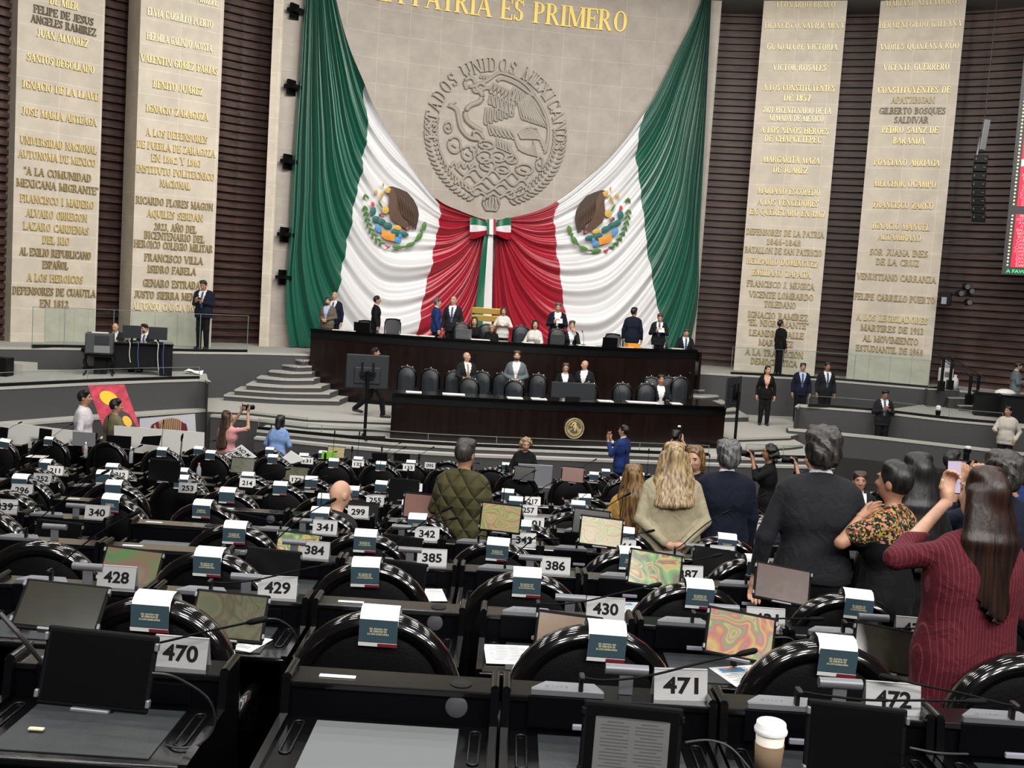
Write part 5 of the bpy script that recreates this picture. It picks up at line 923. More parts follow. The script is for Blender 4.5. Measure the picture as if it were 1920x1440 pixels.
def person(pid, px, py, D, floor, label, face=180, arms='down', top='suit_black', topname='jacket', shirt='shirt_white', tie='tie_blue', legs='trousers_dark', hair='short', hcol='hair_black', skin=0, sit=False, hn=0, hyaw=0, lean=0, hem=.80, fem=False, q=None, walk=0, hl=.4, height=None, beard=False, group=None, twist=0, bulk=1.0, skirt=None, curl=.7, xoff=0, roll=0, nolegs=False, loose=False, hwid=1.0, collar=None):
    hy = 546+.0647*(px-960); ztop = CZ-(py-hy)/FPX*D; Hh = height or (ztop-floor)
    base = 1.31 if sit else 1.75; sc = max(.86, min(1.14, Hh/base)) if height is None else Hh/base
    far = D > 15; h = q or (.0185 if D > 21 else .016 if D > 14 else .0125); hh_ = .011 if D > 21 else .0085 if D > 9 else .0055
    cx = at_y(px, py, D).x+xoff; fl = floor
    dz = -.44 if sit else 0.0; hip = np.array([0, 0, .94+dz])
    T = rot_z(math.radians(twist)) @ rot_y(math.radians(roll)) @ rot_x(math.radians(-lean))
    U = lambda p: (T @ (np.array(p, float)+np.array([0, 0, dz])-hip))+hip
    nk = np.array([0, 0, 1.50]); HR = rot_z(math.radians(hyaw)) @ rot_x(math.radians(-hn)); Hd = lambda p: U(HR @ (np.array(p, float)-nk)+nk)
    HT = T @ HR
    A = arms if isinstance(arms, (list, tuple)) else (arms, arms); sw = (.160 if fem else .178)*bulk; hw = .085
    body = Sdf(); coat = Sdf(); tr = Sdf(); hr = Sdf(); bt = .92 if fem else 1.0; ck = .012
    # torso
    def torso(S_, e, k=.06):
        S_.cap(U((-.075, 0, .95)), U((.075, 0, .95)), .118*bulk+e, None, k); S_.cap(U((-.05, .0, 1.08)), U((.05, .0, 1.08)), .112*bulk*bt+e, None, k)
        S_.cap(U((-.085*bulk, .0, 1.26)), U((.085*bulk, .0, 1.26)), .118*bulk*bt+e, None, k); S_.cap(U((-.10*bulk, -.005, 1.36)), U((.10*bulk, -.005, 1.36)), .092*bulk*bt+e, None, k); S_.cap(U((-(sw-.05), -.012, 1.408)), U((sw-.05, -.012, 1.408)), .046+e, None, k); S_.cap(U((-.085, -.015, 1.432)), U((-.03, -.015, 1.475)), .036+e, .034+e, .03); S_.cap(U((.085, -.015, 1.432)), U((.03, -.015, 1.475)), .036+e, .034+e, .03)
        if fem: S_.ell(U((-.075, .085, 1.27)), (.07+e, .065+e, .07+e), .04); S_.ell(U((.075, .085, 1.27)), (.07+e, .065+e, .07+e), .04)
    torso(body, 0); body.cap(U((0, -.012, 1.42)), Hd((0, .012, 1.57)), .058 if not fem else .05, .052 if not fem else .045, .03)
    # head
    body.ell(Hd((0, .005, 1.648)), (.076, .097, .106), .03, HT); body.ell(Hd((0, .042, 1.585)), (.054, .056, .058), .035, HT); body.cap(Hd((0, .092, 1.652)), Hd((0, .116, 1.617)), .011, .016, .012)
    body.ell(Hd((0, .088, 1.585)), (.026, .014, .018), .012, HT)
    for s_ in (-1, 1): body.ell(Hd((s_*.077, -.004, 1.632)), (.011, .022, .033), .008, HT); body.ell(Hd((s_*.035, .075, 1.622)), (.024, .022, .022), .02, HT)
    torso(coat, .026 if not fem else .02)
    if loose:
        for s_ in (-1, 1): coat.cap(U((s_*.085*bulk, -.01, 1.30)), U((s_*.105*bulk, -.01, hem+.02)), .116*bulk, .124*bulk, .06)
    # arms
    hands = []
    for s_, an in ((-1, A[0]), (1, A[1])):
        E_, W_, d_ = ARMS[an] if isinstance(an, str) else an
        mx = np.array([s_, 1, 1]); Sh, E, W, d = U(np.array((sw, -.01, 1.392))*mx), U(np.array(E_)*mx), U(np.array(W_)*mx), T @ (np.array(d_, float)*mx)
        body.cap(Sh, E, .048*bt, .040*bt, .02); body.cap(E, W, .040*bt, .027*bt, .015)
        if top != 'embroidered': coat.cap(Sh, E, .062*bt*bulk, .054*bt, .014); coat.cap(E, E+(W-E)*.93, .055*bt, .042*bt, .014)
        else: coat.cap(Sh, Sh+(E-Sh)*.55, .068, .075, .03)
        nrm = {'down': (-s_, 0, 0), 'pocket': (-s_, 0, 0), 'cam': (0, 1, -.3), 'up': (-s_*.4, 1, 0), 'raise': (-s_*.4, 1, 0), 'desk': (0, 0, -1), 'clasp': (0, -1, -.2), 'back': (0, 1, 0)}.get(an if isinstance(an, str) else '', (0, -1, .3))
        hands.append((W+d/np.linalg.norm(d)*.012, d, T @ np.array(nrm, float), s_))
    # legs
    KN = []
    for s_ in (-1, 1):
        if sit: K, An, F0, F1 = (s_*.11, .42, .50), (s_*.12, .44, .10), (s_*.12, .40, .05), (s_*.13, .60, .035)
        else:
            w_ = walk*s_; K, An = (s_*.095, .015+.16*w_+(.05*abs(w_)), .50), (s_*.10, -.015+.30*w_-(.12 if w_ < 0 else 0), .09+(.10 if w_ < 0 else 0)); F0, F1 = (An[0], An[1]-.03, An[2]-.045), (s_*.12, An[1]+.17, An[2]-.055-(.04 if w_ < 0 else 0))
        Hp = (s_*hw, 0, .92+dz)
        body.cap(Hp, K, .082, .054, .04); body.cap(K, An, .054, .037, .03); body.cap(F0, F1, .040, .028, .02)
        tr.cap(Hp, K, .102, .076, .05); tr.cap(K, An, .076, .062, .03); KN.append((F0, F1))
    tr.cap((-.07, 0, .95+dz), (.07, 0, .95+dz), .128*bulk, None, .06); tr.cut((0, 0, 1), 1.02+dz)
    if not sit:
        coat.cap((-.075, 0, hem+.04), (.075, 0, hem+.04), .130*bulk, None, .02); coat.cut((0, 0, -1), -hem)
    else: coat.cap((-.09, .03, .90+dz), (.09, .03, .90+dz), .14*bulk, None, .06)
    if skirt: tr = Sdf(); tr.cap((-.06, 0, .96), (.06, 0, .96), .125, None, .05); tr.cap((-.05, 0, .9), (-.05, 0, skirt), .13, .125, .06); tr.cap((.05, 0, .9), (.05, 0, skirt), .13, .125, .06); tr.cut((0, 0, -1), -skirt)
    nb = HT @ np.array([0, 0, 1.0]); neck = U((0, -.01, 1.482 if fem and shirt else 1.505)); up = T @ np.array([0, .36, .93]); coat.cap(U((0, -.02, 1.44)), U((0, -.010, 1.515)), .071 if not fem else .064, .066 if not fem else .058, .02); coat.cut(up, float(neck @ up))
    loc = (cx, D, fl); rz = math.radians(face)
    V, F = body.mesh(h); Fl = [F]; Vl = [V]; mi = [np.zeros(len(F), int)]; off = len(V)
    vis = h
    for W, d, n_, s_ in hands:
        hs = Sdf(); hand_sdf(hs, W, d, n_, s_, 1.0, curl, 1.35 if D > 21 else 1.1 if D > 9 else 1.0); v, f = hs.mesh(hh_); Vl.append(v); Fl.append(f+off); mi.append(np.zeros(len(f), int)); off += len(v)
    # fine head laid over the coarse one
    hd = Sdf(); hd.p = [q_ for q_ in body.p if True][8 if not fem else 8:8]
    hs = Sdf(); hs.ell(Hd((0, .005, 1.648)), (.0765, .0975, .1065), .03, HT).ell(Hd((0, .042, 1.585)), (.0545, .0565, .0585), .035, HT).cap(Hd((0, .094, 1.655)), Hd((0, .118, 1.617)), .010, .015, .012).ell(Hd((0, .089, 1.583)), (.026, .015, .016), .012, HT).cap(U((0, -.012, 1.44)), Hd((0, .012, 1.57)), .0585 if not fem else .0505, .0525 if not fem else .0455, .03)
    for s_ in (-1, 1): hs.ell(Hd((s_*.077, -.004, 1.632)), (.011, .022, .033), .008, HT).ell(Hd((s_*.036, .075, 1.620)), (.024, .022, .022), .02, HT).ell(Hd((s_*.032, .088, 1.676)), (.022, .012, .008), .012, HT).cap(Hd((s_*.012, .108, 1.612)), Hd((s_*.012, .104, 1.612)), .009, None, .006)
    v, f = hs.mesh(.0095 if D > 21 else .008 if D > 9 else .006); Vl.append(v); Fl.append(f+off); mi.append(np.zeros(len(f), int)); off += len(v)
    eb = MB(); M_ = Matrix(HT.tolist())
    for s_ in (-1, 1):
        eb.ell(Hd((s_*.033, .090, 1.655)), (.0135, .007, .0065), 1, 8, 6, M_); eb.ell(Hd((s_*.034, .0965, 1.678)), (.021, .007, .0045), 1, 8, 6, M_)
    eb.ell(Hd((0, .1005, 1.585)), (.025, .006, .0065), 2, 8, 6, M_)
    v = np.array([list(x) for x in eb.v]); Vl.append(v); f = np.array(eb.f)+off; Fl.append(f); mi.append(np.array(eb.m)); off += len(v)
    o = np_obj('person', np.concatenate(Vl), np.concatenate(Fl), ['skin%d' % skin, 'eye_dark', 'lip'], np.concatenate(mi), None)
    o.location = loc; o.rotation_euler = (0, 0, rz); o.scale = (sc, sc, sc); tag(o, label, 'person', group)
    # clothing, split by where each garment shows
    V, F = coat.mesh(h); Ti = T.T; C = ((V-hip) @ Ti.T)+hip-np.array([0, 0, dz]); fc = C[F].mean(1); x, y, z = np.abs(fc[:, 0]), fc[:, 1], fc[:, 2]; part = np.zeros(len(F), int)
    if shirt:
        vo = .012+.10*np.clip((z-1.10)/.38, 0, 1); part[(y > .02) & (x < vo) & (z > 1.10) & (x < .095)] = 1
        if tie: part[(y > .03) & (x < .028) & (z > 1.06) & (z < 1.462)] = 2
    names = [(topname, top), ('shirt', shirt), ('tie', tie)]
    if top == 'embroidered': part[:] = 0; part[(z < 1.30)] = 3; names.append(('blouse', 'dress_black')); names[0] = ('embroidered_yoke', 'embroidered')
    for k_, (nm, mt) in enumerate(names):
        f = F[part == k_]
        if len(f) < 4: continue
        u, inv = np.unique(f, return_inverse=True); np_obj(nm, V[u], inv.reshape(-1, 4), [mt], None, o)
    cl_ = collar or (shirt if shirt and shirt != 'skin0' else None)
    if cl_:
        s3 = Sdf(); s3.cap(U((0, -.014, 1.46)), Hd((0, .0, 1.53)), .068, .062, .02); s3.cut(T @ np.array([0, .42, .91]), float(U((0, -.01, 1.527)) @ (T @ np.array([0, .42, .91])))); s3.cut(-up, float(-(U((0, -.01, 1.47)) @ up))); V, F = s3.mesh(h*.8); np_obj('shirt_collar', V, F, [cl_], None, o)
    if not nolegs:
        V, F = tr.mesh(h); np_obj('skirt' if skirt else 'trousers', V, F, [legs], None, o)
        for F0, F1 in KN:
            s2 = Sdf(); s2.cap(F0, F1, .048, .036, .02); s2.cap(F0, np.array(F0)+np.array([0, 0, .05]), .05, .046, .02); V, F = s2.mesh(h*.9); np_obj('shoe', V, F, ['shoe_black'], None, o)
    # hair
    P0, nn = Hd((0, .058, 1.672)), HT @ np.array([0, .80, -.60])
    if hair != 'bald':
        hr.ell(Hd((0, -.006, 1.664)), (.085, .105, .108), .02, HT)
        if hair in ('short', 'wavy'):
            hr.cap(Hd((-.05, .02, 1.735)), Hd((.05, .03, 1.735)), .040 if hair == 'short' else .043, None, .03)
            if hair == 'wavy':
                hr.ell(Hd((0, -.05, 1.62)), (.085, .075, .085), .03, HT); hr.ell(Hd((.035, -.03, 1.715)), (.062, .08, .055), .03, HT); hr.ell(Hd((-.045, -.02, 1.705)), (.055, .08, .055), .03, HT); hr.ell(Hd((.06, -.03, 1.64)), (.035, .06, .07), .03, HT); hr.ell(Hd((-.06, -.03, 1.64)), (.035, .06, .07), .03, HT)
            hr.cut(nn, float(P0 @ nn)); u_ = HT @ np.array([0, 0, -1.0]); q0 = Hd((0, 0, 1.575 if hair == 'short' else 1.545)); hr.cut(u_, float(q0 @ u_))
        else:
            rr = random.Random(pid); hr.cap(Hd((-.045, .0, 1.73)), Hd((.045, .0, 1.73)), .045, None, .02)
            if hair == 'long':
                for k_ in range(9):
                    a_ = lerp(-1, 1, k_/8); r_ = .036+rr.uniform(-.004, .006); yb = -.085+.035*a_*a_; top_ = Hd((a_*.07*hwid, -.045+.03*a_*a_, 1.66)); mid_ = Hd((a_*.105*hwid, yb-.015, 1.46)); wv = rr.uniform(-.012, .012)
                    end = U((a_*.115*hwid+wv, -.155*bulk-.02+.05*a_*a_, 1.5-hl+rr.uniform(-.05, .05)*hl)); hr.cap(top_, mid_, r_, r_, .022); hr.cap(mid_, end, r_, r_*.72, .02)
            if hair == 'bob':
                for s_ in (-1, 1): hr.cap(Hd((s_*.07, -.01, 1.66)), Hd((s_*.075, .0, 1.50)), .036, .028, .03)
                hr.cap(Hd((0, -.06, 1.66)), Hd((0, -.065, 1.50)), .07, .055, .03)
            if hair in ('bun', 'pony'): hr.ell(Hd((0, -.115, 1.66 if hair == 'bun' else 1.6)), (.05, .045, .05 if hair == 'bun' else .09), .02)
            if hair == 'curly':
                for k_ in range(34): a_ = rr.uniform(0, 2*pi); t_ = rr.uniform(-.35, 1); rad = .105; hr.ell(Hd((rad*math.sqrt(1-t_*t_)*math.sin(a_)*1.05, -.02+rad*math.sqrt(1-t_*t_)*math.cos(a_), 1.655+rad*t_*.95-(.14*rr.random() if a_ > 1 and a_ < 5 else 0))), (.036, .036, .036), .012)
            hr.cut(HT @ np.array([0, .93, -.37]), float(Hd((0, .052 if hair != 'long' else .045, 1.665)) @ (HT @ np.array([0, .93, -.37]))))
        V, F = hr.mesh(min(h, .012) if D > 9 else .008); c0 = Hd((0, -.01, 1.64))
        if hair in ('wavy', 'curly') and D < 20:
            dv = V-c0; dv /= np.linalg.norm(dv, axis=1)[:, None]+1e-6; L_ = V @ HT; V = V+dv*(.0022*np.sin(L_[:, 0]*150+9*np.sin(L_[:, 2]*47+L_[:, 1]*31))+.0035*np.sin(L_[:, 2]*70+L_[:, 0]*83+L_[:, 1]*41+pid))[:, None]
        np_obj('hair', V, F, [hcol], None, o)
    elif hcol:      # a thin fringe round a bald head
        hr.ell(Hd((0, -.006, 1.64)), (.081, .101, .085), .02, HT); hr.cut(HT @ np.array([0, .75, .66]), float(Hd((0, -.005, 1.655)) @ (HT @ np.array([0, .75, .66])))); q0 = Hd((0, 0, 1.585)); u_ = HT @ np.array([0, 0, -1.0]); hr.cut(u_, float(q0 @ u_)); V, F = hr.mesh(.012); np_obj('hair', V, F, [hcol], None, o)
    if beard:
        b_ = Sdf(); b_.ell(Hd((0, .048, 1.572)), (.058, .060, .052), .02, HT); n_ = HT @ np.array([0, -.5, .86]); b_.cut(n_, float(Hd((0, .085, 1.60)) @ n_)); V, F = b_.mesh(.010); np_obj('beard', V, F, ['beard'], None, o)
    PEOPLE[pid] = (o, hands, sc); o['_k'] = 0; del o['_k']; return o
def hold(pid, which=0):      # where a hand of a person is, in the hall
    o, hands, sc = PEOPLE[pid]; W, d, n, s = hands[which]; M = Matrix.Translation(o.location) @ Matrix.Rotation(o.rotation_euler.z, 4, 'Z') @ Matrix.Scale(sc, 4)
    d = d/np.linalg.norm(d); return M @ Vector((W+d*.07).tolist())
person(1, 1838, 885, 4.62, 1.85, 'person in a burgundy pinstripe suit with very long straight auburn hair, filming with a phone', 14, (((.32, .10, 1.33), (-.05, .31, 1.56), (-.1, .25, 1)), 'chest'), 'suit_burgundy', shirt=None, tie=None, legs='suit_burgundy', hair='long', hcol='hair_auburn', fem=True, hl=.76, hem=.62, loose=True, hwid=1.1, hyaw=8, roll=3, curl=1.0)
person(2, 1546, 808, 6.5, 1.65, 'person seen from behind in a charcoal grey suit with wavy dark hair', -6, (((.275, -.02, 1.13), (.30, .05, .88), (0, .12, -1)), 'clasp'), 'suit_grey', shirt=None, tie=None, hair='wavy', hcol='hair_darkgrey', hem=.90, bulk=1.0, collar='shirt_white')
person(3, 1268, 835, 9.05, 1.26, 'person with blonde hair in a beige field jacket, hands clasped behind the back', 4, 'back', 'jacket_beige', shirt=None, tie=None, legs='trousers_brown', hair='long', hcol='hair_blonde', fem=True, hl=.22, hem=.86, bulk=1.14, roll=-1, loose=True, hwid=1.3)
person(4, 1367, 831, 9.25, 1.26, 'person with wavy grey hair in a navy sweater, seen from behind', 8, 'down', 'sweater_navy', 'sweater', None, None, hair='wavy', hcol='hair_grey', hem=.86, bulk=1.06, collar='shirt_white')
person(5, 1307, 839, 10.7, 1.07, 'person with brown hair facing the hall between the beige jacket and the navy sweater', 150, 'down', 'suit_navy', shirt=None, tie=None, hair='bob', hcol='hair_highlight', fem=True, hn=12, skin=0)
person(6, 1196, 877, 9.9, 1.07, 'person with long wavy highlighted hair in a mustard top, beside the beige jacket', -12, 'clasp', 'top_mustard', 'blouse', None, None, hair='long', hcol='hair_highlight', fem=True, hl=.52, roll=-3)
person(7, 873, 829, 9.0, 1.26, 'person in an olive quilted jacket seen from behind, cropped grey hair', -14, 'phone', 'jacket_olive', shirt=None, tie=None, hair='short', hcol='hair_darkgrey', skin=1, hyaw=-10, bulk=1.0, hem=.86, loose=True)
person(8, 632, 905, 8.93, 1.26, 'bald person sitting behind plate 341, head bowed to the side', -38, 'desk', 'suit_charcoal', shirt=None, tie=None, hair='bald', hcol=None, sit=True, skin=0, hn=14)
person(9, 1682, 872, 6.35, 1.65, 'person in a black blouse with a flower embroidered yoke, one bent arm raised', 40, ('elbow', 'down'), 'embroidered', shirt=None, tie=None, legs='dress_black', hair='short', hcol='hair_black', fem=True, skin=1, skirt=.2)
person(10, 1732, 857, 6.5, 1.65, 'person in black with long straight black hair, beside the embroidered yoke', 12, 'clasp', 'dress_black', 'dress_top', None, None, legs='dress_black', hair='long', hcol='hair_black', fem=True, hl=.42, skirt=.2, xoff=-.03)
person(11, 1855, 842, 6.9, 1.45, 'person with swept back dark hair in a navy jacket, beyond the burgundy suit', 10, 'cam', 'suit_navy', shirt=None, tie=None, hair='wavy', hcol='hair_darkgrey', skin=1, xoff=.1)
person(12, 1785, 848, 13.0, .87, 'bearded person in a black jacket looking sideways, beyond the long black hair', -60, 'cam', 'suit_black', shirt=None, tie=None, hair='short', beard=True, skin=2)
person(13, 1905, 862, 11.8, .87, 'photographer with curly dark hair pointing a camera, near the picture edge', 120, 'cam', 'suit_blue', shirt=None, tie=None, hair='curly', skin=2)
person(14, 1446, 836, 14.8, .67, 'photographer with curly black hair in black, pointing a camera to the side', 78, 'cam', 'dress_black', 'sweater', None, None, hair='curly', hcol='hair_black', fem=True, skin=2)
person(15, 1524, 850, 15.2, .67, 'photographer with short brown hair, mostly behind the charcoal suit', 80, 'cam', 'suit_navy', shirt=None, tie=None, hair='short', hcol='hair_brown', skin=1)
person(16, 1268, 808, 21.2, .02, 'photographer with a black bun lifting a camera below the podium corner', -20, 'cam', 'suit_black', shirt=None, tie=None, hair='bun', fem=True, skin=1, hn=-8)
person(17, 1170, 799, 21.3, .02, 'person in a bright blue suit holding up a phone below the podium crest', 62, [((.23, .14, 1.17), (.07, .30, 1.43), (-.2, .3, 1))]*2, 'suit_blue', tie=None, hair='short', skin=1, hn=-5)
person(18, 986, 822, 18.3, .20, 'person with curly blonde hair looking down at a silver laptop', 168, 'desk', 'suit_black', shirt=None, tie=None, hair='curly', hcol='hair_blonde', fem=True, hn=16, hyaw=20)
person(19, 428, 772, 19.6, .02, 'photographer in a pink shirt with long dark hair lifting a camera', -38, [((.25, .28, 1.44), (.10, .38, 1.72), (-.2, .3, 1))]*2, 'shirt_pink', 'blouse', None, None, hair='long', hcol='hair_brown', fem=True, hl=.42, hn=-10, skin=1)
person(20, 520, 799, 20.2, .02, 'person in a light blue shirt with dark hair, beside the protest sheet', -10, 'chest', 'shirt_blue', 'blouse', None, None, hair='bob', hcol='hair_black', fem=True, lean=12, height=1.62)
person(21, 158, 734, 19.4, .02, 'person in a checked white shirt with black straps, beside the red poster', -75, 'down', 'shirt_checked', 'shirt_top', None, None, hair='short', skin=1, hem=.95)
person(22, 212, 750, 19.0, .02, 'person in a khaki jacket in front of the red poster', -50, 'rest', 'jacket_khaki', shirt=None, tie=None, hair='short', skin=1, lean=4, hyaw=-15)
person(23, 1454, 910, 10.3, 1.07, 'person in a dark blue top bending over a desk beyond the charcoal suit', -60, ('rest', 'desk'), 'suit_navy', 'blouse', None, None, hair='bob', hcol='hair_black', fem=True, lean=28, height=1.66)
person(24, 1613, 888, 12.3, .87, 'person with short brown hair facing the seats between the charcoal suit and the embroidered yoke', 170, 'phone', 'suit_charcoal', hcol='hair_brown', skin=1)
# on the ledges and platforms
person(30, 384, 526, 27.7, LEDGE, 'person in a dark suit reading a phone on the upper ledge before a pillar', 172, 'phone', 'suit_navy', tie='tie_blue', hair='short', hcol='hair_darkgrey', skin=1, hn=22, bulk=1.15)
person(31, 218, 611, 25.95, PLAT, 'bald person in a grey suit sitting at the computer table', 175, 'desk', 'suit_grey', tie=None, hair='bald', hcol=None, sit=True, hn=20)
person(32, 274, 608, 25.95, PLAT, 'bearded person in a dark suit sitting between the two monitors', 170, 'desk', 'suit_charcoal', tie='tie_blue', sit=True, hn=14, hyaw=-25, beard=True)
person(33, 1467, 601, 32.1, LEDGE, 'person in a black suit looking up at the names on the pillar', -72, 'down', 'suit_black', hair='short', hn=-22, skin=1)
person(34, 1440, 687, 28.9, MAIN, 'person in a black trouser suit standing against the stage wall', 172, 'down', 'dress_black', shirt='skin0', tie=None, hair='pony', fem=True, hyaw=25)
person(35, 1506, 682, 30.3, MAIN, 'moustached person in a navy suit and blue tie standing by the stage wall', 176, 'down', 'suit_navy', shirt='shirt_sky', tie='tie_blue', skin=1)
person(36, 1552, 680, 30.3, MAIN, 'person in a dark suit with white shirt, beside the navy suit at the wall', 182, 'down', 'suit_charcoal', skin=2, hn=8)
person(37, 1660, 731, 27.35, .68, 'person in a dark suit leaning on the low wall reading a phone', 178, 'phone', 'suit_charcoal', skin=2, hn=26, lean=-4)
person(38, 1892, 763, 25.6, .62, 'person in a cream sweater leaning at the picture edge below the vote board', 150, ('pocket', 'rest'), 'knit_cream', 'sweater', None, None, skin=1, hyaw=-30)
person(39, 1908, 679, 29.4, PLAT-.2, 'person in a grey blazer standing behind the dark side desk', 255, 'phone', 'blazer_grey', tie=None, beard=True, skin=1, hn=14)
# upper podium
UP = LEDGE
person(40, 616, 559, 29.2, UP, 'person in a brown tweed jacket, hands joined, at the poster end of the upper podium', 165, 'clasp', 'jacket_brown', shirt='shirt_sky', tie=None, hcol='hair_darkgrey', beard=True, bulk=1.1)
person(41, 628, 548, 29.9, UP, 'bald person half hidden behind the brown tweed jacket', 170, 'down', 'suit_navy', hair='bald', hcol='hair_grey')
person(42, 707, 556, 29.2, UP, 'person in a black suit turned sideways beside an empty office chair', -82, 'down', 'suit_black', skin=1)
person(43, 820, 560, 29.1, UP, 'person in a bright blue suit talking with a bald person', -78, 'down', 'suit_blue', hcol='hair_grey', tie='tie_red')
person(44, 851, 556, 29.3, UP, 'bald person in a grey suit and dark tie beside the blue suit', 172, ('down', 'down'), 'suit_grey', hair='bald', hcol=None, hyaw=-10)
person(45, 890, 596, 29.1, UP, 'seated person in black with dark shoulder hair next to the brass frame', 178, 'desk', 'dress_black', shirt=None, tie=None, hair='bob', hcol='hair_brown', fem=True, sit=True)
person(46, 922, 609, 28.75, UP, 'person with blonde curls in black leaning over the upper podium', 185, 'desk', 'dress_black', shirt=None, tie=None, hair='curly', hcol='hair_blonde', fem=True, sit=True, lean=14, hn=22)
person(47, 945, 577, 29.7, UP, 'person in a white jacket standing with folded arms', 178, 'cross', 'jacket_white', shirt=None, tie=None, hair='bob', hcol='hair_brown', fem=True, hn=14)
person(48, 1004, 602, 28.95, UP, 'seated person with dark hair in a white patterned blouse', 160, 'desk', 'jacket_white', 'blouse', None, None, hair='bob', hcol='hair_black', fem=True, sit=True, hyaw=25)
person(49, 1047, 568, 29.8, UP, 'person in a navy suit standing and reading a sheet', 180, 'phone', 'suit_navy', tie=None, hcol='hair_grey', hn=18)
person(50, 1073, 603, 29.4, UP, 'seated person holding a hand to the mouth, dark vest and white sleeves', 182, ('chin', 'desk'), 'suit_charcoal', tie=None, hair='short', hcol='hair_brown', sit=True, fem=True)
person(51, 1189, 578, 29.9, UP, 'person in a dark blue suit seen from behind on the upper podium', -12, 'down', 'suit_navy', shirt=None, tie=None, skin=1, hyaw=-25)
person(52, 1238, 588, 30.3, UP, 'person in a grey suit holding papers on the upper podium', 175, 'phone', 'suit_charcoal', tie='tie_blue', hcol='hair_brown', hn=24)
person(53, 1287, 616, 30.9, UP, 'seated person writing at the vote board end of the upper podium', 178, 'desk', 'suit_charcoal', tie='tie_blue', sit=True, hn=22, hcol='hair_brown')
# lower podium
person(60, 876, 661, 25.7, MAIN, 'bald person in a dark suit and gold tie glancing aside on the lower podium', 205, ('clasp', 'rest'), 'suit_charcoal', tie='tie_gold', hair='bald', hcol='hair_grey', hyaw=35, hn=-6, bulk=1.05)
person(61, 970, 659, 25.9, MAIN, 'bearded person in a light grey blazer, hands joined, on the lower podium', 178, 'clasp', 'blazer_grey', tie=None, beard=True, hcol='hair_brown')
person(62, 1061, 681, 26.2, MAIN-.1, 'person with a dark fringe in a black suit looking down behind the big monitor', 182, 'desk', 'suit_black', tie=None, hair='bob', hcol='hair_brown', fem=True, hn=20, height=1.62)
person(63, 1098, 673, 26.5, MAIN-.09, 'bald person in a dark jacket looking aside, behind the big monitor', 165, 'clasp', 'suit_charcoal', tie=None, hair='bald', hcol='hair_darkgrey', hyaw=-45, height=1.68)
person(64, 1240, 704, 26.4, MAIN, 'seated person in a grey suit and white shirt on the lower podium', 186, 'desk', 'suit_grey', tie=None, sit=True, skin=1)
person(65, 704, 653, 25.3, MAIN, 'person in a dark suit walking behind the big screen on the stand', -86, 'down', 'suit_navy', skin=1, walk=1)
# ---------------------------------------------------------------- podiums and stage furniture
def dense(pts, n=6): return [Vector((p.x, p.y, 0)) for p in smooth_path([Vector((p.x, p.y, 0)) for p in pts], n)]
def slab(mb, path, d0, d1, z0, z1, mi=0):
    a, b = off_path(path, d0), off_path(path, d1); mb.prism([xy(p) for p in a]+[xy(p) for p in b[::-1]], z0, z1, mi)
up = dense(udais); UTOP = 2.95
U_ = thing('podium_desk', 'long curved dark wood upper podium desk below the flag', 'podium', tuple(up[len(up)//2]+Vector((0, 0, MAIN))))
m = MB(); slab(m, up, 0, .12, MAIN, UTOP-.05); m.build('front_panel', ['dais_wood'], U_)
m = MB(); slab(m, up, -.05, .62, UTOP-.05, UTOP+.02); m.build('desk_top', ['black_gloss'], U_)
m = MB(); slab(m, up, -.02, .14, UTOP-.24, UTOP-.06); m.build('top_band', ['black'], U_)
m = MB(); slab(m, up, -.03, .14, MAIN, MAIN+.10); m.build('plinth', ['black'], U_)
for e, o_ in ((up[0], .0), (up[-1], .0)):
    pass
m = MB(); a = up[0]; m.box((a.x-.03, a.y+.45, (LEDGE+UTOP)/2-.25), (.08, .9, UTOP-LEDGE+.4), 0, Rz(.25)); a = up[-1]; m.box((a.x+.02, a.y+.45, (LEDGE+UTOP)/2-.25), (.08, .9, UTOP-LEDGE+.4), 0, Rz(.25)); m.build('end_panel', ['dais_wood'], U_)
LTOP = 1.89
lp = dense([at_y(px, 750, D) for px, D in ((735, 23.3), (900, 23.45), (1030, 23.75), (1117, 24.1), (1240, 24.55), (1362, 25.1))])
L_ = thing('podium_desk', 'lower dark wood podium desk carrying the round gold crest', 'podium', tuple(lp[len(lp)//2]+Vector((0, 0, FRONT))))
m = MB(); slab(m, lp, 0, .12, FRONT, LTOP-.05); m.build('front_panel', ['dais_wood'], L_)
m = MB(); slab(m, lp, -.05, .8, LTOP-.05, LTOP+.02); e = lp[-1]; m.prism([(e.x+.02, e.y-.02), (e.x-.1, e.y+1.6), (e.x-1.3, e.y+1.2), (e.x-1.1, e.y-.3)], LTOP-.05, LTOP+.015); m.build('desk_top', ['black_gloss'], L_)
m = MB(); slab(m, lp, -.02, .14, LTOP-.20, LTOP-.055); m.build('top_band', ['black'], L_)
m = MB(); m.prism([(e.x, e.y), (e.x+.02, e.y+.1), (e.x-.1, e.y+1.6), (e.x-.2, e.y+1.6)], FRONT, LTOP-.05); a = lp[0]; m.prism([(a.x, a.y), (a.x+.1, a.y), (a.x+.15, a.y+.9), (a.x+.05, a.y+.9)], FRONT, LTOP-.05); m.build('end_panel', ['dais_wood'], L_)
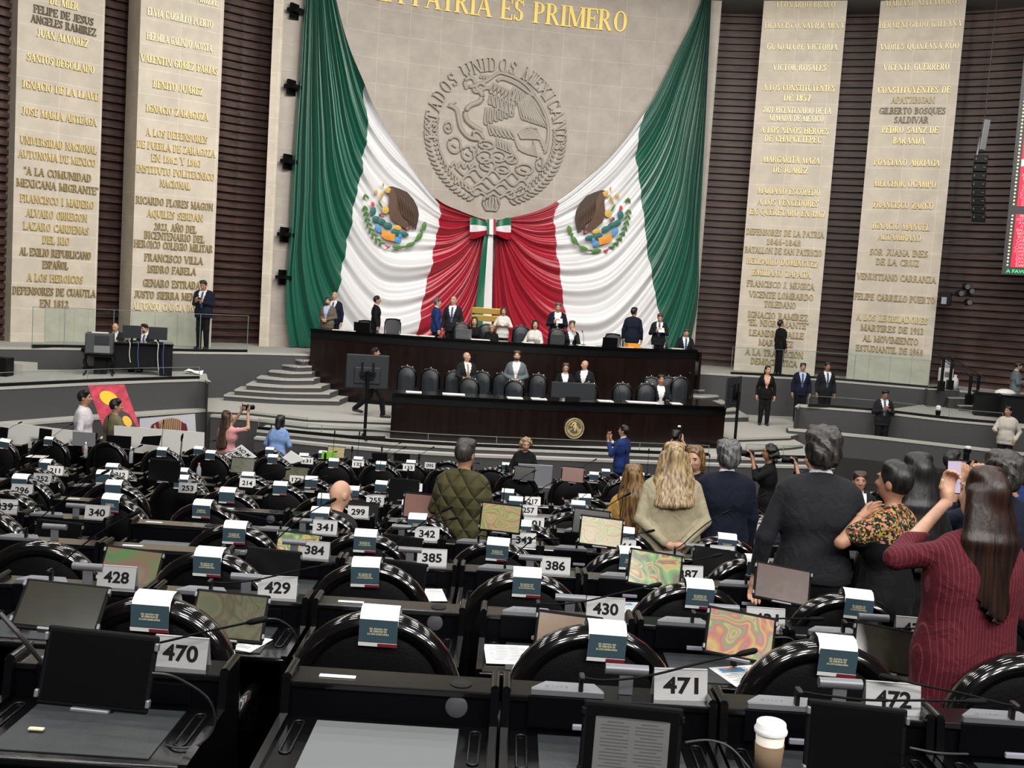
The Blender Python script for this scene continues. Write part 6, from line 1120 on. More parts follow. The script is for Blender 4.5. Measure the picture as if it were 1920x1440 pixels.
# round gold crest on the lower podium
cc = at_y(1076, 803, 23.9); near = min(lp, key=lambda p: abs(p.x-cc.x)); i = lp.index(near); tg = (lp[i+1]-lp[i-1]).normalized(); nn = Vector((tg.y, -tg.x, 0)); cc = Vector((cc.x, near.y, cc.z))+nn*.02
def dpt(u, v, o=0): return cc+tg*u+Vector((0, 0, v))+nn*o
m = MB(); R_ = .235
m.add([dpt(R_*math.cos(2*pi*k/36), R_*math.sin(2*pi*k/36), .02) for k in range(36)]+[dpt(R_*math.cos(2*pi*k/36), R_*math.sin(2*pi*k/36), -.03) for k in range(36)], [tuple(range(36))]+[(k, k+36, (k+1) % 36+36, (k+1) % 36) for k in range(36)])
cr = m.build('round_crest', ['bronze_dark'], L_); cr['label'] = 'round gold crest with an eagle'
m = MB()
for r, t_ in ((.228, .008), (.17, .006)): m.tube([dpt(r*math.cos(2*pi*k/36), r*math.sin(2*pi*k/36), .022) for k in range(37)], t_, 0, 6, False)
for k in range(30): a = pi*(-.15)+pi*1.3*k/29; text_mesh(m, 'ESTADOS UNIDOS MEXICANOS       '[k], lambda u, v, d, a=a: dpt((.185+v)*math.cos(pi-a)+u*math.sin(pi-a), (.185+v)*math.sin(pi-a)-u*math.cos(pi-a), .022+d), .032, .019, .006)
for k in range(9): m.tube([dpt(.02+.008*k, .11-.012*k, .024), dpt(.06+.008*k, .02-.012*k, .03), dpt(.07+.004*k, -.04-.008*k, .024)], .008, 0, 6)
m.tube([dpt(.03, .12, .026), dpt(-.03, .125, .03), dpt(-.06, .10, .026)], .016, 0, 6); m.tube([dpt(-.10, .05, .026), dpt(-.06, .09, .028), dpt(-.03, .03, .028), (dpt(-.07, -.02, .028)), dpt(-.11, -.03, .026)], .009, 0, 6)
m.tube([dpt(.0, .10, .03), dpt(.02, .02, .035), dpt(.0, -.06, .028)], [.03, .045, .02], 0, 8)
for k in range(14): a = pi*1.08+pi*.84*k/13; m.tube([dpt(.13*math.cos(a), .13*math.sin(a), .024), dpt(.16*math.cos(a+.12), .16*math.sin(a+.12), .024)], .01, 0, 5)
m.build('crest_relief', ['gold'], cr)
# arched black chairs with silver studs (they face the hall)
def make_stage_chair():
    t = thing('studded_chair', '', 'chair'); o = arch(.225, .42, .93, .23, 16)
    mb = MB(); sec = [(0, -.05), (.022, -.03), (.028, .02), (0, .06), (-.03, .04), (-.03, -.03)]; P = []
    for i, (x, z) in enumerate(o):
        a, b = o[max(i-1, 0)], o[min(i+1, len(o)-1)]; d = Vector((b[0]-a[0], b[1]-a[1])).normalized(); n_ = (-d.y, d.x); P.append([(x+n_[0]*r, y, z+n_[1]*r) for r, y in sec+sec[:1]])
    mb.grid(P, 0, True); mb.build('rim', ['black_gloss'], t, local=True)
    mb = MB(); c = [(x*.95, .42+(z-.42)*.97) for x, z in o]; n = len(c)
    for sg, y0 in ((-1, -.02), (1, .04)):
        rings = [[(x*f, y0+sg*yy, .75+(z-.75)*f) for x, z in c] for f, yy in ((1, 0), (.85, .025), (.5, .035))]; mb.grid([r+r[:1] for r in rings], 0, True, sg < 0); mb.add(rings[-1], [tuple(range(n))], 0, True)
    mb.build('backrest', ['stage_leather'], t, local=True)
    for x in (-.13, 0, .13): mb = MB(); mb.lathe([(.0, .028), (.018, .02), (.022, .0), (.01, -.01)], (x, 0, .93+.23*math.sqrt(1-(x/.225)**2)+.02), 0, 10); mb.build('stud', ['chrome'], t, local=True)
    mb = MB(); mb.box((0, .26, .47), (.47, .46, .12), 0, None, .04); mb.build('seat', ['stage_leather'], t, local=True)
    for sx in (-1, 1): mb = MB(); mb.box((sx*.25, .22, .66), (.05, .4, .05), 0, None, .02); mb.box((sx*.25, .36, .55), (.04, .05, .22)); mb.build('armrest', ['black'], t, local=True)
    mb = MB(); mb.tube([(0, .22, .42), (0, .22, .08)], .035, 0, 8); mb.lathe([(.24, 0), (.24, .03), (.04, .08)], (0, .22, 0), 0, 14); mb.build('pedestal', ['dark_metal'], t, local=True)
    return t
mat('stage_leather', (.016, .019, .024), .38, spec=.45)
SC0 = make_stage_chair()
for k, (px, py, D, fl, lab) in enumerate([(764, 684, 26.0, MAIN, 'behind the lower podium, nearest the walking person'), (808, 689, 26.1, MAIN, 'behind the lower podium, second from the walking person'), (852, 693, 26.3, MAIN, 'partly behind the bald person with gold tie'), (905, 694, 26.4, MAIN, 'just beyond the bald person with gold tie'), (942, 697, 26.5, MAIN, 'partly behind the grey blazer'), (1010, 699, 26.5, MAIN, 'standing clear of people beside the grey blazer'),
        (881, 706, 24.9, MAIN, 'close to the lower desk in front of the gold tie'), (966, 711, 25.1, MAIN, 'close to the lower desk in front of the grey blazer'), (1104, 715, 25.6, MAIN, 'beside the big black monitor'), (1168, 716, 25.6, MAIN, 'close to the lower desk, clear of the big monitor'), (1213, 716, 25.75, MAIN, 'close to the lower desk beside the seated grey suit'), (1222, 704, 27.6, MAIN, 'behind the seated grey suit'), (1254, 704, 27.8, MAIN, 'behind the seated grey suit, on the side screen side'), (1276, 704, 27.4, MAIN, 'last on the lower podium toward the side stairs'),
        (866, 603, 28.95, LEDGE, 'on the upper podium beside the grey suit'), (913, 606, 29.6, LEDGE, 'on the upper podium behind the blonde curls'), (978, 609, 29.4, LEDGE, 'on the upper podium beside the patterned blouse'), (1046, 614, 29.0, LEDGE, 'on the upper podium in front of the navy suit reader')]):
    hy = 546+.0647*(px-960); zt = CZ-(py-hy)/FPX*D; x = at_y(px, py, D).x
    lb = 'black studded arched chair '+lab
    o = SC0 if k == 0 else dup(SC0); o.location = (x, D, fl); o.rotation_euler = (0, 0, pi+rc.uniform(-.12, .12)); o['label'] = lb; o['group'] = 'studded podium chairs'; o.scale.z = (zt-fl)/1.20
def mesh_chair(px, py, D, fl, label):
    p = at_y(px, py, D); t = thing('office_chair', label, 'chair', (p.x, p.y, fl), pi)
    zt = p.z-fl; m = MB(); m.grid([[(.21*math.sin(a)*(.75+.25*min(1, f*2)), -.05*math.cos(a)+.0, lerp(.5, zt, f)) for a in (-1.3, -.65, 0, .65, 1.3)] for f in (0, .2, .5, .8, .95, 1)], 0, True); m.build('mesh_back', ['grey_mesh'], t, local=True)
    m = MB(); pts = [(-.2, -.01, .5), (-.22, -.01, zt*.75), (-.19, -.01, zt-.04), (0, -.05, zt), (.19, -.01, zt-.04), (.22, -.01, zt*.75), (.2, -.01, .5)]; m.tube(smooth_path(pts, 3), .016, 0, 6); m.build('back_frame', ['black'], t, local=True)
    m = MB(); m.box((0, .2, .46), (.46, .44, .07), 0, None, .02); m.build('seat', ['black'], t, local=True); m = MB(); m.tube([(0, .2, .43), (0, .2, .05)], .03, 0, 8); m.lathe([(.25, 0), (.25, .03), (.03, .07)], (0, .2, 0), 0, 10); m.build('base', ['black'], t, local=True)
mat('grey_mesh', (.06, .06, .065), .7)
mesh_chair(737, 598, 29.4, LEDGE, 'empty grey mesh office chair beside the black suit'); mesh_chair(1150, 626, 29.6, LEDGE, 'empty black office chair on the upper podium before the white band'); mesh_chair(686, 601, 29.5, LEDGE, 'dark office chair half hidden by the black suit')
def laptop(px, py, D, z, wd, label, face=180, col='black_matte', hh=.24):
    p = at_y(px, py, D); t = thing('laptop', label, 'laptop', (p.x, p.y, z), math.radians(face), 'laptops')
    m = MB(); m.box((0, -.12, .01), (wd, .24, .018), 0, None, .005); m.build('keyboard_base', [col], t, local=True); m = MB(); m.box((0, .03, hh/2+.015), (wd, .014, hh), 0, Rx(-.25), .005); m.build('screen_lid', [col], t, local=True)
laptop(678, 622, 28.2, UTOP+.02, .42, 'open black laptop on the upper podium beside the black suit'); laptop(1143, 650, 28.75, UTOP+.02, .40, 'open black laptop on the upper podium before the white band'); laptop(869, 634, 28.1, UTOP+.02, .42, 'open silver laptop before the arched chair of the upper podium', 180, 'silver'); laptop(1045, 645, 28.4, UTOP+.02, .38, 'open dark laptop before the navy suit reader', 180, 'dark_grey')
pl_ = [0]
def paper(px, py, D, z, w_, d_, label, rz=0, col='white_paper', t_=.012, name='paper_sheet', cat='paper'):
    p = at_y(px, py, D); m = MB(); m.box((0, 0, t_/2), (w_, d_, t_), 0, None, .001); o = one(name, m, [col], label, cat, 'papers'); o.location = (p.x, p.y, z); o.rotation_euler = (0, 0, rz)
for px, D, w_, lab in ((640, 28.25, .5, 'beside the brown tweed jacket'), (655, 28.2, .3, 'near the black laptop'), (765, 28.15, .45, 'before the empty mesh chair'), (800, 28.1, .4, 'before the red band of the flag'), (900, 27.98, .5, 'before the seated black dress'), (990, 28.1, .3, 'before the patterned blouse'), (1100, 28.6, .5, 'beside the dark laptop'), (1175, 29.0, .35, 'before the dark blue suit'), (1270, 30.2, .35, 'under the writing hands')): paper(px, 640, D, UTOP+.02, w_, .3, 'white papers on the upper podium '+lab, .15)
paper(1186, 640, 29.05, UTOP+.02, .35, .25, 'orange and red folder on the upper podium', .3, 'stone_orange', .12, 'folder', 'folder'); paper(1215, 640, 29.3, UTOP+.02, .3, .25, 'cream folded papers on the upper podium', -.3, 'jacket_white', .1)
for px, D, w_, lab in ((850, 23.8, .5, 'before the front arched chair'), (965, 23.85, .35, 'before the grey blazer'), (1010, 24.0, .35, 'beside the big monitor'), (1135, 24.5, .35, 'just past the big monitor'), (1205, 24.75, .75, 'long sheets before the seated grey suit'), (775, 23.7, .35, 'at the screen end'), (1268, 25.0, .25, 'at the stair end')): paper(px, 750, D, LTOP+.02, w_, .3, 'white papers on the lower podium '+lab, .1)
def bottle(px, D, z, label, col='clear_plastic', h=.2, cap='white', r=.032):
    p = at_y(px, 700, D); t = thing('bottle', label, 'bottle', (p.x, p.y, z), 0, 'bottles'); m = MB(); m.lathe([(0, 0), (r, 0), (r, h*.62), (r*.9, h*.7), (r*.42, h*.86), (r*.42, h*.92)], (0, 0, 0), 0, 12); m.build('bottle_body', [col], t, local=True); m = MB(); m.lathe([(r*.46, h*.9), (r*.46, h), (0, h)], (0, 0, 0), 0, 10); m.build('cap', [cap], t, local=True)
mat('clear_plastic', (.55, .6, .62), .15, alpha=.45); mat('red_cap', (.6, .08, .05), .4)
bottle(1164, 28.95, UTOP+.02, 'dark flask on the upper podium before the dark blue suit', 'dark_grey', .26, 'black'); bottle(1246, 29.8, UTOP+.02, 'dark green bottle on the upper podium before the grey suit', 'dark_grey', .3, 'black')
bottle(165, 17.3, ROWS['I'][1]+SURF, 'small clear bottle with pump near the white boards', h=.24); bottle(251, 17.0, ROWS['I'][1]+SURF, 'clear water bottle beside a full chair back', h=.26); bottle(380, 13.9, ROWS['H'][1]+SHELF, 'water bottle with red cap near plate 214', h=.24, cap='red_cap')
def gmic(px, D, z, h, label):
    p = at_y(px, 700, D); m = MB(); m.lathe([(.0, .03), (.05, .03), (.06, 0)], (0, 0, 0), 0, 12); m.tube(smooth_path([(0, 0, .02), (0, .0, h*.5), (-.02, .05, h*.85), (-.04, .12, h)], 4), .006, 0, 6); m.tube([(-.04, .12, h), (-.05, .15, h+.04)], .014, 0, 8); o = one('desk_microphone', m, ['black'], label, 'microphone', 'podium microphones'); o.location = (p.x, p.y, z)
for px, D, z, lab in ((933, 23.8, LTOP+.02, 'lower podium beside the grey blazer'), (1020, 24.1, LTOP+.02, 'lower podium by the big monitor'), (1165, 24.6, LTOP+.02, 'lower podium past the big monitor'), (1255, 25.0, LTOP+.02, 'lower podium before the seated grey suit'), (830, 28.1, UTOP+.02, 'upper podium before the blue suit'), (1090, 28.5, UTOP+.02, 'upper podium before the dark vest')): gmic(px, D, z, .35, 'black gooseneck microphone on the '+lab)
def screen_stand(nm, px, D, zf, zc, wd, hh, yaw, label, thick=.07):
    p = at_y(px, 750, D); t = thing(nm, label, 'screen', (p.x, p.y, zf), math.radians(yaw)); z = zc-zf
    m = MB(); m.box((0, 0, z), (wd, thick*.6, hh), 0, None, .02); m.build('screen_panel', ['tv_back'], t, local=True); m = MB(); m.box((0, -thick*.45, z-.12*hh), (wd*.62, thick*.5, hh*.5), 0, None, .02); m.build('rear_housing', ['tv_back'], t, local=True)
    m = MB(); m.box((-.12, -.07, z+.02), (.04, .03, .36)); m.box((.12, -.07, z+.02), (.04, .03, .36)); m.box((0, -.09, z-.05), (.34, .04, .10)); m.box((.02, -.085, z-.10), (.2, .05, .14)); m.build('wall_bracket', ['black'], t, local=True)
    m = MB(); m.tube([(0, -.13, .02), (0, -.13, z+.02)], .035, 0, 10); m.build('pole', ['black'], t, local=True)
    m = MB(); m.box((0, -.13, .03), (.9, .06, .05)); m.box((0, -.13, .03), (.06, .7, .05)); m.build('base', ['black'], t, local=True)
mat('tv_back', (.022, .025, .030), .42, spec=.4)
screen_stand('screen_on_stand', 686, 23.15, FRONT, at_y(691, 697, 23.1).z, .93, .74, 14, 'large screen on a pole stand seen from behind, before the podium stairs')
screen_stand('screen_on_stand', 1374, 24.6, FRONT, at_y(1374, 735, 24.6).z, .93, .72, 58, 'screen on a pole stand seen edge-on beside the lower podium')
# big monitor on the lower podium
p = at_y(1074, 740, 24.0); t = thing('monitor', 'wide black monitor seen from behind on the lower podium', 'monitor', (p.x, p.y, LTOP+.02), .1); m = MB(); m.box((0, 0, .24), (1.0, .05, .36), 0, None, .012); m.build('panel', ['tv_back'], t, local=True); m = MB(); m.box((0, .03, .05), (.3, .18, .1)); m.build('foot', ['black'], t, local=True)
mat('gold_dark2', (.42, .28, .06), .35, .6)
# brass frame with flag cloth
p = at_y(911, 590, 30.3); t = thing('brass_frame', 'brass frame of two horizontal bars under the ribbon tails', 'frame', (p.x, p.y, LEDGE)); z1, z2 = at_y(911, 583, 30.3).z-LEDGE, at_y(911, 597, 30.3).z-LEDGE
for z, nm in ((z1, 'upper_bar'), (z2, 'lower_bar')): m = MB(); m.box((0, 0, z), (.80, .05, .17), 0, None, .01); m.build(nm, ['gold_dark2'], t, local=True)
mat('gold_dark2', (.42, .28, .06), .35, .6)
m = MB(); 
for x in (-.41, .41): m.tube([(x, 0, 0), (x, 0, z1+.12)], .016, 0, 8)
m.build('post', ['gold_dark2'], t, local=True)
mat('blue_cable', (.05, .12, .4), .5)
# ---------------------------------------------------------------- left platform: computer table
p = at_y(250, 690, 25.0); t = thing('computer_table', 'black computer table on the side platform with cables hanging down', 'table', (p.x, p.y, PLAT), .35)
m = MB(); m.box((0, 0, .745), (1.75, .75, .04), 0, None, .01); m.build('tabletop', ['black_gloss'], t, local=True); m = MB(); m.box((0, -.22, .45), (1.55, .03, .55)); m.build('modesty_panel', ['black'], t, local=True)
for sx in (-1, 1): m = MB(); m.box((sx*.72, 0, .36), (.28, .6, .72), 0, None, .01); m.build('pedestal', ['black'], t, local=True)
for k, (x, y2) in enumerate(((-.12, .3), (.06, .2), (.5, .15), (.62, .05))): m = MB(); m.tube(smooth_path([(x, -.2, .80), (x+.03, -.40, .74), (x+.02, -.40, .5), (x+.05, -.38, y2)], 4), .009, 0, 6); m.build('cable', ['blue_cable' if k % 2 else 'white'], t, local=True)
mat('blue_cable', (.05, .12, .4), .5)
for px, lab in ((247, 'beside the bald person at the computer table'), (296, 'beside the bearded person at the computer table')):
    q = at_y(px, 634, 25.1); t = thing('monitor', 'black computer monitor seen from behind '+lab, 'monitor', (q.x, q.y, PLAT+.765), .2, 'computer monitors'); m = MB(); m.box((0, 0, .22), (.42, .03, .30), 0, None, .008); m.build('panel', ['tv_back'], t, local=True); m = MB(); m.tube([(0, .03, .02), (0, .03, .2)], .025, 0, 8); m.box((0, .02, .01), (.24, .18, .02)); m.build('foot', ['black'], t, local=True)
q = at_y(186, 690, 24.3); t = thing('printer_stool', 'small black table with curved legs under the printer', 'table', (q.x, q.y, PLAT), .3); m = MB(); m.box((0, 0, .47), (.62, .5, .07), 0, None, .01); m.build('tabletop', ['black_gloss'], t, local=True)
for sx in (-1, 1):
    for sy in (-1, 1): m = MB(); m.tube(smooth_path([(sx*.28, sy*.22, .45), (sx*.31, sy*.24, .3), (sx*.26, sy*.2, .12), (sx*.31, sy*.25, .0)], 4), [.028]*4*0 or .022, 0, 8); m.build('leg', ['black'], t, local=True)
t = thing('printer', 'dark grey printer on the small curved-leg table', 'printer', (q.x, q.y, PLAT+.505), .3); m = MB(); m.box((0, 0, .23), (.60, .5, .46), 0, None, .02); m.build('body', ['dark_grey'], t, local=True); m = MB(); m.box((.06, -.255, .10), (.34, .02, .16), 0, None, .005); m.build('paper_tray', ['grey'], t, local=True); m = MB(); m.box((.0, .0, .465), (.35, .25, .012)); m.build('paper_on_top', ['white_paper'], t, local=True); m = MB(); m.box((.06, -.255, .31), (.30, .02, .2), 0, None, .005); m.build('front_panel', ['tv_back'], t, local=True)
q = at_y(180, 640, 26.3); mesh_chair(181, 632, 25.9, PLAT, 'black office chair behind the printer')
q = at_y(5, 690, 22.8); m = MB(); m.box((0, 0, .2), (.34, .34, .4), 0, None, .02); o = one('waste_bin', m, ['black'], 'black waste bin on the side platform at the picture edge', 'bin'); o.location = (q.x, q.y, PLAT)
q = at_y(362, 709, 25.9); m = MB(); m.grid([[(.3*(i/4-.5), .2*(j/3-.5), .07*math.sin(i*1.2)*math.sin(j*1.1+.4)+.03) for i in range(5)] for j in range(4)], 0, False); o = one('crumpled_sheet', m, ['white_paper'], 'white folded sheet lying at the platform corner', 'paper'); o.location = (q.x, q.y, PLAT+.02); o.scale = (1.4, 1.4, 1.2)
mat('glass_edge', (.20, .26, .25), .3)
q = at_z(25, 703, PLAT); m = MB(); m.box((0, .35, .12), (.62, .7, .24)); o = struct('stairs', m, ['carpet_edge'], 'single grey carpeted block step at the foot of the ledge, near the waste bin', 'step'); o.location = (q.x-.1, q.y, PLAT)
# glass railings
def glass_rail(path, zb, zt, label, posts=3):
    t = thing('glass_railing', label, 'railing', (path[0].x, path[0].y, zb)); m = MB(); pp = off_path(path, .06)
    P = [[(p.x, p.y, z) for p in pp] for z in (zb, zt)]; m.grid(P, 0, False, True); m.build('glass_pane', ['clear_glass'], t)
    m = MB()
    for a, b in zip(pp, pp[1:]): m.tube([(a.x, a.y, zt), (b.x, b.y, zt)], .006, 0, 5, False)
    m.build('top_edge', ['glass_edge'], t)
    for k in range(posts):
        q_ = pp[min(len(pp)-1, round(k*(len(pp)-1)/max(1, posts-1)))]; m = MB(); m.tube([(q_.x, q_.y, zb), (q_.x, q_.y, zt)], .008, 0, 5); m.build('joint', ['glass_edge'], t)
    m = MB(); slab(m, path, .03, .10, zb, zb+.07); m.build('base_channel', ['dark_metal'], t)
mat('glass_edge', (.20, .26, .25), .3)
fp = lambda pts, z: [Vector(xy(at_z(*p, z))+(0,)) for p in pts]
glass_rail(dense(fp(((62, 652), (163, 653), (320, 659), (465, 661)), LEDGE), 3), LEDGE, LEDGE+.95, 'low glass railing on the ledge before the two inscribed pillars beside the computer table', 5)
glass_rail(dense(fp(((1372, 702), (1527, 710), (1740, 728)), LEDGE), 3), LEDGE, LEDGE+.80, 'low glass railing on the ledge before the pillar of the person looking up', 4)
glass_rail(dense(fp(((0, 726), (167, 718), (300, 713), (376, 711)), PLAT), 3), PLAT, PLAT+.28, 'low glass railing at the edge of the computer table platform', 4)
glass_rail(dense(fp(((1516, 762), (1640, 771), (1778, 787), (1880, 796)), PLAT), 3), PLAT, PLAT+.28, 'low glass railing on the wall above the leaning phone reader', 4)
glass_rail(dense(fp(((482, 806), (600, 818), (733, 830), (870, 838), (1000, 843), (1200, 851), (1330, 856)), FRONT), 2), FRONT, FRONT+.24, 'low glass railing along the front edge of the stage', 6)
glass_rail(dense(fp(((1400, 858), (1470, 860), (1550, 862)), FRONT), 2), FRONT, FRONT+.3, 'short glass railing at the stage corner below the side stairs', 3)
mat('silver_lid', (.30, .31, .34), .5, .2)
# ---------------------------------------------------------------- posters, boards and sheets on the hall floor side
def quad_thing(name, cpx, D, label, cat, col, thick=.02, ds=None):
    q = [at_y(x, y, D if ds is None else ds[i]) for i, (x, y) in enumerate(cpx)]; n = (q[1]-q[0]).cross(q[3]-q[0]).normalized()
    if n.y > 0: n = -n
    m = MB(); m.add(q+[p-n*thick for p in q], [(0, 3, 2, 1), (4, 5, 6, 7)]+[(i, (i+1) % 4, (i+1) % 4+4, i+4) for i in range(4)]); o = one(name, m, [col], label, cat); return o, q, n
def on_quad(q, n): return lambda u, v, d=.004: (q[0]*(1-u)*(1-v)+q[1]*u*(1-v)+q[2]*u*v+q[3]*(1-u)*v)+n*d
def decal(o, q, n, pts, col, name, d=.006):
    if name.startswith('accordion'): pts = [(u, max(.04, v*1.0-.16)) for u, v in pts]
    f = on_quad(q, n); m = MB(); P = [f(u, v, d) for u, v in pts]; c = sum(P, Vector())/len(P)
    for a, b in zip(P, P[1:]+P[:1]): m.add([c, b, a], [(0, 1, 2)])
    return m.build(name, [col], o)
def oval(cx, cy, rx, ry, n=18, w_=0): return [(cx+rx*math.cos(2*pi*k/n)+w_*math.sin(2*pi*k/n), cy+ry*math.sin(2*pi*k/n)) for k in range(n)]
mat('poster_red', (.50, .05, .085), .6, noise=.35, nscale=6); mat('poster_yellow', (.80, .55, .04), .6); mat('poster_orange', (.80, .46, .05), .6); mat('poster_grey', (.05, .047, .052), .6); mat('accordion_red', (.17, .025, .03), .5); mat('accordion_tan', (.55, .40, .22), .5); mat('lime', (.22, .55, .05), .6); mat('poster_white', (.66, .66, .72), .6)
o, q, n = quad_thing('leaning_poster', [(165, 723), (233, 721), (266, 812), (198, 815)], 20.6, 'leaning red poster with yellow and dark painted shapes', 'poster', 'poster_red', ds=[21.0, 21.0, 20.3, 20.3])
decal(o, q, n, oval(.45, .28, .24, .16, 18, .03), 'poster_yellow', 'yellow_shape'); decal(o, q, n, [(.40, .62), (.62, .5), (.85, .62), (.95, .98), (.35, .98)], 'poster_grey', 'dark_shape', .008); decal(o, q, n, oval(.72, .76, .12, .11), 'poster_orange', 'orange_shape', .012); decal(o, q, n, oval(.50, .51, .09, .05), 'white_paper', 'white_shape', .012)
o, q, n = quad_thing('accordion_poster', [(262, 785), (365, 776), (368, 830), (262, 840)], 20.0, 'white poster with a picture of a dark red accordion', 'poster', 'poster_white')
decal(o, q, n, [(.16, .62), (.22, .40), (.34, .30), (.42, .62), (.40, .90), (.16, .85)], 'accordion_red', 'accordion_keyboard'); decal(o, q, n, [(.76, .40), (.84, .48), (.86, .66), (.84, .86), (.74, .92), (.70, .6)], 'accordion_red', 'accordion_bass_side')
decal(o, q, n, [(.34, .30), (.45, .23), (.58, .22), (.70, .28), (.77, .40), (.74, .92), (.40, .90)], 'accordion_tan', 'accordion_bellows', .008)
f = on_quad(q, n); m = MB()
for k in range(12): u0 = lerp(.36, .76, k/11); u1 = lerp(.41, .73, k/11); y0 = .07+.5*(abs(k-5.5)/11)**2; m.add([f(u0, y0+.02, .012), f(u0+.014, y0+.02, .012), f(u1+.014, .75, .012), f(u1, .75, .012)], [(3, 2, 1, 0)])
m.build('bellows_folds', ['accordion_red'], o); decal(o, q, n, [(.26, .42), (.29, .40), (.33, .84), (.29, .86)], 'accordion_tan', 'accordion_keys', .014)
for cp, D, lab in (([(5, 791), (143, 808), (142, 850), (4, 834)], 18.9, 'white board nearest the picture edge behind the far seats'), ([(214, 798), (383, 811), (382, 858), (213, 846)], 18.75, 'white board in front of the accordion poster')): quad_thing('white_board', cp, D, 'long '+lab, 'board', 'offwhite')
quad_thing('grey_board', [(136, 809), (178, 812), (178, 838), (136, 835)], 18.4, 'small grey board between the two white boards', 'board', 'grey')
def far_monitor(cp, D, label): o, q, n = quad_thing('far_monitor', cp, D, label, 'screen', 'black_matte', .04); o['group'] = 'small black screens in the far rows'
for cp, D, lab in (([(74, 803), (96, 806), (94, 828), (72, 825)], 18.4, 'black screen standing beside the first white board'), ([(200, 816), (245, 819), (244, 842), (200, 838)], 18.3, 'black screen with grey side under the second white board'), ([(268, 819), (302, 817), (297, 836), (263, 832)], 18.2, 'tilted black folder screen on the second white board'), ([(0, 801), (14, 803), (12, 822), (-2, 820)], 18.3, 'black screen cut by the picture edge'), ([(697, 849), (726, 851), (726, 864), (697, 862)], 19.0, 'black screen standing on the front row before the stage riser'), ([(738, 850), (768, 852), (768, 866), (738, 864)], 19.0, 'black screen beside the pale green tablet')): far_monitor(cp, D, lab)
o, q, n = quad_thing('protest_sheet', [(452, 834), (481, 857), (447, 868), (420, 853)], 17.2, 'white protest sheet with dark lettering leaning on chairs', 'sign', 'white_paper')
f = on_quad(q, n)
for s_, v0 in (('NO M', .12), ('MIN', .42), ('EXIGE', .70)): m = MB(); flat_text(m, s_, lambda u, v: f(.5+u*1.1-.05, v0+.2-v*1.1, .008), .2, .62 if s_ != 'MIN' else .45, 0, .02); m.build('lettering', ['digit_black'], o)
quad_thing('protest_sheet', [(545, 845), (572, 862), (540, 872), (520, 866)], 17.2, 'blank white sheet lying beside the light blue shirt', 'paper', 'white_paper'); quad_thing('lime_sheet', [(604, 846), (630, 849), (626, 862), (602, 860)], 18.6, 'lime green sheet on the front row desk', 'paper', 'lime')
p = at_y(1002, 900, 17.05); t = thing('laptop', 'large silver laptop lid seen from behind, before the curly blonde person', 'laptop', (p.x, p.y, ROWS['I'][1]+SURF+.02), .05); m = MB(); m.box((0, 0, .20), (.56, .02, .36), 0, Rx(.18), .006); m.build('screen_lid', ['silver_lid'], t, local=True); m = MB(); m.box((0, .17, .0), (.56, .34, .02), 0, None, .005); m.build('keyboard_base', ['silver_lid'], t, local=True)
# ---------------------------------------------------------------- right side: vote board, speaker, stairs, desks
bl = at_y(1878, 514, 29.2); br = math.radians(-26); bt_, bn = Vector((math.cos(br), math.sin(br), 0)), Vector((math.sin(br), -math.cos(br), 0)); BW, BH = 4.0, 7.2
VB = thing('vote_board', 'tall electronic vote board with red name rows at the picture edge', 'vote board', tuple(bl), 0)
def bp(u, v, d=0): return bl+bt_*u+Vector((0, 0, v))+bn*d
m = MB(); m.add([bp(0, 0, 0), bp(BW, 0, 0), bp(BW, BH, 0), bp(0, BH, 0), bp(0, 0, -.3), bp(BW, 0, -.3), bp(BW, BH, -.3), bp(0, BH, -.3)], [(0, 1, 2, 3), (5, 4, 7, 6), (0, 3, 7, 4), (1, 5, 6, 2), (3, 2, 6, 7), (0, 4, 5, 1)]); m.build('housing', ['dark_grey'], VB)
def led(nm, c, e): mat(nm, tuple(x*.5 for x in c), .5, emit=c, es=e)
led('led_red', (.75, .01, .05), 1.0); led('led_pink', (1, .28, .32), 1.3); led('led_green', (.05, .9, .25), 1.0); led('led_white', (.8, .85, 1), 1.2); led('led_yellow', (.8, .75, .35), 1.1)
pxm = 29.2/FPX
sections = [(.20, 1.62, 15), (1.83, 6.3, 46)]
NM = 'MATRIS,ASTUDILLO,AVILA V,AYALA,BAUTISTA,BENITEZ,BOJANA,CABRERA,CANTERO,CARBAJAL,CARRILLO,CHERTO,DIAZ V,ZAVALA,ZAMORA,VILLA,VERA,VELEZ,VARGAS,VALDES,TREJO,TORRES,TELLO,SUAREZ,SOTO,SILVA,SALAS,RUIZ,ROJAS,RIOS,REYES,RAMOS,PRADO,PONCE,PENA,PAEZ,OSORIO,ORTIZ,OLVERA,NUNEZ,NAVA,MORA,MEZA,MATA,LUNA,LOPEZ'.split(',')
m, mp_, md = MB(), MB(), MB(); mw = MB()
for z0, z1, nr in sections:
    m.add([bp(.20, z0, .012), bp(BW-.1, z0, .012), bp(BW-.1, z1, .012), bp(.20, z1, .012)], [(0, 1, 2, 3)])
    for k in range(nr):
        z = z1-(k+.8)*(z1-z0)/nr; s_ = NM[(k+(0 if nr == 15 else 13)) % len(NM)]
        flat_text(mp_, s_, lambda u, v: bp(.50+u, z+v, .02), .075, .055*len(s_)+.05, 0, .01); [flat_text(mp_, NM[(k+c_*9) % len(NM)], lambda u, v: bp(.5+c_*1.15+u, z+v, .02), .075, .055*len(NM[(k+c_*9) % len(NM)])+.05, 0, .01) for c_ in (1, 2)]
        (mw if (k*7+nr) % 11 == 0 else md).add([bp(.12+.026*math.cos(a), z+.035+.026*math.sin(a), .015) for a in [2*pi*j/8 for j in range(8)]], [tuple(range(8))])
m.build('red_field', ['led_red'], VB); mp_.build('name_lettering', ['led_pink'], VB); md.build('row_lights', ['led_yellow'], VB); mw.build('white_row_lights', ['led_white'], VB)
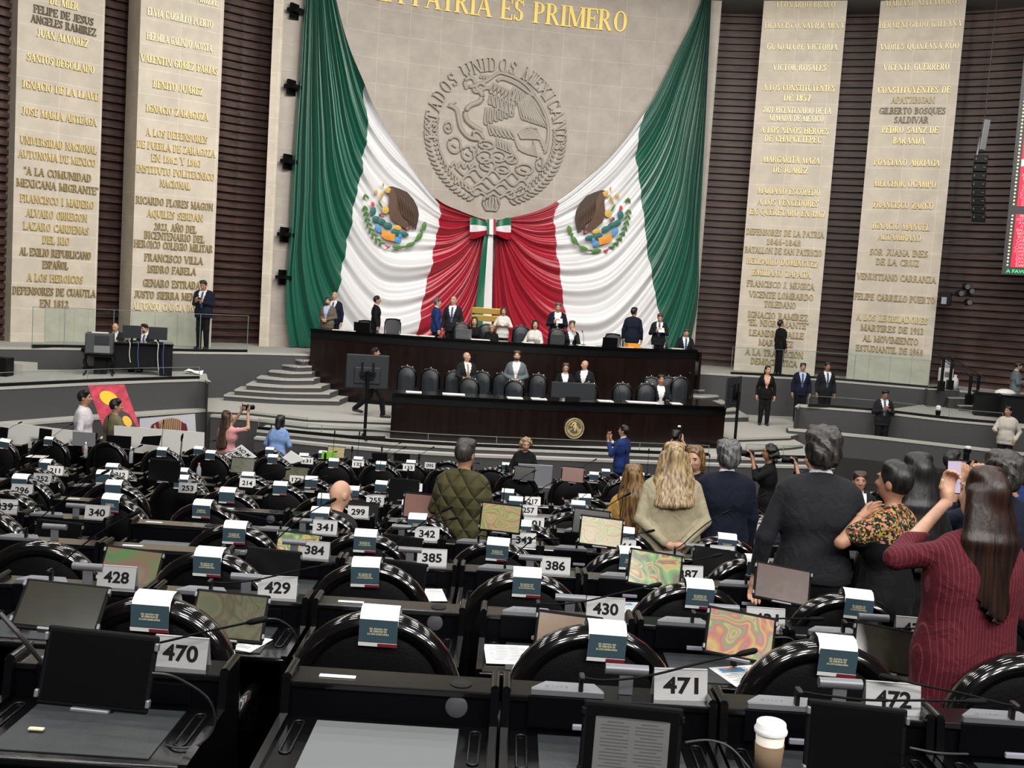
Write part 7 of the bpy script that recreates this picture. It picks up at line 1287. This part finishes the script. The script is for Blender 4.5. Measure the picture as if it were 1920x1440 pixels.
m = MB(); m.add([bp(.2, 2.9, .016), bp(BW-.1, 2.9, .016), bp(BW-.1, 3.08, .016), bp(.2, 3.08, .016)], [(0, 1, 2, 3)]); m.build('white_row', ['led_white'], VB)
m = MB(); flat_text(m, 'A FAVOR 1', lambda u, v: bp(.45+u, .05+v, .02), .09, .7, 0, .02); m.build('tally_lettering', ['led_green'], VB)
# hanging speaker array
p0, p1 = at_y(1840, 292, 28.6), at_y(1823, 418, 28.6); t = thing('line_array_speaker', 'black column of stacked loudspeakers hanging before the slatted wall', 'loudspeaker', tuple(p0))
for k in range(8):
    c = p0.lerp(p1, (k+.5)/8); hgt = (p0-p1).length/8; y_ = .012*k*k; m = MB(); c = c+Vector((0, -y_*.6, 0)); m.box(c, (.34, .36, hgt*.94), 0, Rx(.02*k) @ Rz(-.35), .02); b = m.build('speaker_cabinet', ['black'], t)
    m = MB(); m.box(c+Vector((-.19, -.16, 0)), (.02, .02, .06)); m.box(c+Vector((.02, -.23, .0)), (.05, .012, .02)); m.build('rigging_pin', ['silver'], b)
m = MB(); q = at_y(1846, 228, 28.6); m.box((p0+q)/2+Vector((.03, 0, .1)), (.16, .1, (q-p0).length*.9), 0, Ry(.08), .01); m.tube([p0+Vector((-.12, 0, 0)), (p0+q)/2+Vector((-.1, 0, 0)), q+Vector((.1, 0, 0))], .03, 0, 8); m.build('rigging_frame', ['silver'], t)
m = MB(); m.tube([q, Vector((q.x, q.y, TOPZ))], .012, 0, 6); m.build('hoist_cable', ['dark_metal'], t)
# spotlights and junction box on the wall
p = at_y(1773, 560, 31.2); t = thing('wall_control_box', 'black box with a pale display on the slatted wall beside the pillar', 'control box', tuple(p)); m = MB(); m.box(p, (.32, .2, .40), 0, Rz(-.4), .02); m.build('housing', ['black'], t); m = MB(); m.box(p+Vector((-.09, -.12, -.06)), (.14, .02, .2), 0, Rz(-.4)); m.build('display', ['button_lilac'], t); m = MB(); m.box(p+Vector((.1, .35, 0)), (.06, .7, .06)); m.build('wall_arm', ['dark_metal'], t)
p = at_y(1808, 552, 30.8); t = thing('spotlight_cluster', 'cluster of black spotlights on a wall bar below the hanging loudspeakers', 'spotlight', tuple(p)); m = MB(); m.tube([at_y(1785, 548, 30.9), at_y(1812, 551, 30.8), at_y(1822, 556, 30.8)], .025, 0, 8); m.tube([p, p+Vector((.3, 1.2, 0))], .03, 0, 8); m.build('mounting_bar', ['dark_metal'], t)
for dx, dy, dz in ((.02, 0, .22), (-.16, -.05, .02), (.1, -.05, -.22), (.16, 0, .1)): c = p+Vector((dx, dy, dz)); m = MB(); m.lathe([(0, -.14), (.09, -.14), (.10, .06), (.07, .14), (0, .15)], c, 0, 14, 'y'); sp = m.build('spotlight', ['black'], t); m = MB(); m.lathe([(0, -.146), (.075, -.146)], c, 0, 14, 'y'); m.build('lens', ['silver'], sp)
# railing wires along the slats
for y0, pts in ((0, ((1772, 451), (1813, 449), (1880, 457))), (1, ((1765, 472), (1800, 473), (1870, 476)))): m = MB(); m.tube(smooth_path([at_y(*q, 31.0) for q in pts], 4), .010, 0, 5); one('wall_wire', m, ['silver'], ('upper' if not y0 else 'lower')+' thin grey wire running along the slatted wall', 'wire')
# short stair with black hand rails
t = thing('side_stairs', 'short grey stair block with black hand rails beside the last pillar', 'stairs', tuple(at_z(1840, 780, PLAT)))
for k, (xa, xb, y_, z) in enumerate(((1742, 1802, 731, LEDGE), (1780, 1816, 747, lerp(LEDGE, PLAT, .4)), (1800, 1842, 762, lerp(LEDGE, PLAT, .75)))):
    a, b = at_z(xa, y_, z), at_z(xb, y_+1, z); m = MB(); m.prism([(a.x, a.y), (b.x, b.y), (b.x+.35, b.y+1.3), (a.x+.3, a.y+1.3)], PLAT-.1, z, 0, 1); m.build('step', ['carpet', 'tread'], t)
for (x0, y0, x1, y1, D) in ((1761, 665, 1832, 711, 30.2), (1777, 667, 1847, 709, 30.9)):
    a, b = at_y(x0, y0, D), at_y(x1, y1, D-.9); m = MB(); m.tube([a, b], .022, 0, 8); m.tube([a-Vector((0, 0, .07)), b-Vector((0, 0, .07))], .012, 0, 6); m.build('hand_rail', ['dark_metal'], t)
    for f, zb in ((.13, LEDGE), (.85, PLAT+.2)): q = a.lerp(b, f); m = MB(); m.tube([q, Vector((q.x, q.y, zb))], .045, 0, 8); m.box((q.x, q.y, zb+.14), (.16, .16, .28)); m.build('rail_post', ['black'], t)
q = at_y(1772, 715, 31.3); t = thing('water_dispenser', 'white water dispenser standing behind the stair hand rails', 'water dispenser', (q.x, q.y, LEDGE)); m = MB(); m.box((0, 0, .30), (.34, .32, .6), 0, None, .04); m.build('body', ['white'], t, local=True); m = MB(); m.box((0, -.17, .42), (.2, .02, .14)); m.build('tap_recess', ['grey'], t, local=True); m = MB(); m.lathe([(.12, .6), (.15, .65), (.15, .8), (.0, .86)], (0, 0, 0), 0, 14); m.build('water_jug', ['clear_plastic'], t, local=True)
q = at_y(1792, 720, 31.3); bottle(1792, 31.2, LEDGE, 'white jug beside the water dispenser', 'white', .42, 'white', .1)
q = at_y(1858, 745, 28.6); t = thing('side_table', 'low dark table with papers under the stair hand rails', 'table', (q.x, q.y, PLAT), -.3); m = MB(); m.box((0, 0, .62), (.9, .6, .05)); m.build('tabletop', ['dais_wood'], t, local=True); m = MB(); m.box((0, 0, .3), (.8, .5, .6)); m.build('base', ['black'], t, local=True); m = MB(); m.box((-.05, 0, .65), (.55, .35, .02)); m.build('grey_mat', ['grey'], t, local=True)
q = at_y(1945, 770, 27.2); t = thing('side_desk', 'black side desk at the picture edge carrying equipment', 'desk', (q.x, q.y, PLAT-.35), -.3); m = MB(); m.box((0, 0, .5), (1.7, .7, 1.0), 0, None, .01); m.build('front_panel', ['black'], t, local=True); m = MB(); m.box((0, 0, 1.02), (1.8, .8, .04)); m.build('desk_top', ['black_gloss'], t, local=True)
q = at_y(1885, 735, 28.4); m = MB(); m.ell((0, 0, .1), (.28, .2, .12), 0, 14, 8); o = one('white_bag', m, ['white'], 'rounded white bag beside the black side desk', 'bag'); o.location = (q.x, q.y, PLAT+.55)
q = at_z(1758, 782, PLAT); t = thing('small_camera', 'small white ball camera on a black foot on the platform edge', 'camera', (q.x, q.y, PLAT)); m = MB(); m.lathe([(.0, .02), (.16, .02), (.16, 0)], (0, 0, 0), 0, 12); m.tube([(0, 0, .02), (0, 0, .16)], [.05, .07], 0, 10); m.build('foot', ['black'], t, local=True); m = MB(); m.ell((0, 0, .23), (.075, .075, .075), 0, 12, 8); m.build('ball_head', ['white'], t, local=True)
mat('phone_screen', (.3, .26, .33), .2, emit=(.42, .36, .46), es=.6)
# ---------------------------------------------------------------- things held in hands
def phone(pid, wh, label, rx=0, off=(0, 0, 0), s=1.0, screen='screen_lilac', rz=0):
    p = hold(pid, wh)+Vector(off); t = thing('phone', label, 'phone', tuple(p), PEOPLE[pid][0].rotation_euler.z+rz, 'phones in hands'); Mx = Rx(rx).to_4x4(); b = MB(); m = MB(); m.box((0, 0, 0), (.078*s, .010*s, .16*s), 0, None, .004); b.merge(m, Mx); b.build('case', ['black'], t, local=True); b = MB(); m = MB(); m.box((0, -.006*s, 0), (.070*s, .002, .150*s)); b.merge(m, Mx); b.build('screen', [screen], t, local=True); return t
def camera_(pid, label, dirs, off=(0, 0, 0), flash=False, lens='black', L=.14):
    o = PEOPLE[pid][0]; a, b = hold(pid, 0), hold(pid, 1); c = (a+b)/2+Vector(off); t = thing('photo_camera', label, 'camera', tuple(c), dirs, 'photo cameras')
    m = MB(); m.box((0, 0, 0), (.15, .08, .10), 0, None, .015); m.build('body', ['black'], t, local=True); m = MB(); m.lathe([(0, .04), (.04, .04), (.042, .08), (.047, .04+L), (.04, .05+L), (0, .045+L)], (0, 0, 0), 0, 16, 'y'); m.build('lens', [lens], t, local=True); m = MB(); m.box((0, -.042, 0), (.09, .004, .06)); m.build('rear_screen', ['button_lilac'], t, local=True)
    if flash: m = MB(); m.box((0, 0, .09), (.06, .05, .10), 0, None, .01); m.box((0, .01, .16), (.075, .06, .055), 0, None, .01); m.build('flash', ['black'], t, local=True); m = MB(); m.box((0, .02, .2), (.06, .05, .04), 0, None, .01); m.build('flash_head', ['white'], t, local=True)
phone(1, 0, 'phone with a bright screen held up by the burgundy suit', -.1, (.03, .02, .03), 1.0, 'phone_screen')
phone(17, 0, 'phone held up by the bright blue suit', 0, (0, 0, .03), 1.1, 'screen_black'); phone(30, 0, 'phone in the hands of the person on the upper ledge', -1.0, (0, 0, .02), 1.1, 'screen_black'); phone(37, 0, 'phone in the hands of the leaning person', -1.0, (0, 0, .02), 1.1, 'screen_black')
for pid, lab, d, fl in ((19, 'black camera lifted by the pink shirt', math.radians(-38), False), (16, 'black camera lifted below the podium corner', math.radians(-20), True), (14, 'black camera held by the curly haired photographer in black', math.radians(78), False), (15, 'black camera beyond the charcoal suit', math.radians(80), False), (12, 'black camera with a white-topped flash above the bearded person', math.radians(-60), True), (13, 'black camera with a long lens at the picture edge', math.radians(120), True)): camera_(pid, lab, d, (0, 0, 0), fl, 'black', .2 if pid in (14, 13) else .13)
def sheet_in_hand(pid, label): p = hold(pid, 0); m = MB(); m.box((0, 0, 0), (.17, .004, .22), 0, Rx(-1.0)); o = one('held_sheet', m, ['white_paper'], label, 'paper'); o.location = p+Vector((0, -.04, .02))
sheet_in_hand(49, 'sheet held by the navy suit reader'); sheet_in_hand(52, 'papers held by the grey suit on the upper podium')
mat('cup_white', (.66, .62, .54), .6); mat('sleeve_brown', (.16, .105, .06), .85)
# ---------------------------------------------------------------- on the nearest desks: cup, papers, cables
zA = ROWS['A'][1]+SURF; p = at_y(1443, 1395, 3.22); t = thing('coffee_cup', 'paper coffee cup with white lid and brown sleeve on the nearest desk', 'cup', (p.x, p.y, zA+.006)); hC = p.z-zA+.045
m = MB(); m.lathe([(0, 0), (.032, 0), (.046, hC), (.043, hC)], (0, 0, 0), 0, 32); m.build('cup_body', ['cup_white'], t, local=True); m = MB(); m.lathe([(.0365, hC*.25), (.0385, hC*.25), (.0455, hC*.76), (.0435, hC*.76)], (0, 0, 0), 0, 32); m.build('cardboard_sleeve', ['sleeve_brown'], t, local=True); m = MB(); m.lathe([(.0505, hC-.012), (.0515, hC-.004), (.050, hC), (.047, hC+.004), (.0455, hC+.018), (.043, hC+.021), (.038, hC+.012), (0, hC+.012)], (0, 0, 0), 0, 32); m.build('lid', ['white'], t, local=True)
def desk_paper(px, row, back, w_, d_, rz, label, pic=True, col='white_paper'):
    D = DESKY[row]-back; z = ROWS[row][1]+SURF+.006; hy = 546+.0647*(px-960); x = at_y(px, hy+(CZ-z)/D*FPX, D).x; m = MB(); m.box((0, 0, .001), (w_, d_, .002)); o = one('printed_sheet', m, [col], label, 'paper', 'sheets on desks'); o.location = (x, D, z); o.rotation_euler = (0, 0, rz)
    m = MB()
    for k in range(9): m.box((-.0, d_*.38-k*d_*.085, .0026), (w_*(.78 if k % 3 else .5), d_*.018, .0006))
    m.build('print', ['grey'], o, local=True)
    if pic: m = MB(); m.box((-w_*.1, d_*.30, .003), (w_*.5, d_*.22, .001)); m.build('picture_strip', ['water_blue'], o, local=True); m = MB(); m.box((-w_*.1, d_*.36, .0036), (w_*.3, d_*.08, .001)); m.build('picture_accent', ['stone_orange'], o, local=True)
desk_paper(952, 'B', .22, .22, .26, .08, 'printed sheets on the desk beside the brown tablet', False); desk_paper(440, 'B', .28, .28, .2, -.3, 'leaflet with a blue photo strip below the olive tablet'); desk_paper(1395, 'B', .30, .24, .24, .35, 'leaflet with a blue photo strip below the striped rainbow tablet'); desk_paper(815, 'C', .2, .12, .26, .2, 'narrow sheet beside plate 385', False); desk_paper(1180, 'C', .2, .18, .22, .1, 'sheet under plate 430 edge'); desk_paper(128, 'D', .25, .24, .2, -.2, 'papers under the black tablet beside plate 340', False); desk_paper(1520, 'A', .35, .2, .16, .5, 'napkin with a round green mark beside the coffee cup', False); desk_paper(634, 'A', .52, .22, .2, 0, 'white sheet at the edge of the grey mat desk', False); desk_paper(70, 'I', .2, .3, .22, .1, 'white sheet on a far desk beside a full chair back', False)
p = at_y(20, 1175, 4.7); m = MB(); m.grid([[(.09*(i/4-.5), .06*(j/3-.5), .02*math.sin(i*2.1+j)+.02) for i in range(5)] for j in range(4)], 0, True); o = one('snack_wrapper', m, ['tuna_red'], 'crumpled red and white snack wrapper on the second desk row', 'wrapper'); o.location = (p.x, 4.8, ROWS['B'][1]+SURF+.006)
p = at_y(28, 1360, 3.15); m = MB(); m.box((0, 0, .006), (.05, .018, .008), 0, None, .003); o = one('yellow_eraser', m, ['gold_pale'], 'small yellow eraser on the desk below the big black tablet', 'eraser'); o.location = (p.x, 3.3, zA+.006)
mat('cable_grey', (.03, .03, .03), .5)
def cable(pts, label, r=.0035, D=None): m = MB(); m.tube(smooth_path([at_y(*q) for q in pts], 6), r, 0, 6); one('charging_cable', m, ['cable_grey'], label, 'cable', 'charging cables')
mat('cable_grey', (.03, .03, .03), .5)
cable([(285, 1262, 2.95), (330, 1270, 2.98), (390, 1310, 3.15), (402, 1360, 3.25), (370, 1397, 3.25), (320, 1400, 3.25), (290, 1380, 3.4), (274, 1347, 3.52)], 'cable looping from the big black tablet to its desk'); cable([(499, 1160, 4.5), (525, 1163, 4.55), (552, 1185, 4.75), (560, 1222, 4.98)], 'cable beside the olive tablet'); cable([(1285, 1392, 3.15), (1330, 1388, 3.2), (1370, 1402, 3.2), (1405, 1440, 3.18)], 'cable from the document tablet toward the coffee cup'); cable([(1706, 1402, 3.2), (1760, 1412, 3.2), (1815, 1414, 3.25)], 'cable beside the blank black tablet'); cable([(1452, 1195, 4.77), (1485, 1198, 4.8), (1496, 1225, 4.9), (1480, 1232, 4.98)], 'cable beside the striped rainbow tablet'); cable([(147, 1008, 7.28), (168, 1014, 7.35), (186, 1028, 7.55), (195, 1037, 7.75)], 'cable beside the black tablet near plate 340'); cable([(0, 1150, 3.3), (45, 1200, 3.3), (85, 1250, 3.45)], 'thick grey cable rising at the picture edge', .008)
